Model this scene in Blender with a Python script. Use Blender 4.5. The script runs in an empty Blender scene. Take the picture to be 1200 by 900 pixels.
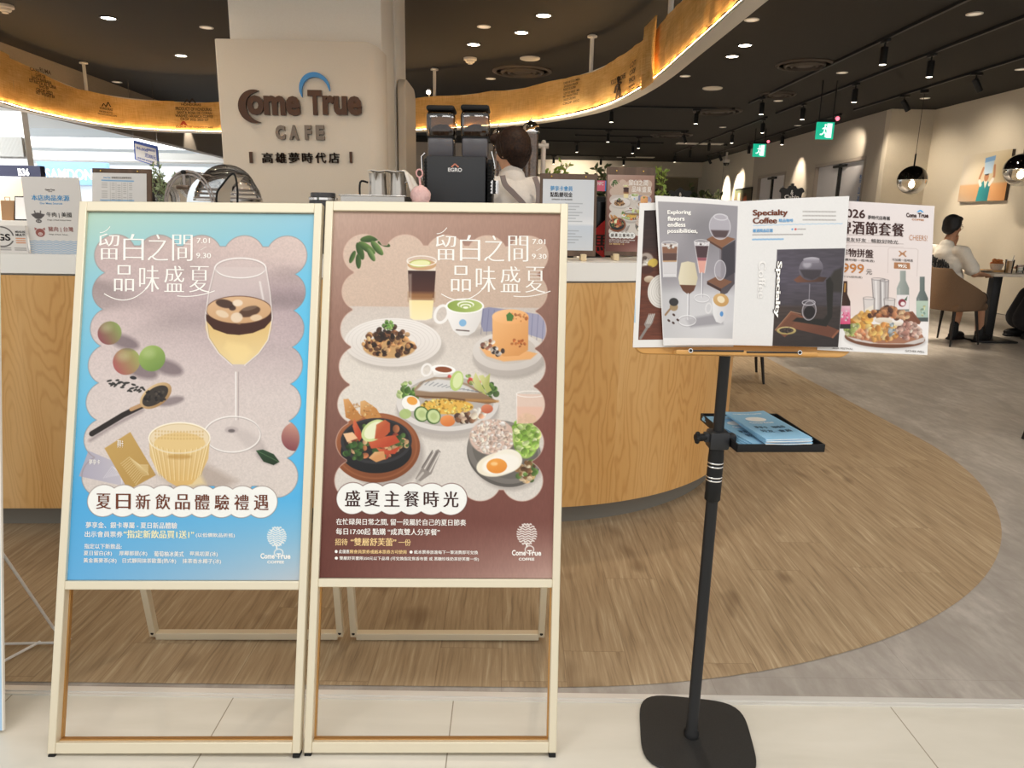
import bpy, bmesh, math, random
import numpy as np
from mathutils import Matrix, Vector, noise as mnoise

scene = bpy.context.scene
COL = scene.collection
PI = math.pi
R = math.radians

# ------------------------------------------------------------------ camera
EYE = Vector((0, 0, 1.30))
FPX = 832.0
_p, _y, _r = R(13.2), R(0.45), R(1.1)
_F = Vector((math.sin(_y) * math.cos(_p), math.cos(_y) * math.cos(_p), -math.sin(_p)))
_R0 = Vector((math.cos(_y), -math.sin(_y), 0))
_U0 = _R0.cross(_F)
_R = math.cos(_r) * _R0 + math.sin(_r) * _U0
_U = -math.sin(_r) * _R0 + math.cos(_r) * _U0
cam_data = bpy.data.cameras.new('camera')
cam_data.sensor_width = 36.0
cam_data.lens = 36.0 * FPX / 1200.0
cam_data.clip_start = 0.05
cam_data.clip_end = 200
cam = bpy.data.objects.new('camera', cam_data)
COL.objects.link(cam)
cam.matrix_world = Matrix(((_R.x, _U.x, -_F.x, EYE.x), (_R.y, _U.y, -_F.y, EYE.y), (_R.z, _U.z, -_F.z, EYE.z), (0, 0, 0, 1)))
scene.camera = cam

# ------------------------------------------------------------------ world, exposure, big lamps
scene.view_settings.view_transform = 'Standard'
scene.view_settings.look = 'None'
scene.view_settings.exposure = 0.15
scene.view_settings.gamma = 1.0
scene.view_settings.use_curve_mapping = False
world = bpy.data.worlds.new('mall_daylight')
scene.world = world
world.use_nodes = True
world.node_tree.nodes['Background'].inputs[0].default_value = (1.0, 0.985, 0.955, 1)
world.node_tree.nodes['Background'].inputs[1].default_value = 0.95
scene.cycles.use_denoising = True
scene.cycles.max_bounces = 8
scene.cycles.transparent_max_bounces = 16
scene.cycles.sample_clamp_indirect = 6.0


def area(name, loc, size, energy, color=(1, .975, .93), rot=(0, 0, 0)):
    l = bpy.data.lights.new(name, 'AREA')
    l.shape = 'RECTANGLE'
    l.size, l.size_y = size
    l.energy = energy
    l.color = color
    o = bpy.data.objects.new(name, l)
    o.location = loc
    o.rotation_euler = rot
    COL.objects.link(o)
    return o


def spot(name, loc, target, energy, angle=60, blend=.6, color=(1, .86, .68), radius=.04):
    l = bpy.data.lights.new(name, 'SPOT')
    l.energy = energy
    l.spot_size = R(angle)
    l.spot_blend = blend
    l.color = color
    l.shadow_soft_size = radius
    o = bpy.data.objects.new(name, l)
    o.location = loc
    o.rotation_euler = (Vector(target) - Vector(loc)).to_track_quat('-Z', 'Y').to_euler()
    COL.objects.link(o)
    return o


MALL_PANEL_W, DOWN_W, TRACK_W, MALL_W = 16, 260, 400, 420
for _x in (-1.6, 0.2, 2.0):
    area('corridor_ceiling_light', (_x, 0.35, 3.25), (1.1, 0.5), MALL_PANEL_W)
for _x, _yy, _k in ((-11.5, 14.5, .6), (-9.5, 19, .6), (-15, 17, .6), (-9.5, 8.2, 1.), (-12.5, 8.6, 1.)):  # unseen area lamps added to brighten the mall and its shop block
    area('mall_fill_light', (_x, _yy, 3.9), (3, 2), MALL_W * _k, (.95, .98, 1), (R(25) if _yy < 10 else 0, 0, 0))


# ------------------------------------------------------------------ points from the photograph at a known depth
def ray(px, py):
    return _F + _R * ((px - 600) / FPX) - _U * ((py - 450) / FPX)


def at(px, py, axis, val):
    d = ray(px, py)
    k = 'xyz'.index(axis)
    return EYE + d * ((val - EYE[k]) / d[k])


def onplane(px, py, O, n):
    d = ray(px, py)
    return EYE + d * ((O - EYE).dot(n) / d.dot(n))


# ------------------------------------------------------------------ materials
def srgb(c):
    if isinstance(c, str):
        c = tuple(int(c[i:i + 2], 16) for i in (0, 2, 4))
    c = [x / 255 for x in c]
    return tuple(x / 12.92 if x <= .04045 else ((x + .055) / 1.055) ** 2.4 for x in c)


MATS = {}


def mat(name, col, rough=.5, metal=0., spec=.5, trans=0., emis=None, estr=0., alpha=1., ior=1.45, coat=0., sheen=0.):
    if name in MATS:
        return MATS[name]
    m = bpy.data.materials.new(name)
    m.use_nodes = True
    b = m.node_tree.nodes['Principled BSDF']
    b.inputs['Base Color'].default_value = (*srgb(col), 1)
    b.inputs['Roughness'].default_value = rough
    b.inputs['Metallic'].default_value = metal
    b.inputs['Specular IOR Level'].default_value = spec
    b.inputs['Transmission Weight'].default_value = trans
    b.inputs['IOR'].default_value = ior
    b.inputs['Coat Weight'].default_value = coat
    b.inputs['Sheen Weight'].default_value = sheen
    if emis is not None:
        b.inputs['Emission Color'].default_value = (*srgb(emis), 1)
        b.inputs['Emission Strength'].default_value = estr
    b.inputs['Alpha'].default_value = alpha
    MATS[name] = m
    return m


class NT:
    def __init__(s, name, rough=.5, spec=.4):
        s.m = bpy.data.materials.new(name)
        s.m.use_nodes = True
        s.t = s.m.node_tree
        s.b = s.t.nodes['Principled BSDF']
        s.b.inputs['Roughness'].default_value = rough
        s.b.inputs['Specular IOR Level'].default_value = spec
        MATS[name] = s.m

    def n(s, typ, **kw):
        nd = s.t.nodes.new(typ)
        for k, v in kw.items():
            setattr(nd, k, v)
        return nd

    def l(s, a, b):
        s.t.links.new(a, b)

    def val(s, sock, v):
        if hasattr(v, 'is_output'):
            s.l(v, sock)
        else:
            sock.default_value = v

    def math(s, op, a, b=0., c=0.):
        nd = s.n('ShaderNodeMath', operation=op)
        for i, v in enumerate((a, b, c)):
            s.val(nd.inputs[i], v)
        return nd.outputs[0]

    def coord(s, kind='Object'):
        return s.n('ShaderNodeTexCoord').outputs[kind]

    def mapping(s, vec, scale=(1, 1, 1), loc=(0, 0, 0), rot=(0, 0, 0)):
        nd = s.n('ShaderNodeMapping')
        s.l(vec, nd.inputs[0])
        nd.inputs['Scale'].default_value = scale
        nd.inputs['Location'].default_value = loc
        nd.inputs['Rotation'].default_value = rot
        return nd.outputs[0]

    def sep(s, vec):
        nd = s.n('ShaderNodeSeparateXYZ')
        s.l(vec, nd.inputs[0])
        return nd.outputs

    def comb(s, x, y, z):
        nd = s.n('ShaderNodeCombineXYZ')
        for i, v in enumerate((x, y, z)):
            s.val(nd.inputs[i], v)
        return nd.outputs[0]

    def noise(s, vec, scale=5., detail=3., rough=.5, dist=0.):
        nd = s.n('ShaderNodeTexNoise')
        s.l(vec, nd.inputs['Vector'])
        nd.inputs['Scale'].default_value = scale
        nd.inputs['Detail'].default_value = detail
        nd.inputs['Roughness'].default_value = rough
        nd.inputs['Distortion'].default_value = dist
        return nd.outputs[0]

    def white(s, vec):
        nd = s.n('ShaderNodeTexWhiteNoise', noise_dimensions='3D')
        s.l(vec, nd.inputs['Vector'])
        return nd.outputs[0]

    def ramp(s, fac, stops, interp='LINEAR'):
        nd = s.n('ShaderNodeValToRGB')
        cr = nd.color_ramp
        cr.interpolation = interp
        while len(cr.elements) < len(stops):
            cr.elements.new(.5)
        for e, (p, c) in zip(cr.elements, stops):
            e.position = p
            e.color = (*srgb(c), 1) if not isinstance(c, float) else (c, c, c, 1)
        s.val(nd.inputs[0], fac)
        return nd.outputs[0]

    def mix(s, fac, a, b, blend='MIX'):
        nd = s.n('ShaderNodeMix', data_type='RGBA', blend_type=blend)
        s.val(nd.inputs[0], fac)
        for i, v in ((6, a), (7, b)):
            if hasattr(v, 'is_output'):
                s.l(v, nd.inputs[i])
            else:
                nd.inputs[i].default_value = (*srgb(v), 1)
        return nd.outputs[2]

    def bump(s, h, strength=.2, dist=.01):
        nd = s.n('ShaderNodeBump')
        nd.inputs['Strength'].default_value = strength
        nd.inputs['Distance'].default_value = dist
        s.l(h, nd.inputs['Height'])
        s.l(nd.outputs[0], s.b.inputs['Normal'])

    def color(s, c):
        s.l(c, s.b.inputs['Base Color'])


def m_plankfloor():
    t = NT('wood_plank_vinyl', .42, .35)
    x, y, z = t.sep(t.coord())
    w, ln = .19, 1.22
    col = t.math('FLOOR', t.math('DIVIDE', x, w))
    off = t.math('MULTIPLY', t.white(t.comb(col, 3.3, 0.)), ln)
    yy = t.math('DIVIDE', t.math('ADD', y, off), ln)
    row = t.math('FLOOR', yy)
    rnd = t.white(t.comb(col, row, 7.))
    rnd2 = t.white(t.comb(col, row, 2.))
    u = t.math('ADD', x, t.math('MULTIPLY', rnd, 5.))
    v = t.math('ADD', y, t.math('MULTIPLY', rnd2, 9.))
    warp = t.noise(t.comb(t.math('MULTIPLY', u, 4.), t.math('MULTIPLY', v, 1.6), rnd), 2.2, 2)
    g = t.noise(t.comb(t.math('MULTIPLY', t.math('ADD', u, t.math('MULTIPLY', warp, .028)), 85.), t.math('MULTIPLY', v, 3.4), rnd), 1.0, 4, .62)
    fine = t.noise(t.comb(t.math('MULTIPLY', u, 240.), t.math('MULTIPLY', v, 9.), rnd), 1.0, 2, .6)
    base = t.ramp(g, [(.30, '89755c'), (.45, 'a99274'), (.58, 'b8a283'), (.72, 'cdbd9f')])
    c = t.mix(t.math('MULTIPLY', fine, .45), base, '866f53')
    knot = t.noise(t.comb(t.math('MULTIPLY', u, 7.), t.math('MULTIPLY', v, 3.2), rnd), 1.0, 1.5, .5)
    c = t.mix(t.ramp(knot, [(.66, 0.), (.76, .7)]), c, '675039')
    c = t.mix(t.math('MULTIPLY', rnd, .18), c, '92795a')
    fx = t.math('FRACT', t.math('DIVIDE', x, w))
    e = t.math('LESS_THAN', t.math('MINIMUM', fx, t.math('SUBTRACT', 1., fx)), .008)
    fy = t.math('FRACT', yy)
    e2 = t.math('LESS_THAN', fy, .0022)
    c = t.mix(t.math('MULTIPLY', t.math('MAXIMUM', e, e2), .45), c, '6c5439')
    t.color(c)
    t.bump(fine, .05, .002)
    return t.m


def m_stonefloor():
    t = NT('grey_stone_vinyl', .4, .4)
    v = t.coord()
    a = t.noise(t.mapping(v, (3.2, 1.6, 1), rot=(0, 0, .5)), 1.3, 7, .62, .6)
    b = t.noise(t.mapping(v, (26, 9, 1), rot=(0, 0, .55)), 1.0, 4, .6)
    c = t.ramp(a, [(.28, '8f8881'), (.5, 'a69f97'), (.72, 'bfb8b0')])
    c = t.mix(t.ramp(b, [(.35, .55), (.62, 0.)]), c, '8f867e')
    x, y, z = t.sep(v)
    fx = t.math('FRACT', t.math('DIVIDE', x, .61))
    fy = t.math('FRACT', t.math('DIVIDE', y, .61))
    e = t.math('MAXIMUM', t.math('LESS_THAN', fx, .003), t.math('LESS_THAN', fy, .003))
    c = t.mix(t.math('MULTIPLY', e, .35), c, '6f675f')
    t.color(c)
    return t.m


def m_tile():
    t = NT('cream_porcelain_tile', .22, .45)
    x, y, z = t.sep(t.coord())
    fx = t.math('FRACT', t.math('ADD', t.math('DIVIDE', t.math('ADD', x, .133), .605), 10.))
    fy = t.math('FRACT', t.math('ADD', t.math('DIVIDE', t.math('SUBTRACT', y, 1.05), 1.2), 10.))
    e = t.math('MAXIMUM', t.math('LESS_THAN', fx, .0052), t.math('LESS_THAN', fy, .0026))
    a = t.noise(t.mapping(t.coord(), (1.1, 5.5, 1), rot=(0, 0, .12)), 1.2, 5, .55, .4)
    c = t.ramp(a, [(.3, 'c8c2b4'), (.55, 'd3cdc0'), (.8, 'dcd7cc')])
    c = t.mix(e, c, '8e8472')
    t.color(c)
    t.l(t.math('ADD', t.math('MULTIPLY', e, .5), .25), t.b.inputs['Roughness'])
    return t.m


def m_oak(name='counter_oak', c0='b98445', c1='d6a564', c2='dfb274', c3='e7c088', rot=False, sc=1.0):
    """oak veneer; UV: u along the surface (metres), v up"""
    t = NT(name, .38, .35)
    uv = t.coord('UV')
    u, v, _ = t.sep(uv)
    if rot:
        u, v = v, u
    w = .34
    col = t.math('FLOOR', t.math('DIVIDE', u, w))
    rnd = t.white(t.comb(col, 1.7, 0.))
    uu = t.math('ADD', u, t.math('MULTIPLY', rnd, 7.))
    big = t.noise(t.comb(t.math('MULTIPLY', uu, 5.5 * sc), t.math('MULTIPLY', v, .75 * sc), rnd), 1.0, 2, .5)
    wob = t.noise(t.comb(t.math('MULTIPLY', uu, 24. * sc), t.math('MULTIPLY', v, 9. * sc), rnd), 1.0, 1, .5)
    ph = t.math('ADD', t.math('MULTIPLY', big, 150.), t.math('MULTIPLY', wob, 9.0))
    ring = t.math('ADD', t.math('MULTIPLY', t.math('SINE', ph), .5), .5)
    fine = t.noise(t.comb(t.math('MULTIPLY', uu, 260.), t.math('MULTIPLY', v, 6.), 0.), 1.0, 2, .5)
    mask = t.noise(t.comb(t.math('MULTIPLY', uu, 5.), t.math('MULTIPLY', v, 1.1), 4.), 1.0, 1, .5)
    c = t.ramp(mask, [(.3, c1), (.6, c2), (.8, c3)])
    dk = t.math('MULTIPLY', t.math('POWER', ring, 3.), t.ramp(mask, [(.35, .62), (.65, .25)]))
    c = t.mix(dk, c, c0)
    c = t.mix(t.math('MULTIPLY', fine, .25), c, c0)
    c = t.mix(t.math('MULTIPLY', rnd, .16), c, c0)
    fx = t.math('FRACT', t.math('DIVIDE', u, w * 3))
    t.color(c)
    t.bump(ring, .04, .002)
    return t.m


def m_woodsimple(name, c0, c1, rough=.45, axis='x', scale=1.):
    t = NT(name, rough, .35)
    v = t.coord()
    s = {'x': (2, 30, 30), 'y': (30, 2, 30), 'z': (30, 30, 2)}[axis]
    a = t.noise(t.mapping(v, tuple(q * scale for q in s)), 1.0, 4, .6, .5)
    t.color(t.ramp(a, [(.3, c0), (.7, c1)]))
    return t.m


def m_burlap():
    t = NT('burlap_jute', .95, .1)
    u, v, _ = t.sep(t.coord('UV'))
    wx = t.math('SINE', t.math('MULTIPLY', u, 2 * PI / .011))
    wy = t.math('SINE', t.math('MULTIPLY', v, 2 * PI / .011))
    weave = t.math('ADD', t.math('MULTIPLY', t.math('MULTIPLY', wx, wy), .25), .5)
    n1 = t.noise(t.comb(t.math('MULTIPLY', u, 120.), t.math('MULTIPLY', v, 5.), 0.), 1., 3, .6)
    n2 = t.noise(t.comb(t.math('MULTIPLY', u, 5.), t.math('MULTIPLY', v, 120.), 2.), 1., 3, .6)
    n3 = t.noise(t.comb(t.math('MULTIPLY', u, 2.), t.math('MULTIPLY', v, 6.), 2.), 1., 3, .6)
    f = t.math('ADD', t.math('ADD', t.math('MULTIPLY', n1, .35), t.math('MULTIPLY', n2, .35)), t.math('MULTIPLY', n3, .3))
    c = t.ramp(f, [(.36, 'c2944f'), (.5, 'deb06c'), (.64, 'efcc90')])
    t.color(c)
    t.bump(weave, .3, .004)
    return t.m


def m_noisy(name, c0, c1, scale=40, rough=.6, bump=0., metal=0., spec=.4):
    t = NT(name, rough, spec)
    a = t.noise(t.coord(), scale, 4, .6)
    t.color(t.ramp(a, [(.3, c0), (.7, c1)]))
    t.b.inputs['Metallic'].default_value = metal
    if bump:
        t.bump(a, bump, .003)
    return t.m


def m_print():
    t = NT('printed_ink', .42, .3)
    a = t.n('ShaderNodeAttribute', attribute_name='ink')
    t.color(a.outputs['Color'])
    return t.m


def m_glassy(name, col='ffffff', rough=.02, mixf=.12, ior=1.45):
    """thin clear sheet or vessel wall: mostly see-through, with a sharp sheen"""
    m = bpy.data.materials.new(name)
    m.use_nodes = True
    t = m.node_tree
    t.nodes.clear()
    o = t.nodes.new('ShaderNodeOutputMaterial')
    mx = t.nodes.new('ShaderNodeMixShader')
    tr = t.nodes.new('ShaderNodeBsdfTransparent')
    gl = t.nodes.new('ShaderNodeBsdfGlossy')
    fr = t.nodes.new('ShaderNodeFresnel')
    ad = t.nodes.new('ShaderNodeMath')
    ad.operation = 'ADD'
    ad.inputs[1].default_value = mixf
    tr.inputs[0].default_value = (*srgb(col), 1)
    gl.inputs['Roughness'].default_value = rough
    fr.inputs[0].default_value = ior
    t.links.new(fr.outputs[0], ad.inputs[0])
    t.links.new(ad.outputs[0], mx.inputs[0])
    t.links.new(tr.outputs[0], mx.inputs[1])
    t.links.new(gl.outputs[0], mx.inputs[2])
    t.links.new(mx.outputs[0], o.inputs[0])
    MATS[name] = m
    return m


FLOOR_WOOD = m_plankfloor()
FLOOR_STONE = m_stonefloor()
FLOOR_TILE = m_tile()
OAK = m_oak()
BURLAP = m_burlap()
INK = m_print()
GLASS = m_glassy('clear_glass', 'ffffff', .02, .05)
SMOKED = m_glassy('smoked_plastic', 'b9b2ae', .05, .07, 1.25)
GOLD = mat('champagne_gold_metal', 'e2d8c0', .38, .35, .5)
GOLD_IN = mat('gold_metal_edge', 'c0935a', .35, .7, .5)
BLACK = mat('matt_black_metal', '1c1c1d', .45, 0., .4)
BLACKP = mat('black_plastic', '131314', .5, 0., .35)
RUBBER = mat('black_rubber', '0c0c0c', .7)
WHITE = mat('white_paint', 'ece8e0', .55)
PAPER = mat('white_paper', 'efebe6', .6, 0, .25)
CHROME = mat('polished_chrome', 'e8e6e4', .08, 1.)
STEEL = mat('brushed_steel', 'c9c6c2', .24, 1.)
CEIL = m_noisy('dark_brown_ceiling_paint', '181614', '1c1a18', 60, .8)
WALLP = m_noisy('warm_plaster', 'cfc5b3', 'd5ccba', 90, .8, .03)
WALLG = m_noisy('taupe_grey_plaster', 'a89f93', 'aea598', 90, .8)
PANEL = m_noisy('cream_lacquered_panel', 'd8cebe', 'dcd2c3', 160, .6, .02)
COLUMN = m_noisy('off_white_column_paint', 'efe9dd', 'f3ede2', 140, .7, .02)
SKIN = mat('skin', 'd9a98a', .55, 0, .35)
SKIND = mat('tanned_skin', 'b98a6c', .55, 0, .35)
# ------------------------------------------------------------------ mesh building
def new_bm():
    return bmesh.new()


class MB:
    def __init__(s):
        s.v, s.f, s.m, s.sm, s.uv = [], [], [], [], {}
        s.mats = []
        s.T = Matrix.Identity(4)

    def mi(s, m):
        if m not in s.mats:
            s.mats.append(m)
        return s.mats.index(m)

    def add(s, vs, fs, m, smooth=True, T=None, uvs=None):
        b = len(s.v)
        M = s.T @ T if T is not None else s.T
        s.v += [M @ Vector(p) for p in vs]
        k = s.mi(m)
        for i, f in enumerate(fs):
            if uvs is not None:
                s.uv[len(s.f)] = [uvs[q] for q in f]
            s.f.append(tuple(b + q for q in f))
            s.m.append(k)
            s.sm.append(smooth)
        return s

    def box(s, c, d, m, T=None, bev=0.):
        x, y, z = (q / 2 for q in d)
        if bev:
            return s.rbox(c, d, bev, m, T)
        vs = [(c[0] + a * x, c[1] + b * y, c[2] + e * z) for a in (-1, 1) for b in (-1, 1) for e in (-1, 1)]
        fs = [(0, 1, 3, 2), (4, 6, 7, 5), (0, 4, 5, 1), (2, 3, 7, 6), (0, 2, 6, 4), (1, 5, 7, 3)]
        return s.add(vs, fs, m, False, T)

    def rbox(s, c, d, r, m, T=None, seg=2):
        bm = bmesh.new()
        bmesh.ops.create_cube(bm, size=1, matrix=Matrix.Translation(c) @ Matrix.Diagonal((*d, 1)))
        bmesh.ops.bevel(bm, geom=bm.edges[:], offset=min(r, min(d) * .49), segments=seg, affect='EDGES', profile=.5)
        bm.verts.index_update()
        s.add([v.co.copy() for v in bm.verts], [[v.index for v in f.verts] for f in bm.faces], m, True, T)
        bm.free()
        return s

    def bar(s, a, b, w, h, m, up=(0, 0, 1), bev=0.):
        """box beam from a to b, w across, h along up"""
        a, b = Vector(a), Vector(b)
        d = (b - a)
        L = d.length
        d.normalize()
        x = d.cross(Vector(up)).normalized()
        z = x.cross(d)
        T = Matrix(((x.x, d.x, z.x, 0), (x.y, d.y, z.y, 0), (x.z, d.z, z.z, 0), (0, 0, 0, 1)))
        T.translation = (a + b) / 2
        return s.box((0, 0, 0), (w, L, h), m, T, bev)

    def tube(s, pts, r, m, seg=10, closed=False, caps=True):
        pts = [Vector(p) for p in pts]
        n = len(pts)
        rs = r if hasattr(r, '__len__') else [r] * n
        vs, fs = [], []
        prev = None
        for i, p in enumerate(pts):
            if closed:
                t = pts[(i + 1) % n] - pts[i - 1]
            else:
                t = pts[min(i + 1, n - 1)] - pts[max(i - 1, 0)]
            t.normalize()
            if prev is None:
                a = t.orthogonal().normalized()
            else:
                a = (prev - t * prev.dot(t))
                a = a.normalized() if a.length > 1e-6 else t.orthogonal().normalized()
            prev = a
            b = t.cross(a)
            for k in range(seg):
                q = 2 * PI * k / seg
                vs.append(p + (a * math.cos(q) + b * math.sin(q)) * rs[i])
        lim = n if closed else n - 1
        for i in range(lim):
            j = (i + 1) % n
            for k in range(seg):
                l = (k + 1) % seg
                fs.append((i * seg + k, i * seg + l, j * seg + l, j * seg + k))
        if caps and not closed:
            fs.append(tuple(range(seg))[::-1])
            fs.append(tuple((n - 1) * seg + k for k in range(seg)))
        return s.add(vs, fs, m, True)

    def cyl(s, a, b, r, m, r2=None, seg=20):
        return s.tube([a, b], [r, r if r2 is None else r2], m, seg)

    def lathe(s, prof, m, c=(0, 0, 0), seg=28, T=None, caps=True):
        """profile [(radius, z)...] about the z axis"""
        vs, fs = [], []
        n = len(prof)
        for r, z in prof:
            for k in range(seg):
                q = 2 * PI * k / seg
                vs.append((c[0] + r * math.cos(q), c[1] + r * math.sin(q), c[2] + z))
        for i in range(n - 1):
            for k in range(seg):
                l = (k + 1) % seg
                fs.append((i * seg + k, i * seg + l, (i + 1) * seg + l, (i + 1) * seg + k))
        if caps and prof[0][0] > 1e-5:
            fs.append(tuple(range(seg))[::-1])
        if caps and prof[-1][0] > 1e-5:
            fs.append(tuple((n - 1) * seg + k for k in range(seg)))
        return s.add(vs, fs, m, True, T)

    def ell(s, c, r, m, seg=20, rings=12, T=None, fn=None):
        vs, fs = [], []
        for i in range(rings + 1):
            th = PI * i / rings
            for k in range(seg):
                q = 2 * PI * k / seg
                p = Vector((math.sin(th) * math.cos(q), math.sin(th) * math.sin(q), math.cos(th)))
                if fn:
                    p = fn(p)
                vs.append((c[0] + r[0] * p[0], c[1] + r[1] * p[1], c[2] + r[2] * p[2]))
        for i in range(rings):
            for k in range(seg):
                l = (k + 1) % seg
                fs.append((i * seg + k, (i + 1) * seg + k, (i + 1) * seg + l, i * seg + l))
        return s.add(vs, fs, m, True, T)

    def prism(s, poly, h, m, T=None, smooth=False):
        """polygon [(x,y)...] counter-clockwise in local xy, from z=0 to z=h"""
        n = len(poly)
        vs = [(x, y, 0) for x, y in poly] + [(x, y, h) for x, y in poly]
        fs = [tuple(range(n))[::-1], tuple(range(n, 2 * n))]
        fs += [(i, (i + 1) % n, n + (i + 1) % n, n + i) for i in range(n)]
        return s.add(vs, fs, m, smooth, T)

    def wall(s, path, z0, z1, m, closed=False, smooth=True):
        """vertical ribbon along a plan path, with UV in metres"""
        vs, uvs, fs = [], [], []
        u = 0.
        P = list(path) + ([path[0]] if closed else [])
        for i, p in enumerate(P):
            if i:
                u += (Vector(p[:2]) - Vector(P[i - 1][:2])).length
            vs += [(p[0], p[1], z0), (p[0], p[1], z1)]
            uvs += [(u, z0), (u, z1)]
        for i in range(len(P) - 1):
            fs.append((2 * i, 2 * i + 2, 2 * i + 3, 2 * i + 1))
        return s.add(vs, fs, m, smooth, None, uvs)

    def strip(s, A, B, z, m, flip=False):
        """flat ribbon between two plan paths"""
        n = len(A)
        vs = [(*p[:2], z) for p in A] + [(*p[:2], z) for p in B]
        fs = [((i, i + 1, n + i + 1, n + i) if not flip else (i, n + i, n + i + 1, i + 1)) for i in range(n - 1)]
        return s.add(vs, fs, m, False)

    def quad(s, p, m, uvs=None):
        return s.add(p, [tuple(range(len(p)))], m, False, None, uvs)

    def text(s, body, fn, m, off=0., serif=0., ext=0., box=None, res=3):
        """glyphs of body; fn maps (u, v) in the text's own bounding box 0..1 (v up) to a point"""
        vs, fs, w, h = glyphs(body, off, serif, res)
        o_ = Vector(fn(0., 0., 0.))
        nn = (Vector(fn(.02, 0., 0.)) - o_).cross(Vector(fn(0., .02, 0.)) - o_).normalized()
        s.add([Vector(fn(x, y, 0.)) + nn * z for x, y, z in vs], fs, m, False)
        return s

    def build(s, name, parent=None, auto=40, bev=0., local=False, loc=None):
        me = bpy.data.meshes.new(name)
        me.from_pydata([tuple(v) for v in s.v], [], s.f)
        for m in s.mats:
            me.materials.append(m)
        me.polygons.foreach_set('material_index', s.m)
        me.polygons.foreach_set('use_smooth', s.sm)
        if s.uv:
            ul = me.uv_layers.new(name='UVMap')
            for fi, cs in s.uv.items():
                for li, c in zip(me.polygons[fi].loop_indices, cs):
                    ul.data[li].uv = c
        me.update()
        if auto:
            me.set_sharp_from_angle(angle=R(auto))
        o = bpy.data.objects.new(name, me)
        COL.objects.link(o)
        if loc is not None:
            o.location = loc
        if parent is not None:
            o.parent = parent
            if not local:
                o.matrix_parent_inverse = wm(parent).inverted()
        if bev:
            b = o.modifiers.new('soft_edges', 'BEVEL')
            b.width = bev
            b.segments = 2
            b.limit_method = 'ANGLE'
            b.angle_limit = R(40)
        return o


_GL = {}


def glyphs(body, off=0., serif=0., res=3):
    """2D outline mesh of a line of text, scaled into its own bounding box (0..1, 0..1)"""
    if off > 0 and any(ord(ch) > 0x2e00 for ch in body):
        off, serif = 0., max(serif, off)                # outlines of dense characters break when swollen: embolden by doubling
    key = (body, off, serif, res)
    if key in _GL:
        return _GL[key]
    c = bpy.data.curves.new('lettering', 'FONT')
    c.body = body
    c.size = 1
    c.offset = off
    c.resolution_u = res
    o = bpy.data.objects.new('lettering', c)
    me = bpy.data.meshes.new_from_object(o)
    vs = np.array([v.co[:2] for v in me.vertices])
    fs = [tuple(p.vertices) for p in me.polygons]
    zz = np.zeros(len(vs))
    if serif:
        n = len(vs)
        zz = np.repeat([0., 1.5e-4, 3e-4], n)
        v2 = [vs]
        f2 = list(fs)
        for k, dx in enumerate((-serif, serif)):
            v2.append(vs + np.array([dx, 0]))
            f2 += [tuple(q + n * (k + 1) for q in f) for f in fs]
        vs, fs = np.concatenate(v2), f2
    bpy.data.objects.remove(o)
    bpy.data.meshes.remove(me)
    bpy.data.curves.remove(c)
    lo, hi = vs.min(0), vs.max(0)
    w, h = hi - lo
    vs = np.column_stack([(vs - lo) / np.maximum(hi - lo, 1e-6), zz])
    _GL[key] = (vs.tolist(), fs, w, h)
    return _GL[key]


def wm(o):
    M = o.matrix_basis.copy()
    if o.parent is not None:
        M = wm(o.parent) @ o.matrix_parent_inverse @ M
    return M


def tag(o, label=None, cat=None, group=None, kind=None):
    if label:
        o['label'] = label
    if cat:
        o['category'] = cat
    if group:
        o['group'] = group
    if kind:
        o['kind'] = kind
    return o


def thing(name, label, cat, loc=(0, 0, 0), rz=0., group=None):
    o = bpy.data.objects.new(name, None)
    o.empty_display_size = .1
    o.location = loc
    o.rotation_euler = (0, 0, rz)
    COL.objects.link(o)
    return tag(o, label, cat, group)


def struct(o):
    o['kind'] = 'structure'
    return o


def copy_tree(o, label=None, loc=None, rz=None, parent=None, group=None):
    c = o.copy()
    COL.objects.link(c)
    if parent is not None:
        c.parent = parent
    if loc is not None:
        c.location = loc
    if rz is not None:
        c.rotation_euler = (0, 0, rz)
    if label:
        c['label'] = label
    if group:
        c['group'] = group
    for ch in [q for q in o.children]:
        copy_tree(ch, parent=c)
    return c


def arc(cx, cy, r, a0, a1, n=24):
    return [(cx + r * math.cos(R(a0 + (a1 - a0) * i / n)), cy + r * math.sin(R(a0 + (a1 - a0) * i / n))) for i in range(n + 1)]


def lerp(a, b, t):
    return a + (b - a) * t


def frame(O, ex, ey, ez):
    ex, ey, ez, O = Vector(ex), Vector(ey), Vector(ez), Vector(O)
    return Matrix(((ex.x, ey.x, ez.x, O.x), (ex.y, ey.y, ez.y, O.y), (ex.z, ey.z, ez.z, O.z), (0, 0, 0, 1)))


# ------------------------------------------------------------------ printed pictures (ink colours on a fine grid)
def homography(src, dst):
    A, b = [], []
    for (x, y), (u, v) in zip(src, dst):
        A += [[x, y, 1, 0, 0, 0, -u * x, -u * y], [0, 0, 0, x, y, 1, -v * x, -v * y]]
        b += [u, v]
    h = np.linalg.solve(np.array(A, float), np.array(b, float))
    return np.append(h, 1).reshape(3, 3)


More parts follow.
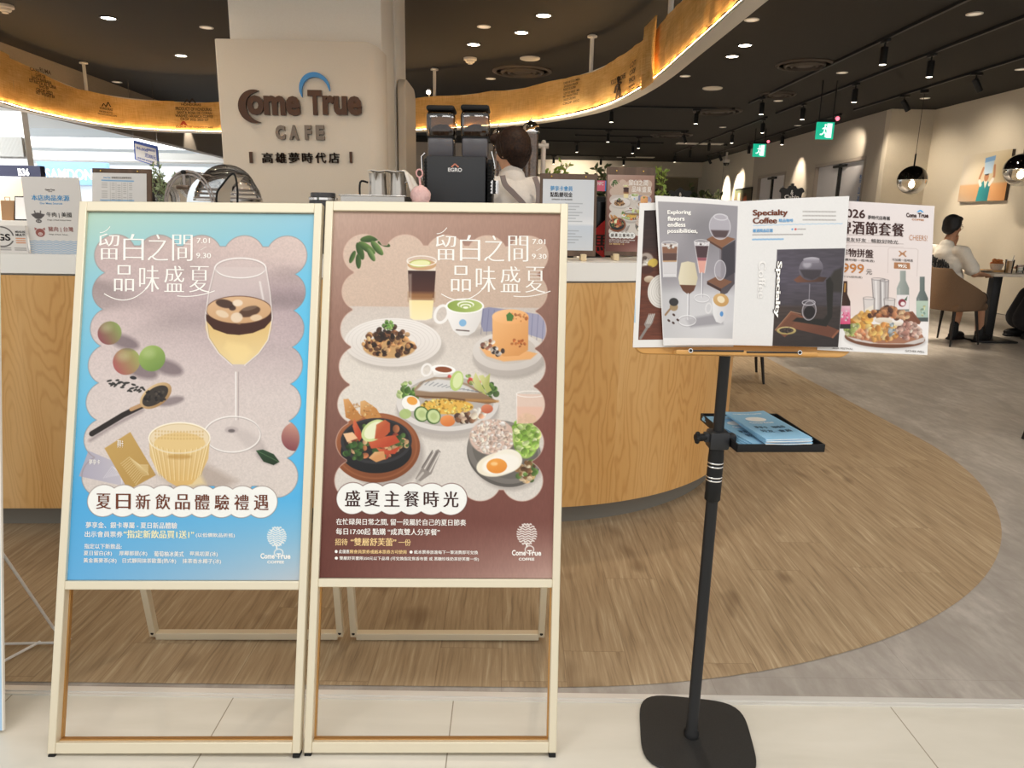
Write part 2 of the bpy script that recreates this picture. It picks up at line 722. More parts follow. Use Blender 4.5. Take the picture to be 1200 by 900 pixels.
class Art:
    """A printed sheet W x H units; shapes are given in the coordinates of quad (its four corners TL TR BR BL)."""

    def __init__(s, W, H, quad=None, ss=1.5, seed=1):
        s.W, s.H, s.ss = W, H, ss
        s.nx, s.ny = int(W * ss) + 1, int(H * ss) + 1
        s.Hm = homography(quad, [(0, 0), (W, 0), (W, H), (0, H)]) if quad else None
        x = np.linspace(0, W, s.nx)
        y = np.linspace(0, H, s.ny)
        s.X, s.Y = np.meshgrid(x, y)
        s.img = np.ones((s.ny, s.nx, 3)) * .9
        s.clip = None
        s.k = 1.
        s.rng = np.random.default_rng(seed)
        s.surf = None

    def p(s, x, y):
        if s.Hm is None:
            return x, y
        q = s.Hm @ np.array([x, y, 1.])
        return q[0] / q[2], q[1] / q[2]

    def win(s, x0, x1, y0, y1):
        i0, i1 = max(0, int(y0 * s.ss) - 2), min(s.ny, int(y1 * s.ss) + 3)
        j0, j1 = max(0, int(x0 * s.ss) - 2), min(s.nx, int(x1 * s.ss) + 3)
        return slice(i0, max(i0, i1)), slice(j0, max(j0, j1))

    @staticmethod
    def c(col):
        if isinstance(col, str):
            col = tuple(int(col[i:i + 2], 16) for i in (0, 2, 4))
        return np.array(col, float) / 255

    def blend(s, w, a, col):
        if s.clip is not None:
            a = a * s.clip[w]
        s.img[w] = s.img[w] * (1 - a[..., None]) + col * a[..., None]

    def noise(s, sx, sy=None):
        sy = sy or sx
        gx, gy = int(s.W / sx) + 3, int(s.H / sy) + 3
        g = s.rng.random((gy, gx))
        fx, fy = s.X / sx, s.Y / sy
        ix, iy = fx.astype(int), fy.astype(int)
        tx, ty = fx - ix, fy - iy
        tx, ty = tx * tx * (3 - 2 * tx), ty * ty * (3 - 2 * ty)
        return (g[iy, ix] * (1 - tx) + g[iy, ix + 1] * tx) * (1 - ty) + (g[iy + 1, ix] * (1 - tx) + g[iy + 1, ix + 1] * tx) * ty

    def grad(s, rows):
        """rows: [(v, left colour, right colour)...]"""
        v = s.Y / s.H
        u = (s.X / s.W)[..., None]
        vs = [r[0] for r in rows]
        L = np.stack([np.interp(v, vs, [s.c(r[1])[k] for r in rows]) for k in range(3)], -1)
        Rr = np.stack([np.interp(v, vs, [s.c(r[2])[k] for r in rows]) for k in range(3)], -1)
        return L * (1 - u) + Rr * u

    def fill(s, rgb, mask=None):
        if mask is None:
            s.img[:] = rgb
        else:
            s.img = s.img * (1 - mask[..., None]) + rgb * mask[..., None]

    def ell(s, cx, cy, rx, ry, col, ang=0., a=1., soft=.8, col2=None, d=(0, 1), ring=None, raw=False):
        if not raw:
            cx, cy = s.p(cx, cy)
            rx, ry = rx * s.k, ry * s.k
        rm = max(rx, ry) + soft + 1 + (ring or 0)
        w = s.win(cx - rm, cx + rm, cy - rm, cy + rm)
        X, Y = s.X[w] - cx, s.Y[w] - cy
        ca, sa = math.cos(R(ang)), math.sin(R(ang))
        U, V = X * ca + Y * sa, -X * sa + Y * ca
        k = np.sqrt((U / rx) ** 2 + (V / ry) ** 2)
        gl = np.sqrt((U / rx ** 2) ** 2 + (V / ry ** 2) ** 2) + 1e-9
        sd = k * (k - 1) / gl
        sd = np.where(k < 1e-3, -min(rx, ry), sd)
        if ring:
            sd = np.abs(sd) - ring / 2
        al = np.clip(.5 - sd / soft, 0, 1) * a
        cc = s.c(col)
        if col2 is not None:
            t = np.clip((U / rx * d[0] + V / ry * d[1]) * .5 + .5, 0, 1)[..., None]
            cc = cc * (1 - t) + s.c(col2) * t
        s.blend(w, al, cc)

    def poly(s, pts, col, a=1., soft=.8, col2=None, d=(0, 1), raw=False, grow=0.):
        P = np.array(pts if raw else [s.p(*q) for q in pts])
        x0, y0 = P.min(0)
        x1, y1 = P.max(0)
        g = soft + grow + 1
        w = s.win(x0 - g, x1 + g, y0 - g, y1 + g)
        X, Y = s.X[w], s.Y[w]
        ins = np.zeros(X.shape, bool)
        dist = np.full(X.shape, 1e9)
        n = len(P)
        for i in range(n):
            ax, ay = P[i]
            bx, by = P[(i + 1) % n]
            ex, ey = bx - ax, by - ay
            t = np.clip(((X - ax) * ex + (Y - ay) * ey) / (ex * ex + ey * ey + 1e-12), 0, 1)
            dist = np.minimum(dist, np.hypot(X - ax - t * ex, Y - ay - t * ey))
            cr = ((ay > Y) != (by > Y)) & (X < (bx - ax) * (Y - ay) / ((by - ay) if abs(by - ay) > 1e-12 else 1e-12) + ax)
            ins ^= cr
        sd = np.where(ins, -dist, dist) - grow
        al = np.clip(.5 - sd / soft, 0, 1) * a
        cc = s.c(col)
        if col2 is not None:
            t = np.clip(((X - x0) / (x1 - x0 + 1e-6) * d[0] + (Y - y0) / (y1 - y0 + 1e-6) * d[1]), 0, 1)[..., None]
            cc = cc * (1 - t) + s.c(col2) * t
        s.blend(w, al, cc)

    def line(s, pts, wd, col, a=1., soft=.8, raw=False):
        wd = wd if raw else wd * s.k
        P = np.array(pts if raw else [s.p(*q) for q in pts])
        x0, y0 = P.min(0)
        x1, y1 = P.max(0)
        g = wd + soft + 1
        w = s.win(x0 - g, x1 + g, y0 - g, y1 + g)
        X, Y = s.X[w], s.Y[w]
        dist = np.full(X.shape, 1e9)
        for i in range(len(P) - 1):
            ax, ay = P[i]
            ex, ey = P[i + 1] - P[i]
            t = np.clip(((X - ax) * ex + (Y - ay) * ey) / (ex * ex + ey * ey + 1e-12), 0, 1)
            dist = np.minimum(dist, np.hypot(X - ax - t * ex, Y - ay - t * ey))
        s.blend(w, np.clip(.5 - (dist - wd / 2) / soft, 0, 1) * a, s.c(col))

    def bits(s, cx, cy, rx, ry, n, cols, r=(1, 3), a=.9, flat=.7):
        """scattered food pieces inside an ellipse, each with a lit top"""
        for _ in range(n):
            q, rr = s.rng.random() * 2 * PI, math.sqrt(s.rng.random())
            x, y = cx + rx * rr * math.cos(q), cy + ry * rr * math.sin(q)
            k = s.c(cols[s.rng.integers(len(cols))])
            k = k * (0.82 + .36 * s.rng.random())
            sz = r[0] + (r[1] - r[0]) * s.rng.random()
            c2 = tuple(np.clip(k * 255 * 1.15, 0, 255))
            c3 = tuple(np.clip(k * 255 * .72, 0, 255))
            s.ell(x, y, sz, sz * (flat + .3 * s.rng.random()), c2, s.rng.random() * 180, a, .9, c3)

    def mesh(s, name, surf, parent, k=.93, step=1):
        """surf(u, v): unit square (v down) to a point"""
        u = np.linspace(0, 1, s.nx)
        v = np.linspace(0, 1, s.ny)
        U, V = np.meshgrid(u, v)
        P = surf(U, V)
        co = np.stack(P, -1).reshape(-1, 3).astype(np.float32)
        i = np.arange((s.nx - 1) * (s.ny - 1))
        r, c = i // (s.nx - 1), i % (s.nx - 1)
        a = r * s.nx + c
        q = np.stack([a, a + s.nx, a + s.nx + 1, a + 1], -1).astype(np.int32)
        me = bpy.data.meshes.new(name)
        me.vertices.add(len(co))
        me.vertices.foreach_set('co', co.ravel())
        me.loops.add(q.size)
        me.loops.foreach_set('vertex_index', q.ravel())
        me.polygons.add(len(q))
        me.polygons.foreach_set('loop_start', np.arange(0, q.size, 4, dtype=np.int32))
        me.update(calc_edges=True)
        col = np.clip(s.img, 0, 1)
        lin = np.where(col <= .04045, col / 12.92, ((col + .055) / 1.055) ** 2.4) * k
        rgba = np.ones((s.ny * s.nx, 4), np.float32)
        rgba[:, :3] = lin.reshape(-1, 3)
        at_ = me.color_attributes.new('ink', 'FLOAT_COLOR', 'POINT')
        at_.data.foreach_set('color', rgba.ravel())
        me.materials.append(INK)
        me.polygons.foreach_set('use_smooth', [True] * len(me.polygons))
        o = bpy.data.objects.new(name, me)
        COL.objects.link(o)
        if parent is not None:
            o.parent = parent
            o.matrix_parent_inverse = wm(parent).inverted()
        s.surf = surf
        return o

    def text(s, mb, body, x0, x1, y0, y1, m, off=0., serif=0., lift=.0006, nrm=(0, -1, 0), quad=None, res=3):
        """fit the line of text into the box x0..x1, y0 (top)..y1 (bottom) of the sheet's coordinates"""
        vs, fs, w, h = glyphs(body, off, serif, res)
        nv = Vector(nrm) * lift
        out = []
        for x, y, zl in vs:
            if quad:
                (ax, ay), (bx, by), (cx, cy), (dx, dy) = quad
                tx, ty = lerp(ax, bx, x), lerp(ay, by, x)
                ux, uy = lerp(dx, cx, x), lerp(dy, cy, x)
                q = s.p(lerp(ux, tx, y), lerp(uy, ty, y))
            else:
                q = s.p(lerp(x0, x1, x), lerp(y1, y0, y))
            P = s.surf(np.array(q[0] / s.W), np.array(q[1] / s.H))
            out.append(Vector((float(P[0]), float(P[1]), float(P[2]))) + nv * (1 + zl / lift))
        mb.add(out, fs, m, False)


def flat_surf(TL, TR, BL):
    TL, ex, ey = np.array(TL), np.array(TR) - np.array(TL), np.array(BL) - np.array(TL)
    return lambda u, v: tuple(TL[k] + u * ex[k] + v * ey[k] for k in range(3))
# ------------------------------------------------------------------ the setting
def catmull(P, n=8, closed=False):
    P = [Vector(p) for p in P]
    out = []
    N = len(P)
    for i in range(N if closed else N - 1):
        g = (lambda k: P[k % N]) if closed else (lambda k: P[max(0, min(N - 1, k))])
        a, b, c, d = g(i - 1), g(i), g(i + 1), g(i + 2)
        for k in range(n):
            t = k / n
            out.append(.5 * ((2 * b) + (c - a) * t + (2 * a - 5 * b + 4 * c - d) * t * t + (3 * b - a - 3 * c + d) * t ** 3))
    if not closed:
        out.append(P[-1])
    return out


def to_px(P):
    v = Vector(P) - EYE
    d = v.dot(_F)
    return 600 + FPX * v.dot(_R) / d, 450 - FPX * v.dot(_U) / d


mb = MB()
mb.quad([(-9, -4, 0), (9, -4, 0), (9, 1.715, 0), (-9, 1.715, 0)], FLOOR_TILE)
struct(mb.build('floor_tile'))
mb = MB()
mb.quad([(-16, 1.715, -.001), (9, 1.715, -.001), (9, 27.5, -.001), (-16, 27.5, -.001)], FLOOR_STONE)
struct(mb.build('floor_stone'))
wf = [(-5.5, 1.742), (0.12, 1.768)] + arc(.12, 4.245, 2.475, -88, 0, 40) + [(2.57, 6.2), (2.53, 9.), (2.4, 10.5), (.6, 12.2), (-5.5, 12.2)]
mb = MB()
mb.quad([(x, y, .0008) for x, y in wf], FLOOR_WOOD)
struct(mb.build('floor_wood'))
mb = MB()
ALU = mat('threshold_aluminium', 'e3e0da', .3, .35)
for y0, y1, z in ((1.706, 1.7165, .004), (1.7165, 1.7245, .0065), (1.7245, 1.735, .006), (1.735, 1.743, .003)):
    mb.box((0, (y0 + y1) / 2, z / 2), (14, y1 - y0 - .0006, z), ALU)
struct(mb.build('trim_threshold'))

ZC = 3.3
mb = MB()
mb.box((.6, 14.6, ZC + .05), (16.6, 25.8, .1), CEIL)
mb.build('ceiling')['kind'] = 'structure'
# right-hand dining walls
mb = MB()
mb.box((7.6, 9.5, 1.66), (.16, 7.9, 3.3), WALLP)
struct(mb.build('wall_right'))
mb = MB()
mb.box((7.18, 13.42, 1.66), (.88, .16, 3.3), WALLP)
struct(mb.build('wall_corner'))
DX = 6.74
mb = MB()
for y0, y1, z0, z1, m in ((13.5, 14.05, 0, 3.3, WALLG), (16.35, 18.05, 0, 3.3, WALLG), (20.05, 20.5, 0, 3.3, WALLG), (14.05, 16.35, 2.56, 3.3, WALLG), (18.05, 20.05, 2.52, 3.3, WALLG), (20.5, 26.4, 0, 3.3, WALLP)):
    mb.box((DX + .1, (y0 + y1) / 2, (z0 + z1) / 2 + .005), (.2, y1 - y0, z1 - z0), m)
struct(mb.build('wall_doors'))
DOORM = mat('pale_grey_door', 'c3c1c4', .5)
DOORF = mat('taupe_door_frame', '9a9086', .5)
BLUEL = mat('blue_film_letters', '3f6fb0', .5)
for k, (y0, y1, z1) in enumerate(((14.05, 16.35, 2.56), (18.05, 20.05, 2.52))):
    d = MB()
    ym = (y0 + y1) / 2
    d.box((DX + .09, ym - (y1 - y0) / 4, z1 / 2 - .02), (.05, (y1 - y0) / 2 - .09, z1 - .1), DOORM)
    d.box((DX + .09, ym + (y1 - y0) / 4, z1 / 2 - .02), (.05, (y1 - y0) / 2 - .09, z1 - .1), DOORM)
    o = struct(d.build('door_%d' % (k + 1)))
    f = MB()
    f.box((DX + .06, y0 + .03, z1 / 2), (.14, .06, z1), DOORF)
    f.box((DX + .06, y1 - .03, z1 / 2), (.14, .06, z1), DOORF)
    f.box((DX + .06, ym, z1 - .03), (.14, y1 - y0 - .12, .06), DOORF)
    f.box((DX + .05, ym, z1 / 2 - .03), (.06, .07, z1 - .08), BLACK)
    f.build('door_frame', o)
    c = MB()
    c.box((DX + .03, ym, z1 - .11), (.05, .55, .05), BLACK)
    c.build('door_closer', o)
    l = MB()
    for q in range(5):
        yq = y0 + .16
        zq = z1 - .48 - q * .2
        l.text('禁止進入店'[q], lambda u, v, w: (DX + .062, yq + .15 - u * .15, zq + v * .16), BLUEL, .02)
    l.build('door_lettering', o)
mb = MB()
mb.box((1.6, 26.5, 1.66), (11.2, .16, 3.3), m_noisy('olive_back_wall', '857c66', '8d846e', 30, .8))
struct(mb.build('wall_back'))
mb = MB()
mb.box((1.6, 26.2, 3.05), (11.2, .4, .5), WALLP)
struct(mb.build('trim_back'))

# left bulkhead between the cafe ceiling and the bright mall
BULK = m_noisy('taupe_bulkhead', '857b70', '8c8277', 40, .8)
a0, a1 = at(0, 121, 'z', 2.56), at(258, 183, 'z', 2.56)
dd = (a1 - a0).normalized()
b0, b1 = a0 - dd * 7.2, a1 + dd * 8
mb = MB()
mb.bar((b0.x - .1, b0.y, 2.93), (b1.x - .1, b1.y, 2.93), .2, .74, BULK)
struct(mb.build('wall_bulkhead'))
spot('bulkhead_spot', (-6.42, 15.4, 3.2), (-6.66, 15.5, 2.5), 60, 62, .4, (1, .9, .75))

# ------------------------------------------------------------------ bright mall beyond, on the left
MWHITE = mat('mall_white_ceiling', 'f0f0ee', .6)
MWALL = mat('mall_pale_blue_wall', 'e3ebf1', .5)
MGREY = mat('mall_grey_fascia', 'b9b9b5', .6)
COVE = mat('mall_light_cove', 'ffffff', .5, emis='ffffff', estr=1.6)
NAVY = mat('navy_sign_face', '2b2d49', .5)
SHOPB = mat('shop_beige_wall', 'd6bfa8', .6)
BLUELED = mat('pale_blue_glow', '86b2e2', .5, emis='9cc4f0', estr=.3)
LETW = mat('white_lit_letters', 'ffffff', .5, emis='ffffff', estr=1.2)
mb = MB()
mb.box((-14.6, 16, 4.15), (16, 24, .1), MWHITE)
struct(mb.build('ceiling_mall'))
mb = MB()
mb.box((-14.6, 27, 1.5), (16, .2, 5.4), MWALL)
struct(mb.build('wall_mall'))
# luminous cove and fascias across the mall
q0 = lambda x, y, Y: at(x, y, 'y', Y)
mb = MB()
A, B = q0(-60, 159, 19), q0(300, 177, 19)
mb.box(((A.x + B.x) / 2, 19, (A.z + B.z) / 2), (B.x - A.x, .3, A.z - B.z), COVE)
struct(mb.build('trim_light_cove'))
mb = MB()
C1, C2 = q0(-60, 177, 18.8), q0(300, 186, 18.8)
mb.box(((C1.x + C2.x) / 2, 18.9, (C1.z + C2.z) / 2 - .02), (C2.x - C1.x, .6, .16), MGREY)
C3 = q0(-60, 184, 17.2)
mb.box(((C1.x + C2.x) / 2, 17.2, C3.z), (C2.x - C1.x, .5, .05), MWHITE)
struct(mb.build('trim_fascia'))
mb = MB()
A, B = q0(-60, 187, 18.4), q0(300, 245, 18.4)
mb.box(((A.x + B.x) / 2, 18.6, (A.z + B.z) / 2 - .4), (B.x - A.x, .1, A.z - B.z + .7), MWALL)
struct(mb.build('wall_shopfront'))
t = thing('shop_sign', 'white capital letters of a shop name glowing against pale blue, far left beyond the counter', 'sign', q0(80, 210, 18.2))
mb = MB()
A, B = q0(40, 190, 18.3), q0(124, 216, 18.3)
mb.box(((A.x + B.x) / 2, 18.47, (A.z + B.z) / 2), (B.x - A.x, .15, A.z - B.z + .05), BLUELED)
mb.build('glowing_backboard', t)
mb = MB()
A, B = q0(48, 199, 18.2), q0(114, 209, 18.2)
mb.text('SAMDONG', lambda u, v, w: (lerp(A.x, B.x, u), 18.36, lerp(B.z - .04, A.z + .04, v)), LETW, .012)
mb.build('lettering', t)
# white shop block with navy sign
A, B = q0(-90, 128, 11.2), q0(33, 194, 11.2)
mb = MB()
mb.box(((A.x + B.x) / 2, 11.27, (A.z + B.z) / 2), (B.x - A.x, .14, A.z - B.z), MWHITE)
struct(mb.build('wall_shop'))
mb = MB()
for k in range(26):
    x = lerp(A.x + 1.0, B.x - .03, k / 25)
    mb.cyl((x, 11.17, B.z + .12), (x, 11.17, B.z + .4), .018, MGREY, seg=8)
struct(mb.build('trim_slats'))
t = thing('navy_shop_sign', 'navy blue shop fascia sign with white characters over the beige shop at far left', 'sign', q0(20, 210, 11.0))
A, B = q0(-60, 192, 11.0), q0(46, 207, 11.0)
mb = MB()
mb.box(((A.x + B.x) / 2, 11.1, (A.z + B.z) / 2), (B.x - A.x, .12, A.z - B.z), NAVY)
mb.build('sign_board', t)
mb = MB()
A2, B2 = q0(19, 197, 11.0), q0(33, 206, 11.0)
mb.text('B36', lambda u, v, w: (lerp(A2.x, B2.x, u), 11.03, lerp(B2.z, A2.z, v)), LETW, .03)
mb.build('lettering', t)
mb = MB()
A, B = q0(-60, 207, 12.2), q0(40, 262, 12.2)
mb.box(((A.x + B.x) / 2, 12.4, (A.z + B.z) / 2), (B.x - A.x, .1, A.z - B.z), SHOPB)
struct(mb.build('wall_beige'))
spot('shop_spot', (-8.6, 11.6, 2.3), (-8.6, 12.3, 1.6), 60, 110, .6, (1, .9, .8))
# shop counter with things on it
A, B = q0(-60, 257, 9.0), q0(40, 262, 9.0)
t = thing('shop_counter', 'white shop counter at far left behind the round certificate card', 'counter', (A.x, 9.2, 0))
mb = MB()
mb.box(((A.x + B.x) / 2, 9.3, A.z - .03), (B.x - A.x, .7, .06), WHITE)
mb.build('counter_top', t)
mb = MB()
mb.box(((A.x + B.x) / 2, 9.32, A.z / 2 - .03), (B.x - A.x - .06, .6, A.z - .07), MWHITE)
mb.build('counter_body', t)
ZS = A.z
p = q0(11, 250, 9.15)
t = thing('paper_carrier_bag', 'brown paper bag on the far left shop counter', 'bag', (p.x, 9.15, ZS))
mb = MB()
KRAFT = mat('kraft_paper', '9a7247', .7)
mb.add([(-.07, -.05, 0), (.07, -.05, 0), (.07, .05, 0), (-.07, .05, 0), (-.085, -.005, .24), (.085, -.005, .24), (.085, .005, .24), (-.085, .005, .24)], [(0, 1, 5, 4), (1, 2, 6, 5), (2, 3, 7, 6), (3, 0, 4, 7), (0, 3, 2, 1)], KRAFT, False)
mb.build('bag_body', t, local=True)
mb = MB()
mb.tube([(-.03, 0, .24), (-.03, 0, .28), (.03, 0, .28), (.03, 0, .24)], .004, KRAFT, 6)
mb.build('handle', t, local=True)
p = q0(26, 250, 9.1)
t = thing('tabletop_notice', 'white notice in a dark frame leaning on the far left shop counter', 'notice', (p.x, 9.1, ZS))
mb = MB()
T = Matrix.Rotation(R(-12), 4, 'X')
mb.box((0, 0, .15), (.2, .02, .3), BLACK, T)
mb.build('frame', t, local=True)
mb = MB()
mb.box((0, -.012, .15), (.175, .006, .27), PAPER, T)
mb.build('paper', t, local=True)

# hanging price sign in the mall
Q = [q0(156, 164, 12), q0(184, 171, 12), q0(186, 196, 12), q0(158, 187, 12)]
n = Vector((0, -1, 0))
BLUEB = mat('blue_print', '4a63b5', .5)
t = thing('hanging_price_sign', 'white price placard with blue border hanging above the potted olive sprigs', 'sign', Q[3])
mb = MB()
off = Vector((0, .03, 0))
mb.add([*Q, *[p + off for p in Q]], [(3, 2, 1, 0), (4, 5, 6, 7), (0, 1, 5, 4), (1, 2, 6, 5), (2, 3, 7, 6), (3, 0, 4, 7)], BLUEB, False)
mb.build('sign_board', t)
bil = lambda u, v: (Q[3] * (1 - u) + Q[2] * u) * (1 - v) + (Q[0] * (1 - u) + Q[1] * u) * v
mb = MB()
mb.quad([bil(u, v) + n * .003 for u, v in ((.06, .05), (.94, .05), (.94, .84), (.06, .84))], PAPER)
mb.build('paper', t)
mb = MB()
for s_, (u0, u1, v0, v1) in (('86,000', (.12, .6, .56, .72)), ('送200元', (.45, .92, .3, .52)), ('滿額好禮', (.55, .9, .66, .78)), ('單筆消費 即享優惠', (.12, .8, .1, .2))):
    mb.text(s_, lambda u, v, w: bil(lerp(u0, u1, u), lerp(v0, v1, v)) + n * .006, BLUEB, .02)
mb.build('lettering', t)
mb = MB()
for k in (0, 1):
    mb.cyl(Q[k] + off * .5, Q[k] + off * .5 + Vector((0, 0, 1.2)), .004, STEEL, seg=6)
mb.build('hanging_wire', t)
# ------------------------------------------------------------------ curved service counter
CX, CYC, CRAD = 0.05, 4.02, 1.195


def counter_path(off):
    """plan path of the counter front, moved inwards by off"""
    r = CRAD - off
    y0 = CYC - r
    left = [(x, y0 + (x - CX) * .042) for x in np.linspace(-3.6, CX - .12, 16)]
    return left + arc(CX, CYC, r, -90, 0, 36) + [(CX + r, y) for y in np.linspace(4.3, 9.6, 12)]


cnt = thing('service_counter', 'curved oak-clad cafe counter with white top band behind the poster stands', 'counter', (0.2, 2.9, 0))
P0, P1, PT, PI_ = counter_path(0), counter_path(.36), counter_path(.06), counter_path(.34)
mb = MB()
mb.wall(P0, .095, 1.05, OAK)
mb.strip(P0, PT, .095, OAK, True)
mb.wall(PI_[::-1], .0, 1.05, WHITE)
mb.build('oak_front', cnt, auto=0)
mb = MB()
CTOP = mat('white_solid_surface', 'f1eee8', .3, 0, .5)
Pq = counter_path(-.004)
mb.wall(Pq, 1.058, 1.13, CTOP)
mb.strip(Pq, P1, 1.13, CTOP)
mb.wall(P1[::-1], 1.058, 1.13, CTOP)
mb.strip(Pq, P1, 1.058, CTOP, True)
mb.wall(counter_path(.012), 1.045, 1.06, mat('shadow_gap_profile', 'b9b2a6', .5))
mb.build('counter_top', cnt)
mb = MB()
mb.wall(PT, 0.0, .1, mat('grey_toe_kick', '7d7a72', .45, .2))
mb.build('toe_kick', cnt)

# ------------------------------------------------------------------ column with the cafe's name
mb = MB()
mb.box((-1.21, 4.73, 1.65), (.89, .44, 3.3), COLUMN, bev=.01)
mb.box((-1.208, 5.215, 1.65), (.9, .47, 3.3), COLUMN, bev=.01)
struct(mb.build('pillar'))
mb = MB()
mb.box((-1.2, 4.957, 1.65), (.86, .03, 3.28), BLACK)
struct(mb.build('trim_pillar'))
t = thing('cafe_name_panel', 'cream rounded panel on the pillar with bronze cafe name lettering', 'sign', (-1.2, 4.4, .95))
mb = MB()
pl = [(-1.705, 4.504), (-1.705, 4.415), (-1.69, 4.40)] + [(-.84, 4.40)] + arc(-.84, 4.50, .10, -90, 0, 10)[1:] + [(-.74, 4.504)]
top = []
zt0 = 2.262
n = len(pl)
zt = [zt0 - (.0 if p[0] < -.85 else .05 * ((p[0] + .85) / .11) ** 2) for p in pl]
mb.add([(x, y, .95) for x, y in pl] + [(x, y, z) for (x, y), z in zip(pl, zt)], [tuple(range(n))[::-1], tuple(range(n, 2 * n))] + [(i, (i + 1) % n, n + (i + 1) % n, n + i) for i in range(n)], PANEL, True)
mb.build('panel_board', t, auto=50)
# second board with rounded top beside it
t2 = thing('rounded_board', 'narrow cream board with rounded top standing against the right side of the pillar', 'panel', (-.72, 5.2, 0))
mb = MB()
prof = [(4.97, .0), (5.5, .0)] + [(5.4 + .1 * math.cos(R(a)), 2.08 + .1 * math.sin(R(a))) for a in range(0, 91, 15)] + [(5.07 - .1 * math.sin(R(a)), 2.08 + .1 * math.cos(R(a))) for a in range(0, 91, 15)]
T = frame((-.752, 0, 0), (0, 1, 0), (0, 0, 1), (1, 0, 0))
mb.prism(prof, .055, PANEL, T)
mb.build('panel_board', t2, bev=.008)
BRONZE = mat('bronze_letters', '4a2f1c', .3, .35)
BRONZE2 = mat('steel_letters', '75675a', .3, .5)
LBLUE = mat('logo_blue', '3f8fd0', .4)
PY = 4.392


def pz(px, py):
    q = at(px, py, 'y', PY)
    return q.x, q.z


def letters(mb, s, px0, px1, py0, py1, m, off=0., d=.014):
    """raised letters: front face and rim"""
    x0, z0 = pz(px0, py1)
    x1, z1 = pz(px1, py0)
    vs, fs, w, h = glyphs(s, off, 0., 3)
    F_ = [(lerp(x0, x1, x), PY - d, lerp(z0, z1, y)) for x, y, _ in vs]
    Bk = [(x, PY + .006, z) for x, _, z in F_]
    mb.add(F_, fs, m, False)
    cnt_ = {}
    for f in fs:
        for i in range(len(f)):
            e = (f[i], f[(i + 1) % len(f)])
            cnt_[tuple(sorted(e))] = cnt_.get(tuple(sorted(e)), []) + [e]
    n_ = len(F_)
    side = [(e[0][1], e[0][0], n_ + e[0][0], n_ + e[0][1]) for e in cnt_.values() if len(e) == 1]
    mb.add(F_ + Bk, side, m, False)


def crescent(mb, c, r, a0, a1, w0, w1, m, y, d=.014, n=24, shift=(0, 0)):
    """raised crescent in the xz plane"""
    o_, i_ = [], []
    for k in range(n + 1):
        a = R(lerp(a0, a1, k / n))
        w = lerp(w0, w1, k / n) if shift is None else w0 * math.sin(PI * k / n) ** .7 + .0008
        o_.append((c[0] + r * math.cos(a), c[1] + r * math.sin(a)))
        i_.append((c[0] + (r - w) * math.cos(a), c[1] + (r - w) * math.sin(a)))
    poly = o_ + i_[::-1]
    N = len(poly)
    vs = [(x, y - d, z) for x, z in poly] + [(x, y + .006, z) for x, z in poly]
    fs = [(k, k + 1, N - 2 - k, N - 1 - k) for k in range(n)]
    fs += [(i, i + N, (i + 1) % N + N, (i + 1) % N) for i in range(N)]
    mb.add(vs, fs, m, False)


mb = MB()
cx, cz = pz(296, 125)
crescent(mb, (cx + .012, cz), .092, 70, 290, .044, 0, BRONZE, PY)
letters(mb, 'ome', 291, 352, 113, 135, BRONZE, .045)
letters(mb, 'T', 362, 377, 106, 135, BRONZE, .05)
letters(mb, 'rue', 379, 424, 113, 135, BRONZE, .045)
mb.build('name_lettering', t)
mb = MB()
cx, cz = pz(369, 104)
crescent(mb, (cx, cz), .088, -8, 215, .026, 0, LBLUE, PY)
mb.build('blue_arc', t)
mb = MB()
for s_, a, b in (('C', 324, 334), ('A', 340, 350), ('F', 358, 365), ('E', 371, 380)):
    letters(mb, s_, a, b, 147, 164, BRONZE2, .06)
mb.build('cafe_lettering', t)
mb = MB()
for k, s_ in enumerate('高雄夢時代店'):
    x = 307.5 + k * 15.6
    letters(mb, s_, x, x + 12, 179, 191, BRONZE, .012, .008)
mb.build('branch_lettering', t)
for x in (293, 410):
    mb = MB()
    letters(mb, 'l', x, x + 2.6, 178, 191, BRONZE, .03, .008)
    mb.build('lettering_bar', t)

# ------------------------------------------------------------------ hanging ring light wrapped in coffee sacks
RP = [(1.275, 3.5), (1.275, 4.5), (1.26, 5.5), (1.245, 6.4), (1.19, 7.15), (1.06, 7.95), (.79, 8.72), (.23, 9.58), (-.57, 10.22), (-1.39, 10.72), (-2.9, 11.22), (-4.5, 11.46), (-5.45, 11.3), (-5.88, 10.8), (-6.0, 10.1), (-6.0, 9.4), (-5.88, 8.6), (-5.75, 7.6), (-5.7, 5.6), (-5.6, 3.7), (-5.1, 2.95), (-4.3, 2.75), (-.2, 2.7), (.75, 2.8), (1.18, 3.08)]
ring = [Vector((p[0], p[1])) for p in catmull([(x, y, 0) for x, y in RP], 8, True)]
NR = len(ring)
rn = []
for i in range(NR):
    tdir = (ring[(i + 1) % NR] - ring[i - 1]).normalized()
    rn.append(Vector((-tdir.y, tdir.x)))            # points to the inside of the loop
rs = [0.]
for i in range(NR):
    rs.append(rs[-1] + (ring[(i + 1) % NR] - ring[i]).length)
RL = rs[-1]


def ring_at(s, off=0.):
    s = s % RL
    i = max(0, min(NR - 1, int(np.searchsorted(rs, s, 'right')) - 1))
    t_ = (s - rs[i]) / (rs[i + 1] - rs[i])
    p = ring[i].lerp(ring[(i + 1) % NR], t_)
    nn = rn[i].lerp(rn[(i + 1) % NR], t_).normalized()
    return p + nn * off


def ring_s(px, z=2.7, lo=0., hi=None):
    """arc length at which the ring shows at this column of the photograph"""
    best = None
    for k in range(2000):
        s = lo + ((hi or RL) - lo) * k / 2000
        p = ring_at(s)
        if p.y < 6:
            continue
        d = abs(to_px((p.x, p.y, z))[0] - px)
        if best is None or d < best[0]:
            best = (d, s)
    return best[1]


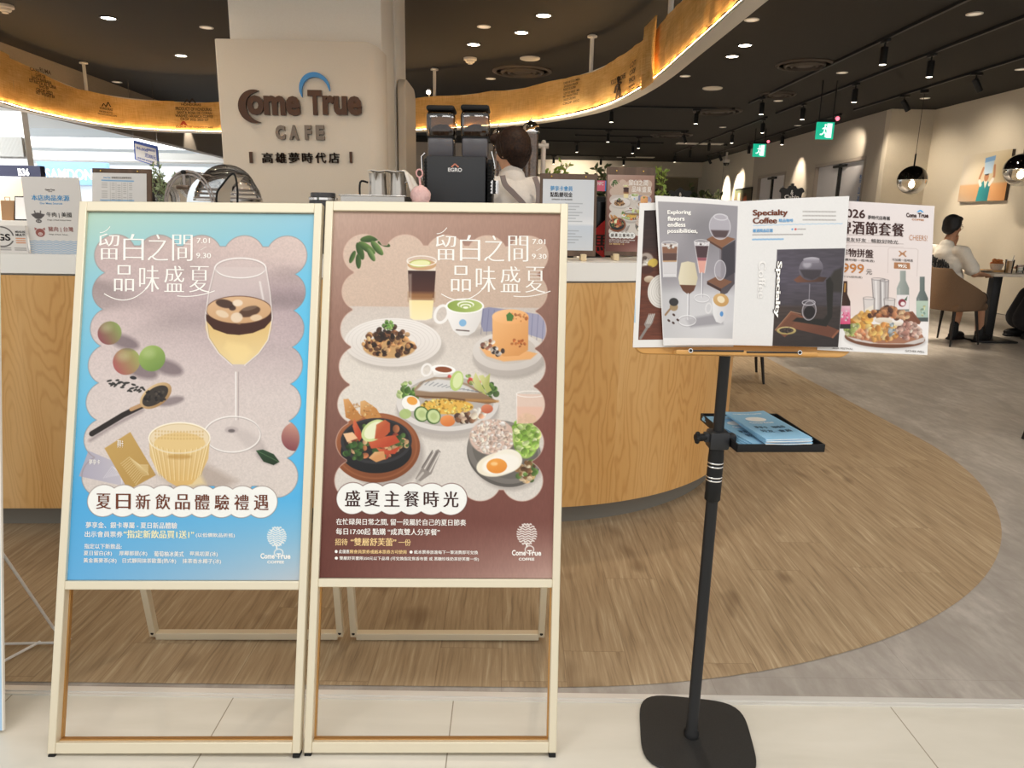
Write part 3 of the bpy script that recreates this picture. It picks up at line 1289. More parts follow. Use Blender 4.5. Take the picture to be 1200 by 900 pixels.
rt = thing('ring_light', 'oval hanging ring light wrapped in printed coffee sacks with a glowing lower edge', 'light', (-2.4, 7, 2.45))
RAIL = mat('off_white_rail', 'ded9d0', .45)
loop = lambda o_: [tuple(ring_at(RL * k / 260, o_)) for k in range(260)]


def lifted(path, z):
    return [(x, y, z + (.15 * max(0., min(1., (10.5 - y) / 1.6)) if x < -5 else 0.)) for x, y in path]

mb = MB()
mb.wall(loop(-.10)[::-1], 2.47, 2.53, RAIL, True)
mb.wall(loop(.02), 2.47, 2.49, RAIL, True)
la, lb = loop(-.10), loop(.02)
mb.strip(la + la[:1], lb + lb[:1], 2.47, RAIL, True)
mb.strip(la + la[:1], lb + lb[:1], 2.488, RAIL)
mb.build('lower_rail', rt)
mb = MB()
sec = [lifted(loop(-.012), 2.86), lifted(loop(-.012), 2.91), lifted(loop(-.05), 2.91), lifted(loop(-.05), 2.86)]
n_ = len(sec[0])
mb.add([p for q in sec for p in q], [(k * n_ + i, k * n_ + (i + 1) % n_, ((k + 1) % 4) * n_ + (i + 1) % n_, ((k + 1) % 4) * n_ + i) for k in range(4) for i in range(n_)], RAIL, True)
mb.build('upper_rail', rt)
mb = MB()
LED = mat('warm_led_strip', 'ffe2a8', .5, emis='ffcf90', estr=85.)
la, lb = loop(.004), loop(.018)
mb.strip(la + la[:1], lb + lb[:1], 2.494, LED)
mb.build('led_strip', rt)
rnd = random.Random(5)


def ring_lift(s):
    p = ring_at(s)
    return .15 * max(0., min(1., (10.5 - p.y) / 1.6)) if p.x < -5 else 0.


s_ = 0.
panels = []
while s_ < RL - .1:
    w_ = min(rnd.uniform(1.0, 1.5), RL - s_)
    panels.append((s_, w_))
    s_ += w_
for s0, w_ in panels:
    mb = MB()
    nu, nv = max(10, int(w_ / .06)), 8
    vs, uvs, fs = [], [], []
    ph, dz, do = rnd.random() * 6, rnd.uniform(-.015, .02), rnd.uniform(0, .006)
    for i in range(nu + 1):
        s = s0 + (w_ + .02) * i / nu
        for j in range(nv + 1):
            v = j / nv
            zt_ = 2.905 + ring_lift(s) + dz + .012 * math.sin(ph + s * 5)
            z = lerp(2.515, zt_, v)
            bulge = .010 * math.sin(PI * v) * (.5 + .5 * math.sin(ph * 2 + s * 7 + v * 3)) + .004 * math.sin(s * 23 + v * 9)
            p = ring_at(s, .004 + do + bulge)
            vs.append((p.x, p.y, z))
            uvs.append((s, z))
    for i in range(nu):
        for j in range(nv):
            a = i * (nv + 1) + j
            fs.append((a, a + 1, a + nv + 2, a + nv + 1))
    mb.add(vs, fs, BURLAP, True, None, uvs)
    mb.build('burlap_sack', rt, auto=0)
INKB = mat('sack_stamp_ink', '33261a', .8)
INKR = mat('sack_stamp_red', 'b2452f', .8)


def stamp(mb, body, px0, px1, z0, z1, m=INKB, off=.02):
    sa, sb = ring_s(px0), ring_s(px1)

    def f(u, v, w):
        p = ring_at(lerp(sa, sb, u), .026)
        return (p.x, p.y, lerp(z0, z1, v))
    mb.text(body, f, m, off)


def stampbox(mb, body, px0, px1, y0, y1, m=INKB, off=.02):
    p = ring_at(ring_s((px0 + px1) / 2), .02)
    z1 = at((px0 + px1) / 2, y0, 'y', p.y).z
    z0 = at((px0 + px1) / 2, y1, 'y', p.y).z
    stamp(mb, body, px0, px1, z0, z1, m, off)


STAMPS = [
    [('HONDURAS', 214, 238, 121.5, 124), ('PRODUCT OF HONDURAS', 207, 249, 126, 130), ('SANTA ROSA DE COPAN', 208, 249, 130.8, 134), ('WASHED ARABICA COFFEE', 206, 251, 134.6, 138), ('CROP 2022 2023 GT', 212, 245, 138.6, 141.6), ('EXPORTER HONDUCAFE', 206, 249, 148, 150.5), ('^', 217, 225, 116.5, 120.8), ('^', 223, 232, 115.5, 120.8)],
    [('HONDURAS', 116, 131, 126, 129), ('PRODUCTO', 115, 131, 130.5, 132.5), ('DE EXPORTACION', 112, 135, 133.5, 135.5), ('^', 118, 124, 121, 125), ('^', 123, 129, 119.5, 125)],
    [('CAFE DE', 42, 54, 87, 91), ('SANTA BARBARA', 37, 60, 92, 96), ('ESTRICTA ALTURA', 34, 65, 96.5, 100.5), ('SHG EP', 45, 56, 101, 104), ('CROP 2022', 41, 60, 105, 109), ('NET WEIGHT 69', 40, 62, 109, 113), ('CAFE', 36, 47, 80, 84), ('RUMA', 48, 61, 81, 86)],
    [(('CAFE DE COLOMBIA', 'EXCELSO GRADE', 'PRODUCT OF COLOMBIA', 'LOT 03 0025 1402', 'NET WEIGHT 70 KG', 'SHADE GROWN', 'CROP 2022')[k], 662 + (k % 2), 681 - (k % 3) * 2, 94 + k * 4.1, 96.6 + k * 4.1) for k in range(7)],
    [('KILO DE CAFE', 719, 736, 90, 96)] + [(('LOT', 'COOP', 'FINCA', '2022')[k], 741, 748, 72 + k * 9, 78 + k * 9) for k in range(4)],
]
for S_ in STAMPS:
    mb = MB()
    for b, x0, x1, y0, y1 in S_:
        stampbox(mb, b, x0, x1, y0, y1, INKB, 0. if b == '^' else .02)
    mb.build('stamped_lettering', rt)
mb = MB()
stampbox(mb, '^', 210, 220, 141.8, 146.8, INKR, .06)
mb.build('red_stamp', rt)
mb = MB()
s0_ = ring_s(728)
zc_ = stamp_z = at(728, 109, 'y', ring_at(s0_).y).z


def on_ring(ds, dz):
    p_ = ring_at(s0_ - ds, .026)
    return Vector((p_.x, p_.y, zc_ + dz + .035))


for q in (((0, .07), (.02, .02)), ((.02, .02), (-.02, -.05)), ((-.02, -.05), (-.05, -.09)), ((.02, .02), (.06, -.03)), ((.06, -.03), (.05, -.09)), ((0, .05), (-.07, .03)), ((-.07, .03), (-.10, -.02)), ((.01, .06), (.07, .05))):
    mb.tube([on_ring(*q[0]), on_ring(*q[1])], .012, INKB, 6)
mb.ell(on_ring(-.005, .10), (.02, .02, .025), INKB, 10, 8)
mb.build('figure_stamp', rt)
# loose sack folded over the rail
sf = ring_s(767)
t2 = thing('draped_coffee_sack', 'coffee sack draped over the ring light at its right-hand bend', 'sack', (*ring_at(sf), 2.4))
mb = MB()
vs, uvs, fs = [], [], []
for i in range(13):
    s = sf - .20 + .40 * i / 12
    for j in range(10):
        v = j / 9
        z = lerp(2.44, 2.96, v)
        p = ring_at(s, .055 + .02 * math.sin(i * 1.3) * math.sin(PI * v))
        vs.append((p.x, p.y, z))
        uvs.append((s, z))
for i in range(12):
    for j in range(9):
        a = i * 10 + j
        fs.append((a, a + 1, a + 11, a + 10))
mb.add(vs, fs, BURLAP, True, None, uvs)
o = mb.build('draped_cloth', t2, auto=0)
sol = o.modifiers.new('thickness', 'SOLIDIFY')
sol.thickness = .012
# suspension rods
mb0 = MB()
for px, y0 in ((104, 62), (508, 80), (690, 52), (781, -20)):
    p = ring_at(ring_s(px, 2.9), -.03)
    mb = MB()
    mb.cyl((p.x, p.y, 2.9), (p.x, p.y, 3.28), .022, RAIL, seg=14)
    mb.lathe([(.055, 0), (.055, .015), (.03, .03), (.022, .03)][::-1], RAIL, (p.x, p.y, 3.27))
    mb.build('hanger_rod', rt)
for px, e in ((504, 6),):
    p = ring_at(ring_s(px, 2.9), .02)
    t = thing('rail_spotlight', 'small white spotlight clipped to the top of the ring beside the pillar', 'spotlight', (p.x, p.y, 2.93))
    mb = MB()
    mb.cyl((p.x, p.y, 2.92), (p.x, p.y, 3.0), .012, RAIL)
    mb.build('stem', t)
    mb = MB()
    mb.cyl((p.x, p.y, 3.0), (p.x, p.y - .09, 2.965), .032, RAIL)
    mb.build('lamp_head', t)
    mb = MB()
    mb.cyl((p.x, p.y - .0901, 2.965), (p.x, p.y - .094, 2.9635), .028, mat('warm_lamp_lens', 'ffffff', .4, emis='fff0d8', estr=14))
    mb.build('lens', t)
# ------------------------------------------------------------------ the two A-frame poster stands
INK_W = mat('ink_white', 'f4f0ea', .5, 0, .2)
INK_BR = mat('ink_brown', '6b3a28', .5, 0, .2)
INK_DK = mat('ink_dark_brown', '3b2320', .5, 0, .2)
INK_CREAM = mat('ink_cream', 'f3ecc0', .5, 0, .2)
INK_GOLD = mat('ink_gold', 'eccb91', .5, 0, .2)
INK_BLK = mat('ink_black', '2a2423', .5, 0, .2)
INK_BLUE = mat('ink_blue', '4b9bd0', .5, 0, .2)
INK_GREY = mat('ink_grey', '77716d', .5, 0, .2)
INK_ORANGE = mat('ink_orange', 'b0733f', .5, 0, .2)
INK_RED = mat('ink_red', 'c8473a', .5, 0, .2)


def scallop(A, x0, x1, y0, y1, r, nx, ny):
    """mask of a rectangle with a lobed edge, in sheet units"""
    m = np.clip(.5 - np.maximum(np.maximum(x0 + r * .55 - A.X, A.X - x1 + r * .55), np.maximum(y0 + r * .55 - A.Y, A.Y - y1 + r * .55)), 0, 1)
    xs = np.linspace(x0 + r, x1 - r, nx)
    ys = np.linspace(y0 + r, y1 - r, ny)
    cs = [(x, y) for x in xs for y in (ys[0], ys[-1])] + [(x, y) for y in ys for x in (xs[0], xs[-1])]
    for cx, cy in cs:
        m = np.maximum(m, np.clip(.5 - (np.hypot(A.X - cx, A.Y - cy) - r), 0, 1))
    return m


def edge_of(m):
    g = np.hypot(*np.gradient(m))
    return np.clip(g * 1.6, 0, 1)


def pill(A, mb, xs, y, r, body, x0, x1, y0, y1, m, rim):
    for x in xs:
        A.ell(x, y, r + .7, r + .7, rim)
    for x in xs:
        A.ell(x, y, r, r, 'f2f2ee')


def title(A, mb, dx, dy, m=INK_W, flip=False):
    """the two-line summer title in thin and thick strokes, drawn at an offset from the left poster's place"""
    T = lambda s, a, b, c, d, off=-.017, se=.021: A.text(mb, s, a + dx, b + dx, c + dy, d + dy, m, off, se)
    for k, c in enumerate('留白之間'):
        T(c, 111 + k * 28.6, 135 + k * 28.6, 276, 306.5)
    for k, c in enumerate('品味盛夏'):
        T(c, 129 + k * 29.4, 152.5 + k * 29.4, 312.5, 343)
    T('7.01', 225.5, 241, 279.5, 285.5, 0., .014)
    T('9.30', 225, 242.5, 297, 303, 0., .014)

    def ln(pts, w):
        for i in range(len(pts) - 1):
            (ax, ay), (bx, by) = pts[i], pts[i + 1]
            L = math.hypot(bx - ax, by - ay)
            nx, ny = -(by - ay) / L * w, (bx - ax) / L * w
            q = [A.p(x + dx, y + dy) for x, y in ((ax - nx, ay - ny), (bx - nx, by - ny), (bx + nx, by + ny), (ax + nx, ay + ny))]
            P = [Vector([float(t) for t in A.surf(np.array(u / A.W), np.array(v / A.H))]) + Vector((0, -.0006, 0)) for u, v in q]
            mb.add(P, [(3, 2, 1, 0)], m, False)
    bez = lambda a, b, c, n=14: [((1 - t) ** 2 * a[0] + 2 * t * (1 - t) * b[0] + t * t * c[0], (1 - t) ** 2 * a[1] + 2 * t * (1 - t) * b[1] + t * t * c[1]) for t in [i / n for i in range(n + 1)]]
    ln(bez((117.5, 346), (146, 364), (169, 337)), .5)
    ln(bez((203, 347.5), (224, 350), (247, 341)), .5)
    ln(bez((112, 275), (119, 275), (124, 267.5)), .4)
    ln([(230, 293.5), (237, 289.5)], .22)


def logo_mark(A, cx, cy, rx, ry, tx0, tx1, ty):
    """ridged oval tree mark"""
    col = 'f4f0ea'
    for k in range(9):
        y = cy - ry + (k + .5) * 2 * ry / 9
        hw = rx * math.sqrt(max(0.02, 1 - ((y - cy) / ry) ** 2))
        pts = [(cx - hw + 2 * hw * i / 14, y + .85 * math.sin(i * 1.35)) for i in range(15)]
        A.line(pts, 1.35, col, .95)
    A.line([(cx, cy + ry - 1), (cx, cy + ry + 2.5)], 1.6, col)
    A.ell(tx0 + (tx1 - tx0) * .6, ty - .5, 5, 4.4, col, 0, .9, .8, ring=1.2)


def logo(A, mb, cx, cy, rx, ry, tx0, tx1, ty, cx0, cx1, cyy, m=INK_W, hgt=6.5):
    """the name beneath the mark"""
    w = tx1 - tx0
    A.text(mb, 'Come', tx0, tx0 + w * .47, ty, ty + hgt, m, .03)
    A.text(mb, 'True', tx0 + w * .53, tx1, ty, ty + hgt, m, .03)
    A.text(mb, 'COFFEE', cx0, cx1, cyy, cyy + 3.2, m, .03)


def art_drinks(quad, W, H):
    A = Art(W, H, quad, 1.6, 3)
    A.fill(A.grad([(0, 'b4d0bf', '92c3d6'), (.22, '8cc4d6', '69c1e6'), (.5, '6fbce0', '52bdec'), (.78, '4fa9de', '57b2e4'), (1, '62ade0', 'b9c3cc')]))
    px0, py0 = A.p(109, 277)
    px1, py1 = A.p(344, 583)
    m = scallop(A, px0 - 2, px1 + 2, py0, py1, 24.3, 5, 7)
    bg = A.grad([(0, 'd6bfb8', 'd8c3bb'), (.12, 'bda8a6', 'd3bfb8'), (.22, 'c6b2b0', 'b09ca0'), (.34, 'd0bfbc', 'bba9ab'), (.5, 'd3c6c2', 'd2c5c1'), (.75, 'd2c7c1', 'd6cbc4'), (1, 'd3c7c0', 'd3c8c0')])
    band = A.noise(120, 34) * .6 + A.noise(60, 18) * .4
    up = np.clip(1 - (A.Y / A.H - .1) / .35, 0, 1)
    bg = bg * (1 - .26 * (np.clip((band - .46) * 4, 0, 1) * up)[..., None])
    bg = bg * (.965 + .07 * A.noise(1.4))[..., None]
    A.fill(bg, m)
    A.clip = m
    # plums with cast shadows
    for x, y, r, c1, c2 in ((144, 425, 16, '9aa860', 'a8585c'), (174, 421, 15.5, '9fb565', '6d8a45'), (124, 392, 14, '8aa25c', '8b4a55')):
        A.ell(x + 17, y + 10, r * 1.3, r * .55, '6f6064', 18, .75, 6)
        A.ell(x, y, r, r, c1, 0, 1, .9, c2, (-.75, .5) if c2 != '6d8a45' else (.4, .7))
        A.ell(x - 4, y - 6, r * .45, r * .35, 'c9d3a2', 0, .35, 7)
    # tea leaves
    for k in range(22):
        x = 124 + k * 1.9
        y = 447 + k * .62 + (A.rng.random() - .5) * 9
        A.ell(x, y, 2.2 + A.rng.random() * 1.4, 1.2, '33312f', A.rng.random() * 90 - 45)
    A.ell(152, 444, 4, 2, '2b2a2e', 10)
    # wine glass
    A.ell(291, 517, 22, 8, '9a8d8b', 35, .35, 6)
    A.poly([(247, 313), (240, 342), (236, 372), (240, 396), (252, 414), (268, 428), (283, 428), (299, 414), (310, 398), (315, 372), (312, 342), (307, 313)], 'd4c6c2', .55)
    A.poly([(237, 372), (236.5, 385), (241, 398), (252, 414), (268, 427), (283, 427), (299, 414), (309, 400), (314, 385), (314, 370)], 'd8b473', 1, .8, 'e6cf9c', (0, 1))
    A.poly([(262, 400), (258, 408), (270, 424), (283, 424), (292, 412), (285, 404)], 'f0d596', .6, 6)
    A.poly([(236.5, 368), (237, 376), (246, 386), (262, 391.5), (276, 392.5), (292, 390), (306, 384), (314, 375), (314.5, 364), (300, 374), (276, 380), (252, 376)], '43261d')
    A.ell(275.5, 363, 38.5, 16.5, 'd6b08a', 0, 1, .8, 'c79d73', (.3, .8))
    for x, y, rx, ry, c_, an in ((259, 356, 11, 5, '3e2a23', 12), (288, 365, 13, 6, '4a3226', -15), (273, 372, 7, 6, 'e4d0b8', 0), (274, 355, 6, 4, 'ead9c4', 0), (256, 368, 8, 4, 'e2cbae', 20), (296, 372, 7, 4, 'e0c6a6', 0), (268, 361, 4, 3, '3b2a26', 0), (288, 361, 9, 2.4, '77604f', -14)):
        A.ell(x, y, rx, ry, c_, an, .9, 1.6)
    A.ell(275.5, 363, 38.5, 16.5, '5a3a2b', 0, .8, .8, ring=1)
    for pts in ([(247, 313), (240, 342), (236, 372), (240, 396), (252, 414), (268, 428)], [(307, 313), (312, 342), (315, 372), (310, 398), (299, 414), (283, 428)]):
        A.line(pts, 1.2, 'f2ece8', .75, 1.2)
        A.line([(x + 1.2, y) for x, y in pts], .7, '8d7f7c', .5, 1)
    A.ell(277, 314, 30, 12, 'd8cac6', 0, .35)
    A.ell(277, 314, 30, 12, 'f6f2ef', 0, .9, .9, ring=1.5)
    A.ell(277, 315.3, 29.4, 11.6, '9b8d8a', 0, .6, .8, ring=.7)
    A.line([(300, 330), (304, 350)], 2, 'f8f4f0', .6, 2)
    A.poly([(269, 427), (272, 440), (272.5, 488), (265, 503), (270, 507), (279, 505), (276, 490), (276, 440), (282, 427)], 'c9bcb8', .8)
    A.line([(272.5, 436), (273, 492)], 1.2, 'fbf8f5', .9)
    A.line([(275.8, 436), (276, 492)], .8, '8b7d7b', .7)
    A.ell(269, 509, 33, 21, 'd9cfca', 0, .35)
    A.ell(269, 509, 33, 21, 'f3eeea', 0, .9, .9, ring=1.6)
    A.ell(269.6, 510.2, 33, 21, '8f8381', 0, .6, .8, ring=.8)
    A.ell(268, 504, 8, 4, 'b2a5a3', 0, .7, 2)
    A.ell(268, 505, 4, 2, '4d4547', 0, .7, 1.5)
    # spoon
    A.ell(196, 471, 16, 5, '75676a', -12, .7, 4)
    A.line([(163, 482), (130, 500), (102, 518)], 3.5, '6c5d60', .5, 4)
    A.line([(164, 476), (140, 488), (104, 510)], 6.6, '2a2321')
    A.line([(166, 474), (150, 481)], 4.6, 'b9926a')
    A.ell(178.6, 464.7, 20.5, 12.5, 'd8ba8e', -36, 1, .8, 'a07c52', (.2, .9))
    A.ell(178, 465, 17, 9.5, '3a332e', -36)
    A.bits(178, 465, 14, 8, 26, ['2b2624', '4a423b', '1f1b1b'], (1, 2.2))
    # membership cards
    A.clip = None
    A.poly([(100, 530), (127, 541), (146, 572), (89, 560)], 'a9a4b4', 1, .8, 'c2bcc4', (1, 0))
    for k in range(9):
        A.line([(118 + k * 2.4, 562 - k * .5), (128 + k * 2, 548 + k), (139, 558 + k * 1.4)], .5, 'e6e2e6', .7)
    A.poly([(118.7, 527), (149, 507.5), (179.5, 558), (147, 576)], 'c3a05f', 1, .8, 'b08c4c', (.4, .6))
    for k in range(12):
        A.line([(138 + k * 1.6, 545 + k * 2.2), (148 + k * 1.4, 537 + k * 2), (160 + k, 546 + k), (170, 546 + k * 1.1)], .5, 'ecdcb2', .8)
    A.clip = m
    # cut glass cup
    A.poly([(180, 556), (206, 576), (262, 572), (276, 564), (240, 545), (225, 548)], 'a08f83', .6, 9)
    A.poly([(205, 558), (215, 573), (238, 568), (232, 556)], 'f0d79a', .7, 6)
    A.poly([(171, 514), (172, 535), (180, 552), (193, 565), (206, 572), (222, 568), (233, 555), (241, 538), (242.5, 514)], 'dcc08a', .95, .9, 'd8b06a', (0, 1))
    A.ell(206.7, 514, 35.5, 18, 'e6d3b0', 0, .95)
    A.ell(207, 521, 30, 13.5, 'dfc083', 0, .9, 1.5)
    for k in range(15):
        a = PI * (k + .5) / 15
        x = 206.7 - 35 * math.cos(a)
        A.line([(x, 516 + 12 * math.sin(a)), (206.7 + (x - 206.7) * .72, 556 + 8 * math.sin(a))], .8, 'f9ecc4', .6, 1)
        A.line([(x + 1.2, 516 + 12 * math.sin(a)), (206.7 + (x + 1.5 - 206.7) * .72, 556 + 8 * math.sin(a))], .6, 'b48a42', .5, 1)
    for k in range(16):
        for j in range(3):
            A.ell(206.7 - 28 + k * 3.7, 507 + j * 4 + abs(k - 7.5) * -.1, 1.1, 1.3, 'c49c5c', 0, .5)
    A.ell(206.7, 514, 35.5, 18, 'fbf3df', 0, .9, .9, ring=1.4)
    A.ell(206.7, 514.8, 34.6, 17.2, 'b79a68', 0, .5, .8, ring=.7)
    A.ell(207, 536, 14, 3, 'a97c35', 0, .5, 3)
    # leaf and half-hidden plum
    A.ell(310.5, 536.5, 14, 6, '7d7072', 25, .5, 4)
    A.poly([(297, 528), (305, 526.5), (318, 532), (325, 541), (318, 545), (306, 541)], '2f4a32', 1, .8, '20331f', (0, 1))
    A.line([(298, 528), (324, 541)], .7, '5f7d57', .8)
    A.ell(343, 511, 16, 17, 'cfa08c', 0, 1, .9, '7c4148', (-.2, .9))
    A.clip = None
    A.fill(A.img * 0 + A.c('8f7c77'), edge_of(m) * .6)
    xs = [118 + k * 23.25 for k in range(9)]
    pill(A, None, xs, 588.5, 18.3, '', 0, 0, 0, 0, None, '8a7a74')
    logo_mark(A, 322.5, 629, 11, 11.5, 303.5, 339, 648.8)
    return A


def art_meals(quad, W, H, ss=1.6):
    A = Art(W, H, quad, ss, 7)
    A.fill(A.grad([(0, 'bfa394', 'a27e6e'), (.3, '987466', '8a6558'), (.6, '7d574c', '804f45'), (.85, '683a32', '7a4c43'), (1, '65372f', 'bd9b90')]))
    A.fill(A.img * (.97 + .05 * A.noise(1.2, 5))[..., None])
    px0, py0 = A.p(403, 276)
    px1, py1 = A.p(634, 588)
    m = scallop(A, px0 - 2, px1 + 2, py0, py1, 24, 5, 7)
    bg = A.grad([(0, 'd2baa9', 'd1b8a6'), (.262, 'cdb5a3', 'c3ab99'), (.264, 'cfc3ba', 'cabfb6'), (.45, 'ddd5cb', 'd6cec6'), (.75, 'd5cdc5', 'd9d2ca'), (1, 'd4ccc4', 'dbd5cd')])
    bg = bg * (.97 + .06 * A.noise(1.3))[..., None]
    A.fill(bg, m)
    A.clip = m
    # leaves at the corner
    for x, y, l, an, c in ((432, 281, 12, -8, '55703a'), (444, 280, 9, 15, '6a8448'), (420, 296, 11, 70, '4a6434'), (428, 292, 12, 35, '6f8b4b'), (440, 292, 11, 50, '7f9a58'), (418, 308, 9, 85, '4d6836'), (411, 303, 8, 110, '5b773f'), (433, 300, 9, 60, '8aa566'), (448, 287, 8, 20, '48612f')):
        A.ell(x, y, l, l * .36, c, an, 1, .9, '2f4722', (0, 1))
    # layered coffee glass
    A.poly([(478, 380), (506, 380), (512, 384), (500, 387), (476, 386)], 'b7aaa0', .7, 4)
    A.poly([(475.5, 306), (510, 306), (505, 374), (498, 377), (484, 377), (479, 374)], 'e9dccb', .9)
    A.poly([(476.5, 318), (509.5, 318), (507.5, 350), (477.8, 350)], '3a2422', 1, .8, '57342a', (0, 1))
    A.poly([(477.8, 344), (507.6, 344), (507, 354), (478, 354)], '9a6d45', .9, 5)
    A.poly([(478, 353), (507, 353), (505, 374), (498, 376), (484, 376), (479.5, 374)], 'f0dda4', 1, .8, 'f4e6b8', (0, 1))
    A.poly([(477, 322), (481, 322), (481, 372), (479, 372)], 'f4e9d8', .35, 2)
    A.ell(493, 311, 17, 6.5, 'c8a078', 0, 1)
    A.ell(491, 309.5, 12, 4.3, 'e6e6ae', -3, 1)
    A.ell(491, 309.5, 12, 4.3, 'b6bf6c', -3, 1, .8, ring=1)
    A.ell(492.8, 306.5, 17.3, 6, 'f7f1ea', 0, .9, .8, ring=1.1)
    # matcha cup
    A.ell(562, 390, 20, 5, 'a79e97', -10, .6, 4)
    A.ell(516.5, 369, 7.5, 10.5, 'efebe7', 20, 1, .8, ring=3.4)
    A.poly([(521.3, 359), (566.5, 359), (563, 376), (556, 389), (548, 394), (538, 394), (530, 388), (524, 375)], 'f3f0ed', 1, .8, 'd9d4d0', (.8, .3))
    A.ell(544, 359, 22.6, 9.2, 'f8f6f3')
    A.ell(544, 359, 20.5, 7.8, '8aa04c', 0, 1, .8, 'b3c274', (1, 0))
    for k in range(5):
        A.ell(545, 357.3 + k * .9, 10 - k * 1.7, 4.2 - k * .7, 'f0f2dc' if k % 2 == 0 else '9db05e')
    A.ell(541.5, 379, 4.3, 4.3, '86b4d8')
    A.line([(534, 387.5), (549, 388.5)], 1.5, '5c4b45', .9)
    # blue striped cloth
    A.poly([(565, 362), (572, 360), (600, 363), (640, 369), (640, 398), (620, 392), (590, 388), (566, 389), (563, 380)], '8d8da6', 1, .9, 'a3a1b6', (1, 0))
    for k in range(12):
        A.line([(566 + k * 6.5, 362 + k * .6), (563 + k * 6.6, 392 + k * .7)], .7, '656482', .6)
    # souffle on its plate
    A.ell(597, 421, 43, 24, '9a918a', 0, .55, 4)
    A.ell(595, 417, 41.5, 24, 'b9b0a9', 0, 1)
    A.ell(595, 412, 41.5, 23, 'dcd5cf', 0, 1, .8, 'cfc7c0', (0, 1))
    A.ell(595, 410, 33, 17, 'c9c0b8', 0, 1)
    A.poly([(562, 408), (575, 400), (612, 410), (630, 414), (622, 421), (590, 424), (570, 418)], 'e9ae72', 1, 2)
    A.poly([(576.5, 371), (619.5, 371), (619, 410), (608, 417), (590, 418), (577, 412)], 'eeb67c', 1, .9, 'd99a5c', (.6, .6))
    A.ell(598, 371, 21.6, 9, 'f4c491', 0, 1, .9, 'e6a566', (.7, .5))
    A.bits(607, 372, 12, 5, 16, ['b3562a', 'c97a40', 'a4552f'], (.8, 2.2), .6)
    A.bits(608, 402, 9, 5, 14, ['9a4a26', 'b5622f'], (.8, 2), .7)
    A.poly([(594, 376), (593, 369), (597, 365.5), (602, 370), (600, 376)], '4f7a3c')
    A.bits(571, 405, 8, 6, 14, ['e5d2c0', '4a3a34', 'c9b09a', '8e5b4a'], (1.5, 3.5))
    A.bits(583, 412, 7, 5, 14, ['e9dfd6', '3d3230', 'cdbeb0'], (1.5, 3.5))
    # ridged pasta plate
    A.ell(463, 410, 57, 27, 'a79e97', 0, .55, 5)
    A.ell(459, 403, 57, 29, 'ebe5e0', 0, 1, .8, 'd9d1ca', (-.2, 1))
    for k in range(6):
        A.ell(459, 402, 53 - k * 5, 26 - k * 2.6, 'c6beb7', 0, .55, .7, ring=.6)
    A.ell(455, 409, 31, 13, 'c39a68', 0, 1, 2)
    A.bits(455, 404, 32, 15, 110, ['5c3c2a', '86583a', 'c9935e', '3a2a22', '71462f', 'd7aa78'], (1.4, 4))
    A.bits(455, 394, 17, 10, 40, ['4a3326', '7a5238', '2f261f'], (1.5, 4))
    A.bits(453, 383, 6, 6, 26, ['6f9a4a', '9ab96a', '4d7a33'], (1, 2.6))
    # sauce jug
    A.ell(499, 435, 5.5, 7, 'ede8e4', 15, 1, .8, ring=2.6)
    A.poly([(505, 433), (535, 433), (531, 447), (520, 450), (509, 446)], 'f1ede9', 1, .8, 'd4cdc8', (1, .2))
    A.ell(518.5, 434, 14.5, 5.2, 'f6f3f0', 5)
    A.ell(519, 434.3, 10, 3.4, '8a4c30', 5)
    # grilled fish plate
    A.ell(524, 483, 60, 35, '988f89', 0, .5, 5)
    A.ell(524, 478, 60, 33, 'b3aba6')
    A.ell(524, 473, 60, 34, 'd8d2cd')
    A.ell(524, 472, 54, 29.5, 'b5ada6')
    A.bits(478, 462, 12, 12, 40, ['6d8f45', '8fae58', '4f7334', 'b7c986'], (1.5, 4.5))
    A.bits(570, 460, 12, 12, 36, ['6d8f45', '4f6c36', '3f5a2c'], (1.5, 4))
    A.bits(540, 447, 22, 6, 26, ['7d9c52', 'c94d46', '9fb76c'], (1.5, 3.6))
    for q in ([(553, 446), (557, 437), (571, 466), (565, 467)], [(560, 441), (566, 440), (576, 458), (570, 462)], [(556, 452), (552, 448), (560, 464), (565, 466)], [(565, 446), (574, 438), (573, 452), (568, 454)]):
        A.poly(q, 'd9d69c', 1, .8, 'b0b56a', (1, .5))
    A.ell(523, 478, 31, 9, 'dfb052', 0, 1, 1.5)
    A.bits(523, 477, 30, 9, 90, ['e8c05c', 'cf9c3e', 'f0d27c', '8a6a2c'], (.8, 2))
    A.poly([(484, 458), (492, 449), (508, 443), (526, 444), (548, 451), (564, 461), (583, 471), (572, 474.5), (548, 471), (520, 468), (498, 469), (486, 466)], 'a79685', 1, .9, '8a6a4c', (.2, .9))
    A.poly([(487, 459), (496, 450), (512, 445.5), (530, 447), (548, 454), (560, 461), (530, 460), (505, 461)], 'd6d4d2', .95, 2.0)
    for k in range(14):
        A.line([(492 + k * 5, 452 + k * .6), (497 + k * 5.2, 447.5 + k * 1.0)], .9, '5d636b', .6)
    A.line([(487, 466), (520, 467.5), (548, 470.5), (580, 472)], 1.6, '5b3a22', .8, 1.5)
    A.line([(546, 470), (583, 471)], 3, 'b98a52', .8, 2)
    A.ell(534.6, 447.5, 7.6, 12, 'b7cd7a', 12)
    A.ell(535.6, 447, 5.4, 9.4, 'd8e3aa', 12)
    A.ell(480.5, 474.5, 11, 9, 'f2efe9', 20)
    A.ell(482, 471.5, 6.4, 4.8, 'e8a24a', 20)
    A.ell(474, 487, 7, 6, 'a8bc74', 0, .9)
    for x, y in ((493, 487), (507, 489.5)):
        A.ell(x, y, 9.5, 8.6, '4c6a38', 60)
        A.ell(x + .5, y, 8, 7, 'c5d29a', 60)
        A.ell(x + .5, y, 4.4, 4, 'aebf7e', 60, .8, 2)
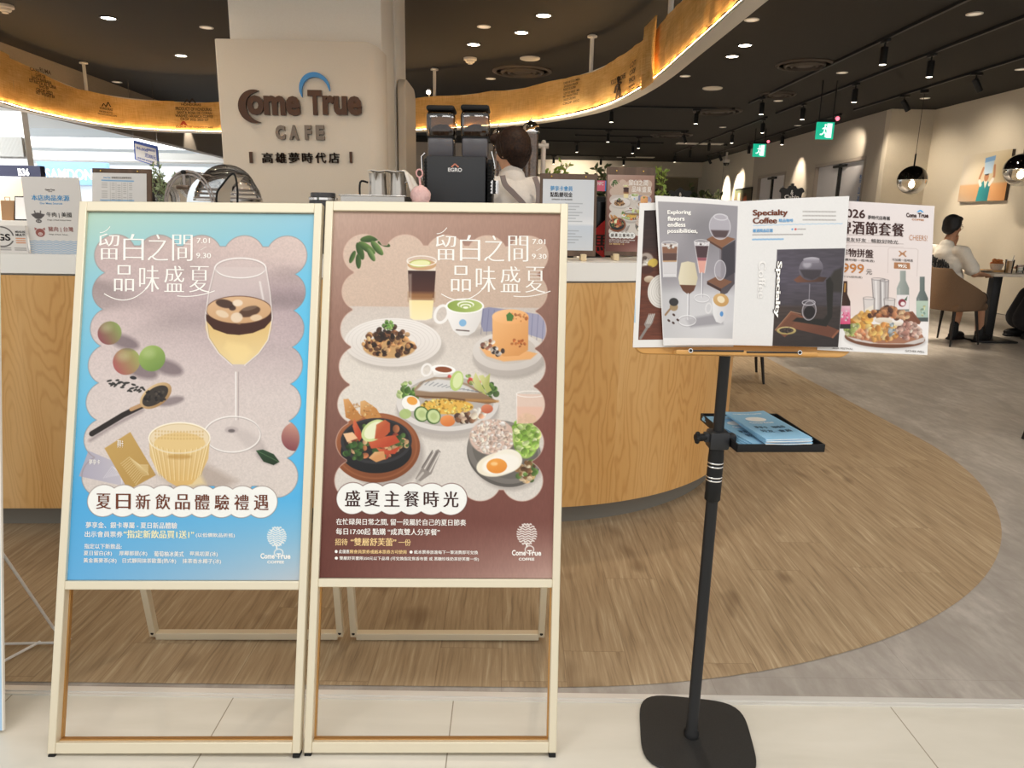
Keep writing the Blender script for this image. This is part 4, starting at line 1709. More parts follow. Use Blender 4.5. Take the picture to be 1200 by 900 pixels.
    A.ell(524, 494.5, 8.8, 6.8, 'e89a5c', 0, 1, .9, 'cf7238', (.3, .9))
    A.bits(546, 491, 12, 6, 26, ['6c4a36', '8c654c', '4a3226', 'd7b59c'], (2, 4.5))
    A.bits(561, 486, 8, 5, 14, ['e8cdb8', 'c98e6e', 'efdccd'], (2, 4.5))
    A.ell(570.5, 480, 7, 5.4, 'd98a66', 0, 1, .9, 'b95f44', (.3, .9))
    # shrimp bowl on a round board
    A.ell(452, 535, 44, 40, '857b76', 0, .5, 6)
    A.ell(440, 527, 51, 41, '9c5f3f', 0, 1, .9, '7b4528', (.3, .9))
    A.ell(440, 526, 47, 37, 'a96a47', 0, .6, 2, ring=1.4)
    A.poly([(401, 470.5), (407, 470), (417, 484), (424, 492), (415, 497), (404, 492)], 'd9a56c', 1, .8, 'b97f45', (1, 1))
    A.poly([(421, 473), (426, 471.5), (440, 481), (446, 491), (432, 496), (421, 488)], 'dcb07a', 1, .8, 'be8549', (1, 1))
    A.bits(413, 484, 9, 9, 14, ['c0854d', 'e6bf8b', 'a86f3a'], (.8, 1.8), .6)
    A.bits(433, 484, 9, 8, 14, ['c0854d', 'e6bf8b', 'a86f3a'], (.8, 1.8), .6)
    A.ell(440, 531, 41.5, 26, '2b2a2b', 0, 1, .8, '1c1b1c', (.2, 1))
    A.ell(440, 519, 41.5, 27, '343335')
    A.ell(440, 518.5, 38, 24, '2a2625')
    A.bits(440, 518, 34, 21, 60, ['b85c3c', 'd98355', '5d7a3b', 'e2b184', '8b3a2a', '486333'], (2, 5.5))
    A.bits(414, 531, 12, 9, 24, ['3c5a2e', '567a3e', '2d4724'], (2, 4.5))
    A.bits(470, 520, 8, 8, 20, ['4c6b37', 'dcae80', '35512a'], (2, 4.5))
    for q in ([(414, 493), (420, 504), (424, 514), (420, 520), (415, 512), (412, 502)], [(430, 519), (448, 514), (462, 512), (468, 520), (454, 526), (434, 528)], [(440, 527), (456, 530), (470, 524), (462, 534), (446, 535)]):
        A.poly(q, 'd2704a', 1, 1, 'b5492f', (1, .6))
    A.ell(437, 507, 16, 11, 'c9d596', -38)
    A.ell(437.5, 506.5, 13, 8.4, 'e5e8c4', -38)
    A.poly([(440, 500), (450, 494), (456, 498), (456, 508), (448, 516), (438, 517)], 'cf7a50', 1, 1, 'b65636', (1, 1))
    A.poly([(431, 539), (438, 532), (449, 531), (451, 540), (440, 544)], 'e6bb8d', 1, 1, 'cf9460', (1, 1))
    A.poly([(401, 511), (412, 509), (418, 516), (406, 521)], 'e9bd93', 1, 1)
    # plate with rice, egg and salad
    A.ell(594, 539, 44, 36, '8d837d', 20, .5, 5)
    A.ell(590.7, 533.5, 45, 37, '5f5a55', 24)
    A.ell(590.7, 530.5, 44.6, 36, '8a857f', 24, 1, .8, '77716b', (0, 1))
    A.ell(592, 529.5, 40, 31, '6b6660', 24)
    A.ell(577, 513, 27, 21, 'd3b7a8', 0, 1, 2)
    A.bits(577, 513, 25, 20, 170, ['e0c8ba', 'ecdacd', 'd6b9a8', 'e4cec0', 'efe0d6'], (1.2, 3.0))
    A.bits(577, 513, 22, 18, 12, ['8a6a5c', '9a786a'], (.6, 1.1), .7)
    A.ell(617, 511, 16, 27, '9dbb5e', 0, 1, 2)
    A.bits(617, 511, 15, 26, 130, ['a5c85e', 'c2dc80', '7fa544', 'd6e8a0', '94b953'], (1.6, 4.2))
    A.bits(617, 553, 11, 12, 44, ['c7a274', '9c7248', '6d4c30', '5a7a3a', 'e2c9a4'], (1.8, 4.5))
    A.ell(584, 545, 26, 14, 'efe5cf', -12, 1, 1.4)
    A.ell(594, 541, 18, 14, 'f3ecdc', -8, 1, 1.4)
    A.ell(587, 545, 22, 11.5, 'f9f4ea', -12, .8, 3)
    A.ell(582, 547, 12, 8.8, 'f0a64e', 0, 1, .9, 'e08a34', (.2, .9))
    A.ell(579, 544.5, 4, 2.2, 'fbd9a0', 0, .7, 2)
    # drink glass
    A.poly([(605.5, 462), (640, 462), (640, 496), (606, 497)], 'e6c6b4', .75)
    A.ell(622, 462, 16.5, 3.6, 'f6efe9', 0, .9, .8, ring=1)
    A.line([(605.5, 462), (606, 497)], 1, 'f6efe9', .8)
    A.poly([(606, 477), (636, 477), (636, 496), (606, 497)], 'e9b9a2', .6, 2)
    # fork
    A.line([(489, 566), (498, 553)], 4.4, '8f8781', .5, 4)
    A.poly([(486, 563), (494, 549), (504, 533), (513, 528), (516, 531), (505, 557), (492, 566)], '8d847e', .95)
    for k in range(4):
        A.line([(494 + k * 3, 549.5 + k * 1.6), (506 + k * 2.8, 530 + k * .8)], 1.5, 'd8d0c8' if k % 2 else '6f6762')
    A.line([(489, 563), (495, 556)], 2.6, 'cdc5bd', .8)
    A.clip = None
    A.fill(A.img * 0 + A.c('d8b5a4'), edge_of(m) * .55)
    pill(A, None, [412.3 + k * 23.2 for k in range(6)], 586.5, 18.3, '', 0, 0, 0, 0, None, '5a332c')
    logo_mark(A, 617.6, 626.5, 11.5, 12.5, 600, 634.6, 645.2)
    return A


def poster_text_drinks(A, parent):
    mb = MB()
    title(A, mb, 0, 0)
    X = lambda s, a, b, c, d, m=INK_W, off=.016, se=0.: A.text(mb, s, a, b, c, d, m, off, se)
    for k, ch in enumerate('夏日新飲品體驗禮遇'):
        A.text(mb, ch, 109.5 + k * 23.2, 127 + k * 23.2, 580, 598, INK_BR, -.004, .022)
    X('夢享金、銀卡專屬 - 夏日新品體驗', 97.6, 205, 613.4, 620.6)
    X('出示會員票券', 96.5, 141, 624.2, 631.2)
    X('“指定新飲品買1送1”', 142, 225, 622.6, 632, INK_CREAM, .025)
    X('(以低價飲品折抵)', 227, 273, 625.4, 631)
    X('指定以下新飲品:', 96, 140, 639, 645)
    for s_, a, b in (('夏日留白(冰)', 95.3, 128.5), ('厚椰那提(冰)', 137, 170), ('葡萄柚冰美式', 178, 213), ('莓風初夏(冰)', 220, 253)):
        X(s_, a, b, 647.2, 653.6)
    for s_, a, b in (('黃金蕎麥茶(冰)', 95, 134), ('日式靜岡抹茶歐蕾(熱/冰)', 141, 204), ('抹茶香水椰子(冰)', 211.5, 257)):
        X(s_, a, b, 655.8, 662.2)
    X('夢享卡', 134, 141, 517, 526)
    X('夢享卡', 101, 114, 540, 546)
    logo(A, mb, 322.5, 629, 11, 11.5, 303.5, 339, 648.8, 311.5, 331.5, 657.6)
    mb.build('lettering', parent)


def poster_text_meals(A, parent):
    mb = MB()
    title(A, mb, 398.5, -1)
    X = lambda s, a, b, c, d, m=INK_W, off=.016, se=0.: A.text(mb, s, a, b, c, d, m, off, se)
    for k, ch in enumerate('盛夏主餐時光'):
        A.text(mb, ch, 403.5 + k * 23.1, 421.5 + k * 23.1, 577.2, 595.6, INK_DK, -.004, .022)
    X('在忙碌與日常之間, 留一段屬於自己的夏日節奏', 393.4, 546, 609.8, 617.6)
    X('每日17:00起 點購 “成真雙人分享餐”', 393.2, 515, 621.2, 628.8)
    X('招待', 392.2, 407, 633.4, 641.2, INK_GOLD)
    X('“雙層舒芙蕾”', 410.5, 464, 632.4, 641.6, INK_GOLD, .028)
    X('一份', 466.5, 481, 633.4, 641.2, INK_GOLD)
    X('● 此優惠', 392, 409, 646.2, 650.6)
    X('限會員票券或紙本票券方可使用', 409.6, 476, 646.2, 650.6, INK_GOLD, .03)
    X('● 紙本票券放進每下一筆消費即可兌換', 479.5, 560, 646.2, 650.6)
    X('● 雙層舒芙蕾限350元以下品項 (可兌換指定焦香布蕾 或 黑糖珍珠奶茶舒芙蕾一份)', 392, 561, 654, 658.8)
    logo(A, mb, 617.6, 626.5, 11.5, 12.5, 600, 634.6, 645.2, 608, 626.5, 654.2)
    mb.build('lettering', parent)


def make_stand(label, O, ex, ew, W, L, U0, U1, V0, V1, quad, artfn, textfn, name='poster_stand'):
    O, ex, ew = Vector(O), Vector(ex).normalized(), Vector(ew).normalized()
    nrm = ex.cross(ew).normalized()                      # towards the viewer
    t = thing(name, label, 'poster stand', tuple(O + ex * W / 2 + Vector((0, .25, 0))))
    M = frame(O, ex, ew, nrm)
    D = .028
    bw = .0195
    mb = MB()
    mb.T = M
    # uprights, rails: mitred tube frame with a raised lip
    for u in (bw / 2, W - bw / 2):
        mb.box((u, L / 2 + .004, -D / 2), (bw, L - .008, D), GOLD)
    for w_, h in ((L - .0125, .025), (V0 - .0115, .021), (.021, .026)):
        mb.box((W / 2, w_, -D / 2), (W - 2 * bw, h, D), GOLD)
    mb.build('front_frame', t, bev=.0018)
    mb = MB()
    mb.T = M
    for u in (bw + .002, W - bw - .002):
        mb.box((u, (V0 - .02 + .034) / 2, -D + .002), (.004, V0 - .055, .01), GOLD_IN)
    mb.box((W / 2, .0352, -D + .006), (W - 2 * bw - .004, .003, .016), GOLD_IN)
    mb.build('inner_groove', t)
    for u in (bw / 2, W - bw / 2):
        mb = MB()
        mb.T = M
        mb.rbox((u, .001, -D / 2), (bw * .9, .010, D * .9), .002, RUBBER)
        mb.build('rubber_foot', t)
    # hinged back leg frame
    hz = L * .80
    hin = O + ew * hz - nrm * (D + .004)
    yb = Vector(O + Vector((0, .505, 0)))
    for s_ in (.018, W - .016):
        a = hin + ex * s_
        b = Vector((O.x, yb.y, 0.012)) + ex * s_
        mb = MB()
        mb.bar(a, b, .020, .024, GOLD, (0, 1, 0))
        mb.build('back_leg', t, bev=.0015)
        mb = MB()
        mb.cyl(b + Vector((0, -.013, .012)), b + Vector((0, -.0145, .012)), .005, BLACK, seg=12)
        mb.build('bolt', t)
    mb = MB()
    a = Vector((O.x, yb.y, .0115)) + ex * .026
    b = Vector((O.x, yb.y, .0115)) + ex * (W - .024)
    mb.bar(a, b, .026, .022, GOLD)
    mb.build('back_crossbar', t, bev=.0015)
    # backing sheet and poster
    mb = MB()
    mb.T = M
    mb.box((W / 2, (V0 + V1) / 2, -.016), (W - 2 * bw, V1 - V0 + .004, .006), mat('grey_backing_board', 'a9a49c', .7))
    mb.build('backing_board', t)
    A = artfn(quad, 270, 434)
    up = lambda u, w: M @ Vector((u, w, -.009))
    A.surf = flat_surf(up(U0, V1), up(U1, V1), up(U0, V0))
    ink = A.mesh('poster_print', A.surf, t)
    textfn_parent = ink
    A2 = A
    textfn(A2, ink)
    return t, A


make_stand('gold framed poster stand showing a wine glass drink on a blue poster', (-1.103, 1.478, 0), (1, .010, 0.010), (.012, .385, 1.325), .613, 1.375, .0175, .5935, .4245, 1.3485,
           [(97.5, 251.5), (364, 250), (350.3, 680.5), (75, 682)], art_drinks, poster_text_drinks)
make_stand('gold framed poster stand showing plates of food on a brown poster', (-.4835, 1.492, 0), (1, .010, 0.008), (.012, .385, 1.325), .6225, 1.388, .018, .603, .433, 1.362,
           [(388, 250), (657.3, 248.7), (647.5, 678), (373.3, 679)], art_meals, poster_text_meals)
# ------------------------------------------------------------------ menu stand
CLAMP = mat('grey_black_clamp', '26272a', .4, .1)
t = thing('menu_stand', 'black pole stand with rounded floor plate, side tray and wooden reading desk', 'stand', (.492, 1.574, 0))
SX, SY = .492, 1.574
mb = MB()
pts = []
for k in range(64):
    a = 2 * PI * k / 64
    c, s_ = math.cos(a), math.sin(a)
    r_ = .141 / (abs(c) ** 4.2 + abs(s_) ** 4.2) ** (1 / 4.2)
    pts.append((r_ * c, r_ * s_))
T = Matrix.Translation((.505, 1.583, .0)) @ Matrix.Rotation(R(-8), 4, 'Z')
mb.T = T
mb.prism([(x * .985, y * .985) for x, y in pts], .003, BLACK)
mb.T = T @ Matrix.Translation((0, 0, .003))
mb.prism(pts, .006, m_noisy('black_powder_coat', '1d1c1b', '282726', 300, .55))
mb.build('floor_plate', t, bev=.002)
mb = MB()
mb.lathe([(.019, .008), (.019, .02), (.0145, .026), (.0138, .70)], BLACK, (SX, SY, 0))
mb.build('lower_pole', t)
mb = MB()
mb.lathe([(.0145, .655), (.0185, .66), (.0185, .70), (.0182, .705), (.0182, .765), (.0175, .775), (.0175, .79)], BLACKP, (SX, SY, 0))
o = mb.build('locking_sleeve', t)
for z in (.752, .743, .717, .709):
    mb = MB()
    mb.lathe([(.0184, -.0016), (.0190, -.0008), (.0190, .0008), (.0184, .0016)], CHROME, (SX, SY, z))
    mb.build('silver_ring', o)
mb = MB()
mb.lathe([(.0125, .78), (.0125, 1.04)], BLACK, (SX, SY, 0))
mb.build('upper_pole', t)
mb = MB()
mb.rbox((SX, SY, .808), (.046, .046, .042), .006, CLAMP)
mb.rbox((SX + .028, SY + .006, .805), (.03, .026, .03), .005, CLAMP)
mb.rbox((SX - .024, SY - .004, .814), (.02, .02, .022), .003, CLAMP)
o = mb.build('clamp', t)
mb = MB()
mb.cyl((SX - .03, SY - .006, .814), (SX - .055, SY - .012, .814), .009, BLACKP, seg=12)
for k in range(4):
    a = k * PI / 2
    mb.ell((SX - .05, SY - .011 + .009 * math.cos(a), .814 + .009 * math.sin(a)), (.006, .006, .006), BLACKP, 10, 6)
mb.build('knob', o)
# tray
TR_ = Matrix.Translation((.615, 1.655, .795)) @ Matrix.Rotation(R(3), 4, 'Z')
mb = MB()
mb.T = TR_
mb.rbox((0, 0, .002), (.205, .262, .004), .0019, BLACKP)
for x in (-.1, .1):
    mb.rbox((x, 0, .009), (.005, .262, .019), .002, BLACKP)
for y in (-.1285, .1285):
    mb.rbox((0, y, .009), (.205, .005, .019), .002, BLACKP)
mb.rbox((-.115, -.06, .004), (.05, .03, .012), .003, CLAMP)
mb.build('side_tray', t)
# leaflets on the tray
SKY = mat('sky_blue_card', '8fbfdd', .45, 0, .3)
LDK = mat('leaflet_ink', '3d5a73', .6)


def leaflet(label, group, c, rz, z, w=.112, l=.232, print_=False, sag=.004):
    o = thing('leaflet', label, 'leaflet', (*c, z), R(rz), group)
    mb = MB()
    n = 8
    vs, fs = [], []
    for i in range(n + 1):
        u = i / n - .5
        zz = sag * (abs(u) * 2) ** 2
        for dz in (0, .0022):
            vs += [(u * w, -l / 2, zz + dz), (u * w, l / 2, zz + dz)]
    for i in range(n):
        a = i * 4
        fs += [(a, a + 1, a + 5, a + 4), (a + 2, a + 6, a + 7, a + 3), (a, a + 4, a + 6, a + 2), (a + 1, a + 3, a + 7, a + 5)]
    fs += [(0, 2, 3, 1), (n * 4, n * 4 + 1, n * 4 + 3, n * 4 + 2)]
    mb.add(vs, fs, SKY, False)
    mb.build('card', o, local=True)
    mb = MB()
    mb.box((0, -l / 2 - .0002, .0012 + sag * .3), (w * .96, .0006, .0014), PAPER)
    mb.build('paper_edge', o, local=True)
    if print_:
        mb = MB()
        f = lambda x0, x1, y0, y1: (lambda u, v, q: (lerp(x0, x1, u), lerp(y0, y1, v), .0030 + sag * (2 * lerp(x0, x1, u) / w) ** 2))
        mb.text('COMETRUE COFFEE', f(-.038, .038, .088, .096), INK_W, .03)
        mb.text('Come True', f(-.03, .03, .010, .022), INK_W, .03)
        for (s_, x0, x1, y0, y1) in (('夢享卡', -.036, -.004, -.032, -.014), ('咖啡券', .008, .04, -.032, -.014), ('好友', -.036, -.004, -.062, -.044), ('會員', .008, .04, -.062, -.044)):
            mb.text(s_, f(x0, x1, y0, y1), LDK, .02)
        mb.build('lettering', o, local=True)
        mb = MB()
        vs = [(0, .045, .0032)] + [(.026 * math.cos(k * PI / 12), .045 + .019 * math.sin(k * PI / 12), .0034) for k in range(24)]
        mb.add(vs, [(0, k + 1, (k + 1) % 24 + 1) for k in range(24)], INK_W, False)
        mb.build('oval_mark', o, local=True)
    return o


zl = .7995
for k in range(4):
    top = k == 3
    leaflet('sky blue leaflet on top of the left pile, partly under the right pile' if top else 'sky blue leaflet lower in the left pile on the black tray', None if top else 'leaflets in the left pile',
            (.578 + .003 * k, 1.652 + .003 * (k % 2)), 9 + k * 1.5, zl + k * .0028, print_=top, sag=.002)
for k in range(4):
    top = k == 3
    leaflet('sky blue leaflet with white oval mark on top of the right pile' if top else 'sky blue leaflet lower in the right pile on the black tray', None if top else 'leaflets in the right pile',
            (.630 - .002 * k, 1.640 + .004 * (k % 2)), 4 + k * 1.2, zl + .0132 + k * .003, print_=top, sag=.003)

# wooden reading desk
DKW = m_woodsimple('honey_bamboo', 'b98645', 'd6a666', .4, 'x', .8)
ELEAN = Vector((0, .26, .966)).normalized()
DN = Vector((1, 0, 0)).cross(ELEAN)                  # (0,-.966,.26) towards the viewer
DO = Vector((.27, 1.492, 1.036))
MD = frame(DO, (1, 0, 0), ELEAN, DN)
mb = MB()
mb.T = MD
W_ = .47
rr = .028
shape = [(rr + rr * math.cos(R(a)), -.014 + rr + rr * math.sin(R(a))) for a in range(180, 271, 15)] + [(W_ - rr + rr * math.cos(R(a)), -.014 + rr + rr * math.sin(R(a))) for a in range(270, 361, 15)] + [(W_ - .03, .27), (.05, .27), (.03, .03)]
mb.T = MD @ Matrix.Translation((0, 0, -.018))
mb.prism(shape, .012, DKW)
o = mb.build('desk_board', t, bev=.002)
mb = MB()
mb.T = MD
mb.rbox((.235, -.011, .008), (.30, .010, .032), .003, DKW)
mb.build('ledge', o)
for s_, x in ((1, .115), (-1, .345)):
    mb = MB()
    mb.T = MD
    mb.cyl((x, -.008, .0245), (x + s_ * .112, -.0068 - (s_ < 0) * .002, .0245), .0018, BLACK, seg=8)
    mb.cyl((x, -.008, .0235), (x, -.008, .0262), .0048, CHROME, seg=16)
    mb.cyl((x, -.008, .0255), (x, -.008, .0275), .0032, BLACK, seg=12)
    mb.build('page_holder', o)
mb = MB()
mb.T = MD
p = MD.inverted() @ Vector((SX, SY, 1.03))
mb.rbox((p.x, .05, -.032), (.07, .09, .028), .005, CLAMP)
mb.build('desk_bracket', t)


# ------------------------------------------------------------------ menu pages on the desk
def page(name, parent, quad, lift, artfn, W, H, bulge=0., ss=2.0):
    c = [onplane(x, y, DO, DN) + DN * lift for x, y in quad]
    A = Art(W, H, quad, ss, 11)
    TL, TR, BR, BL = [np.array(q) for q in c]

    def surf(u, v):
        b = bulge * np.sin(PI * np.clip(u, 0, 1)) + bulge * .5 * np.sin(PI * np.clip(v, 0, 1))
        return tuple((TL[k] * (1 - u) + TR[k] * u) * (1 - v) + (BL[k] * (1 - u) + BR[k] * u) * v + DN[k] * b for k in range(3))
    A.surf = surf
    artfn(A)
    # sheet with thickness
    mb = MB()
    n = 14
    vs, fs = [], []
    for i in range(n + 1):
        for j in range(n + 1):
            q = Vector([float(x) for x in surf(np.array(i / n), np.array(j / n))])
            vs += [q - DN * .0004, q - DN * .0014]
    for i in range(n):
        for j in range(n):
            a = (i * (n + 1) + j) * 2
            b, c_, d = a + 2, a + 2 * (n + 1) + 2, a + 2 * (n + 1)
            fs += [(a, b, c_, d), (d + 1, c_ + 1, b + 1, a + 1)]
            if i == 0:
                fs.append((a, a + 1, b + 1, b))
            if i == n - 1:
                fs.append((d, c_, c_ + 1, d + 1))
            if j == 0:
                fs.append((a, d, d + 1, a + 1))
            if j == n - 1:
                fs.append((b, b + 1, c_ + 1, c_))
    mb.add(vs, fs, PAPER, True)
    o = mb.build(name, parent, auto=60)
    A.mesh('page_print', surf, o, .78)
    return A, o


def glass(A, cx, y0, y1, w0, w1, layers, stem=None, foot=None):
    """tapering drink glass: layers = [(fraction from top, colour)...]"""
    f = lambda t: lerp(w0, w1, t)
    for k, (t0, c) in enumerate(layers):
        t1 = layers[k + 1][0] if k + 1 < len(layers) else 1.
        A.poly([(cx - f(t0), lerp(y0, y1, t0)), (cx + f(t0), lerp(y0, y1, t0)), (cx + f(t1), lerp(y0, y1, t1)), (cx - f(t1), lerp(y0, y1, t1))], c, .95, 1)
    A.line([(cx - w0, y0), (cx - w1, y1)], .6, 'f6f4f4', .8)
    A.line([(cx + w0, y0), (cx + w1, y1)], .6, 'f6f4f4', .8)
    A.ell(cx, y0, w0, w0 * .28, 'f2eeee', 0, .9, .7, ring=.6)
    if stem:
        A.line([(cx, y1), (cx, stem)], 1.4, 'efedf0', .9)
        A.line([(cx + .7, y1), (cx + .7, stem)], .7, '6d6870', .8)
    if foot:
        A.ell(cx, stem + 1, foot, foot * .45, 'd9d6d9', 0, .5)
        A.ell(cx, stem + 1, foot, foot * .45, 'f6f4f5', 0, .9, .7, ring=.8)
        A.ell(cx, stem + 1.8, foot, foot * .45, '8b868c', 0, .5, .7, ring=.5)


def art_backpage(A):
    A.img[:] = A.c('eeebe7')
    A.clip = np.clip(((A.X > A.p(752.5, 300)[0]) & (A.Y > A.p(760, 246)[1]) & (A.Y < A.p(760, 398)[1])).astype(float), 0, 1)
    A.fill(A.grad([(0, '2c211f', '2c211f'), (.3, '3c2a26', '30221e'), (.42, '5e3527', '5e3527'), (1, '6f3d2c', '75412f')]) * (.9 + .2 * A.noise(8, 1.2))[..., None], A.clip)
    A.ell(757, 305, 9, 9, 'b4a79a', 0, .9, 2)
    A.bits(757, 309, 8, 8, 24, ['c9bfb4', '6d5a50', 'e4dcd2'], (1.4, 3))
    A.ell(765, 308, 6, 5, 'd2b456', -20)
    A.ell(758, 316, 8, 5, '4a2a22', 0, 1, 2)
    A.ell(761, 327, 6, 4, 'dccbb4', 0, 1, .8, 'a78d74')
    A.ell(776, 341, 17, 20, 'e8e3dc')
    for k in range(5):
        A.ell(776, 341, 15 - k * 2.6, 18 - k * 3, 'b9b2aa', 0, .7, .7, ring=.6)
    A.line([(751, 396), (759, 383)], 3, '8c8580')
    A.poly([(757, 384), (755, 380), (760, 369), (768, 367.5), (765, 378), (761, 384)], '9d9691', .9)
    for k in range(4):
        A.line([(758 + k * 1.5, 379), (761 + k * 2, 367.6)], .7, 'd8d2cb')
    A.clip = None
    A.poly([(741, 349), (745, 349), (745, 378), (741, 378)], 'a8c8dc')


def art_leftpage(A):
    A.img[:] = A.c('efecea')
    qx = [(770.7, 238.2), (864, 243.3), (857.5, 398.4), (777.2, 397.8)]
    m = np.zeros(A.X.shape)
    sv = A.img.copy()
    A.img[:] = 0
    A.poly(qx, 'ffffff')
    m = A.img[..., 0].copy()
    A.img = sv
    bg = A.grad([(0, 'a8a4a5', '9e9a9f'), (.2, 'a19da0', '99959b'), (.5, 'aaa5ab', 'a09ba2'), (.6, 'b9b5b9', 'b1adb2'), (.66, 'd2d0d2', 'cfcdd0'), (1, 'dcdadb', 'd8d7d9')])
    bg = bg * (1 - .12 * np.clip((A.noise(60, 40) - .5) * 3, 0, 1))[..., None]
    A.fill(bg, m)
    A.clip = m
    H0 = A.Hm
    A.k = 1.1667
    A.Hm = H0 @ np.array([[A.k, 0, 745 * (1 - A.k)], [0, A.k, 285 * (1 - A.k)], [0, 0, 1]])
    A.poly([(795, 366), (830, 360), (832, 370), (800, 373)], '8e8a90', .7, 4)
    # wooden stand with carafe
    A.poly([(830, 298), (843, 291), (843, 333), (836, 342), (829, 345)], '4a4247', .9)
    A.poly([(816, 288), (826, 282), (844, 287), (831, 297)], '8a5f45')
    A.poly([(816, 288), (831, 297), (831, 299.5), (816, 290)], '5a3a2b')
    A.poly([(831, 297), (844, 288), (843.5, 322), (831, 330)], '3f3b42', .9)
    A.poly([(816, 331), (826, 326), (841, 331), (830, 338)], '7f5843')
    A.poly([(816, 331), (830, 338), (830, 341), (816, 334)], '47302a')
    A.ell(829, 274, 11, 13, 'b7b2ba', 0, .9)
    A.poly([(820, 278), (838, 278), (835, 286), (823, 286)], '4d3b3c', .9, 2)
    A.ell(829, 274, 11, 13, 'e6e3e8', 0, .7, .8, ring=.8)
    A.ell(830, 263, 7, 3, 'dedbe0', 0, .9, .8, ring=1)
    A.line([(829, 299), (829, 312)], .9, '6d666c', .8)
    A.ell(829, 320, 6.2, 10, 'a9a4ab', 0, .8)
    A.ell(829, 320, 6.2, 10, 'e9e6ea', 0, .8, .8, ring=.8)
    glass(A, 779, 293, 327, 8, 6.4, [(0, 'd8cdc6'), (.1, '8a5f48'), (.3, '5a4038'), (.52, 'c79a6a'), (.56, 'd9d5d6'), (.9, 'e2dfe0')])
    A.bits(779, 295, 6, 2.4, 10, ['f0e8e0', '6d4f40'], (.8, 1.8))
    glass(A, 811, 291, 323, 7.5, 2.6, [(0, 'd5cfd2'), (.14, '4a3438'), (.52, '9a5560'), (.62, 'e6a798')], 346, 8.5)
    A.bits(811, 293, 5, 2, 8, ['4a3a3c', 'e8e0e2'], (.7, 1.6))
    A.poly([(790.5, 313), (797, 311.5), (804, 313), (806.8, 328), (805, 335.5), (789, 335), (787.5, 328)], 'e6dcc2', 1, .8, 'd2c6a8', (1, 0))
    A.poly([(789, 334.5), (805, 335), (803, 340), (797.5, 344), (792, 340)], '6a4534', 1, .8)
    A.line([(797.3, 343), (797, 366)], 1.5, 'f2f0f2')
    A.line([(798.1, 343), (797.8, 366)], .7, '77727a', .9)
    A.ell(796.5, 367, 10, 5, 'd2cfd2', 0, .5)
    A.ell(796.5, 367, 10, 5, 'f4f3f4', 0, .9, .7, ring=.9)
    A.ell(796.5, 368, 10, 5, '8d888e', 0, .6, .7, ring=.5)
    A.line([(782, 354), (774.5, 362)], 2, '9a7c5e')
    A.ell(783, 355, 4.6, 4, 'a58d69')
    A.ell(783, 350.5, 5.2, 4, '3a3838', 0, 1, .8)
    for x, y in ((783, 362), (778, 367), (782.5, 369), (787, 366.5)):
        A.ell(x, y, 1.7, 1.1, '4a3530', 30)
    A.ell(817.5, 356, 3.2, 5, 'e4e1e2', 10, 1, .8, ring=1.6)
    A.poly([(821, 347), (838.5, 351), (834, 366), (830, 369.5), (825, 368), (822, 362)], 'edebec', 1, .8, 'd0cdd0', (1, 0))
    A.ell(829.8, 348.5, 9, 6.6, 'd7b078', 8, 1, .8, 'c69a5e', (.6, .6))
    A.ell(829.8, 348, 4.5, 3.4, 'f0dfbd', 20)
    A.ell(830.5, 361, 2, 2.6, '5b93cc')
    A.clip = None
    A.k, A.Hm = 1., H0


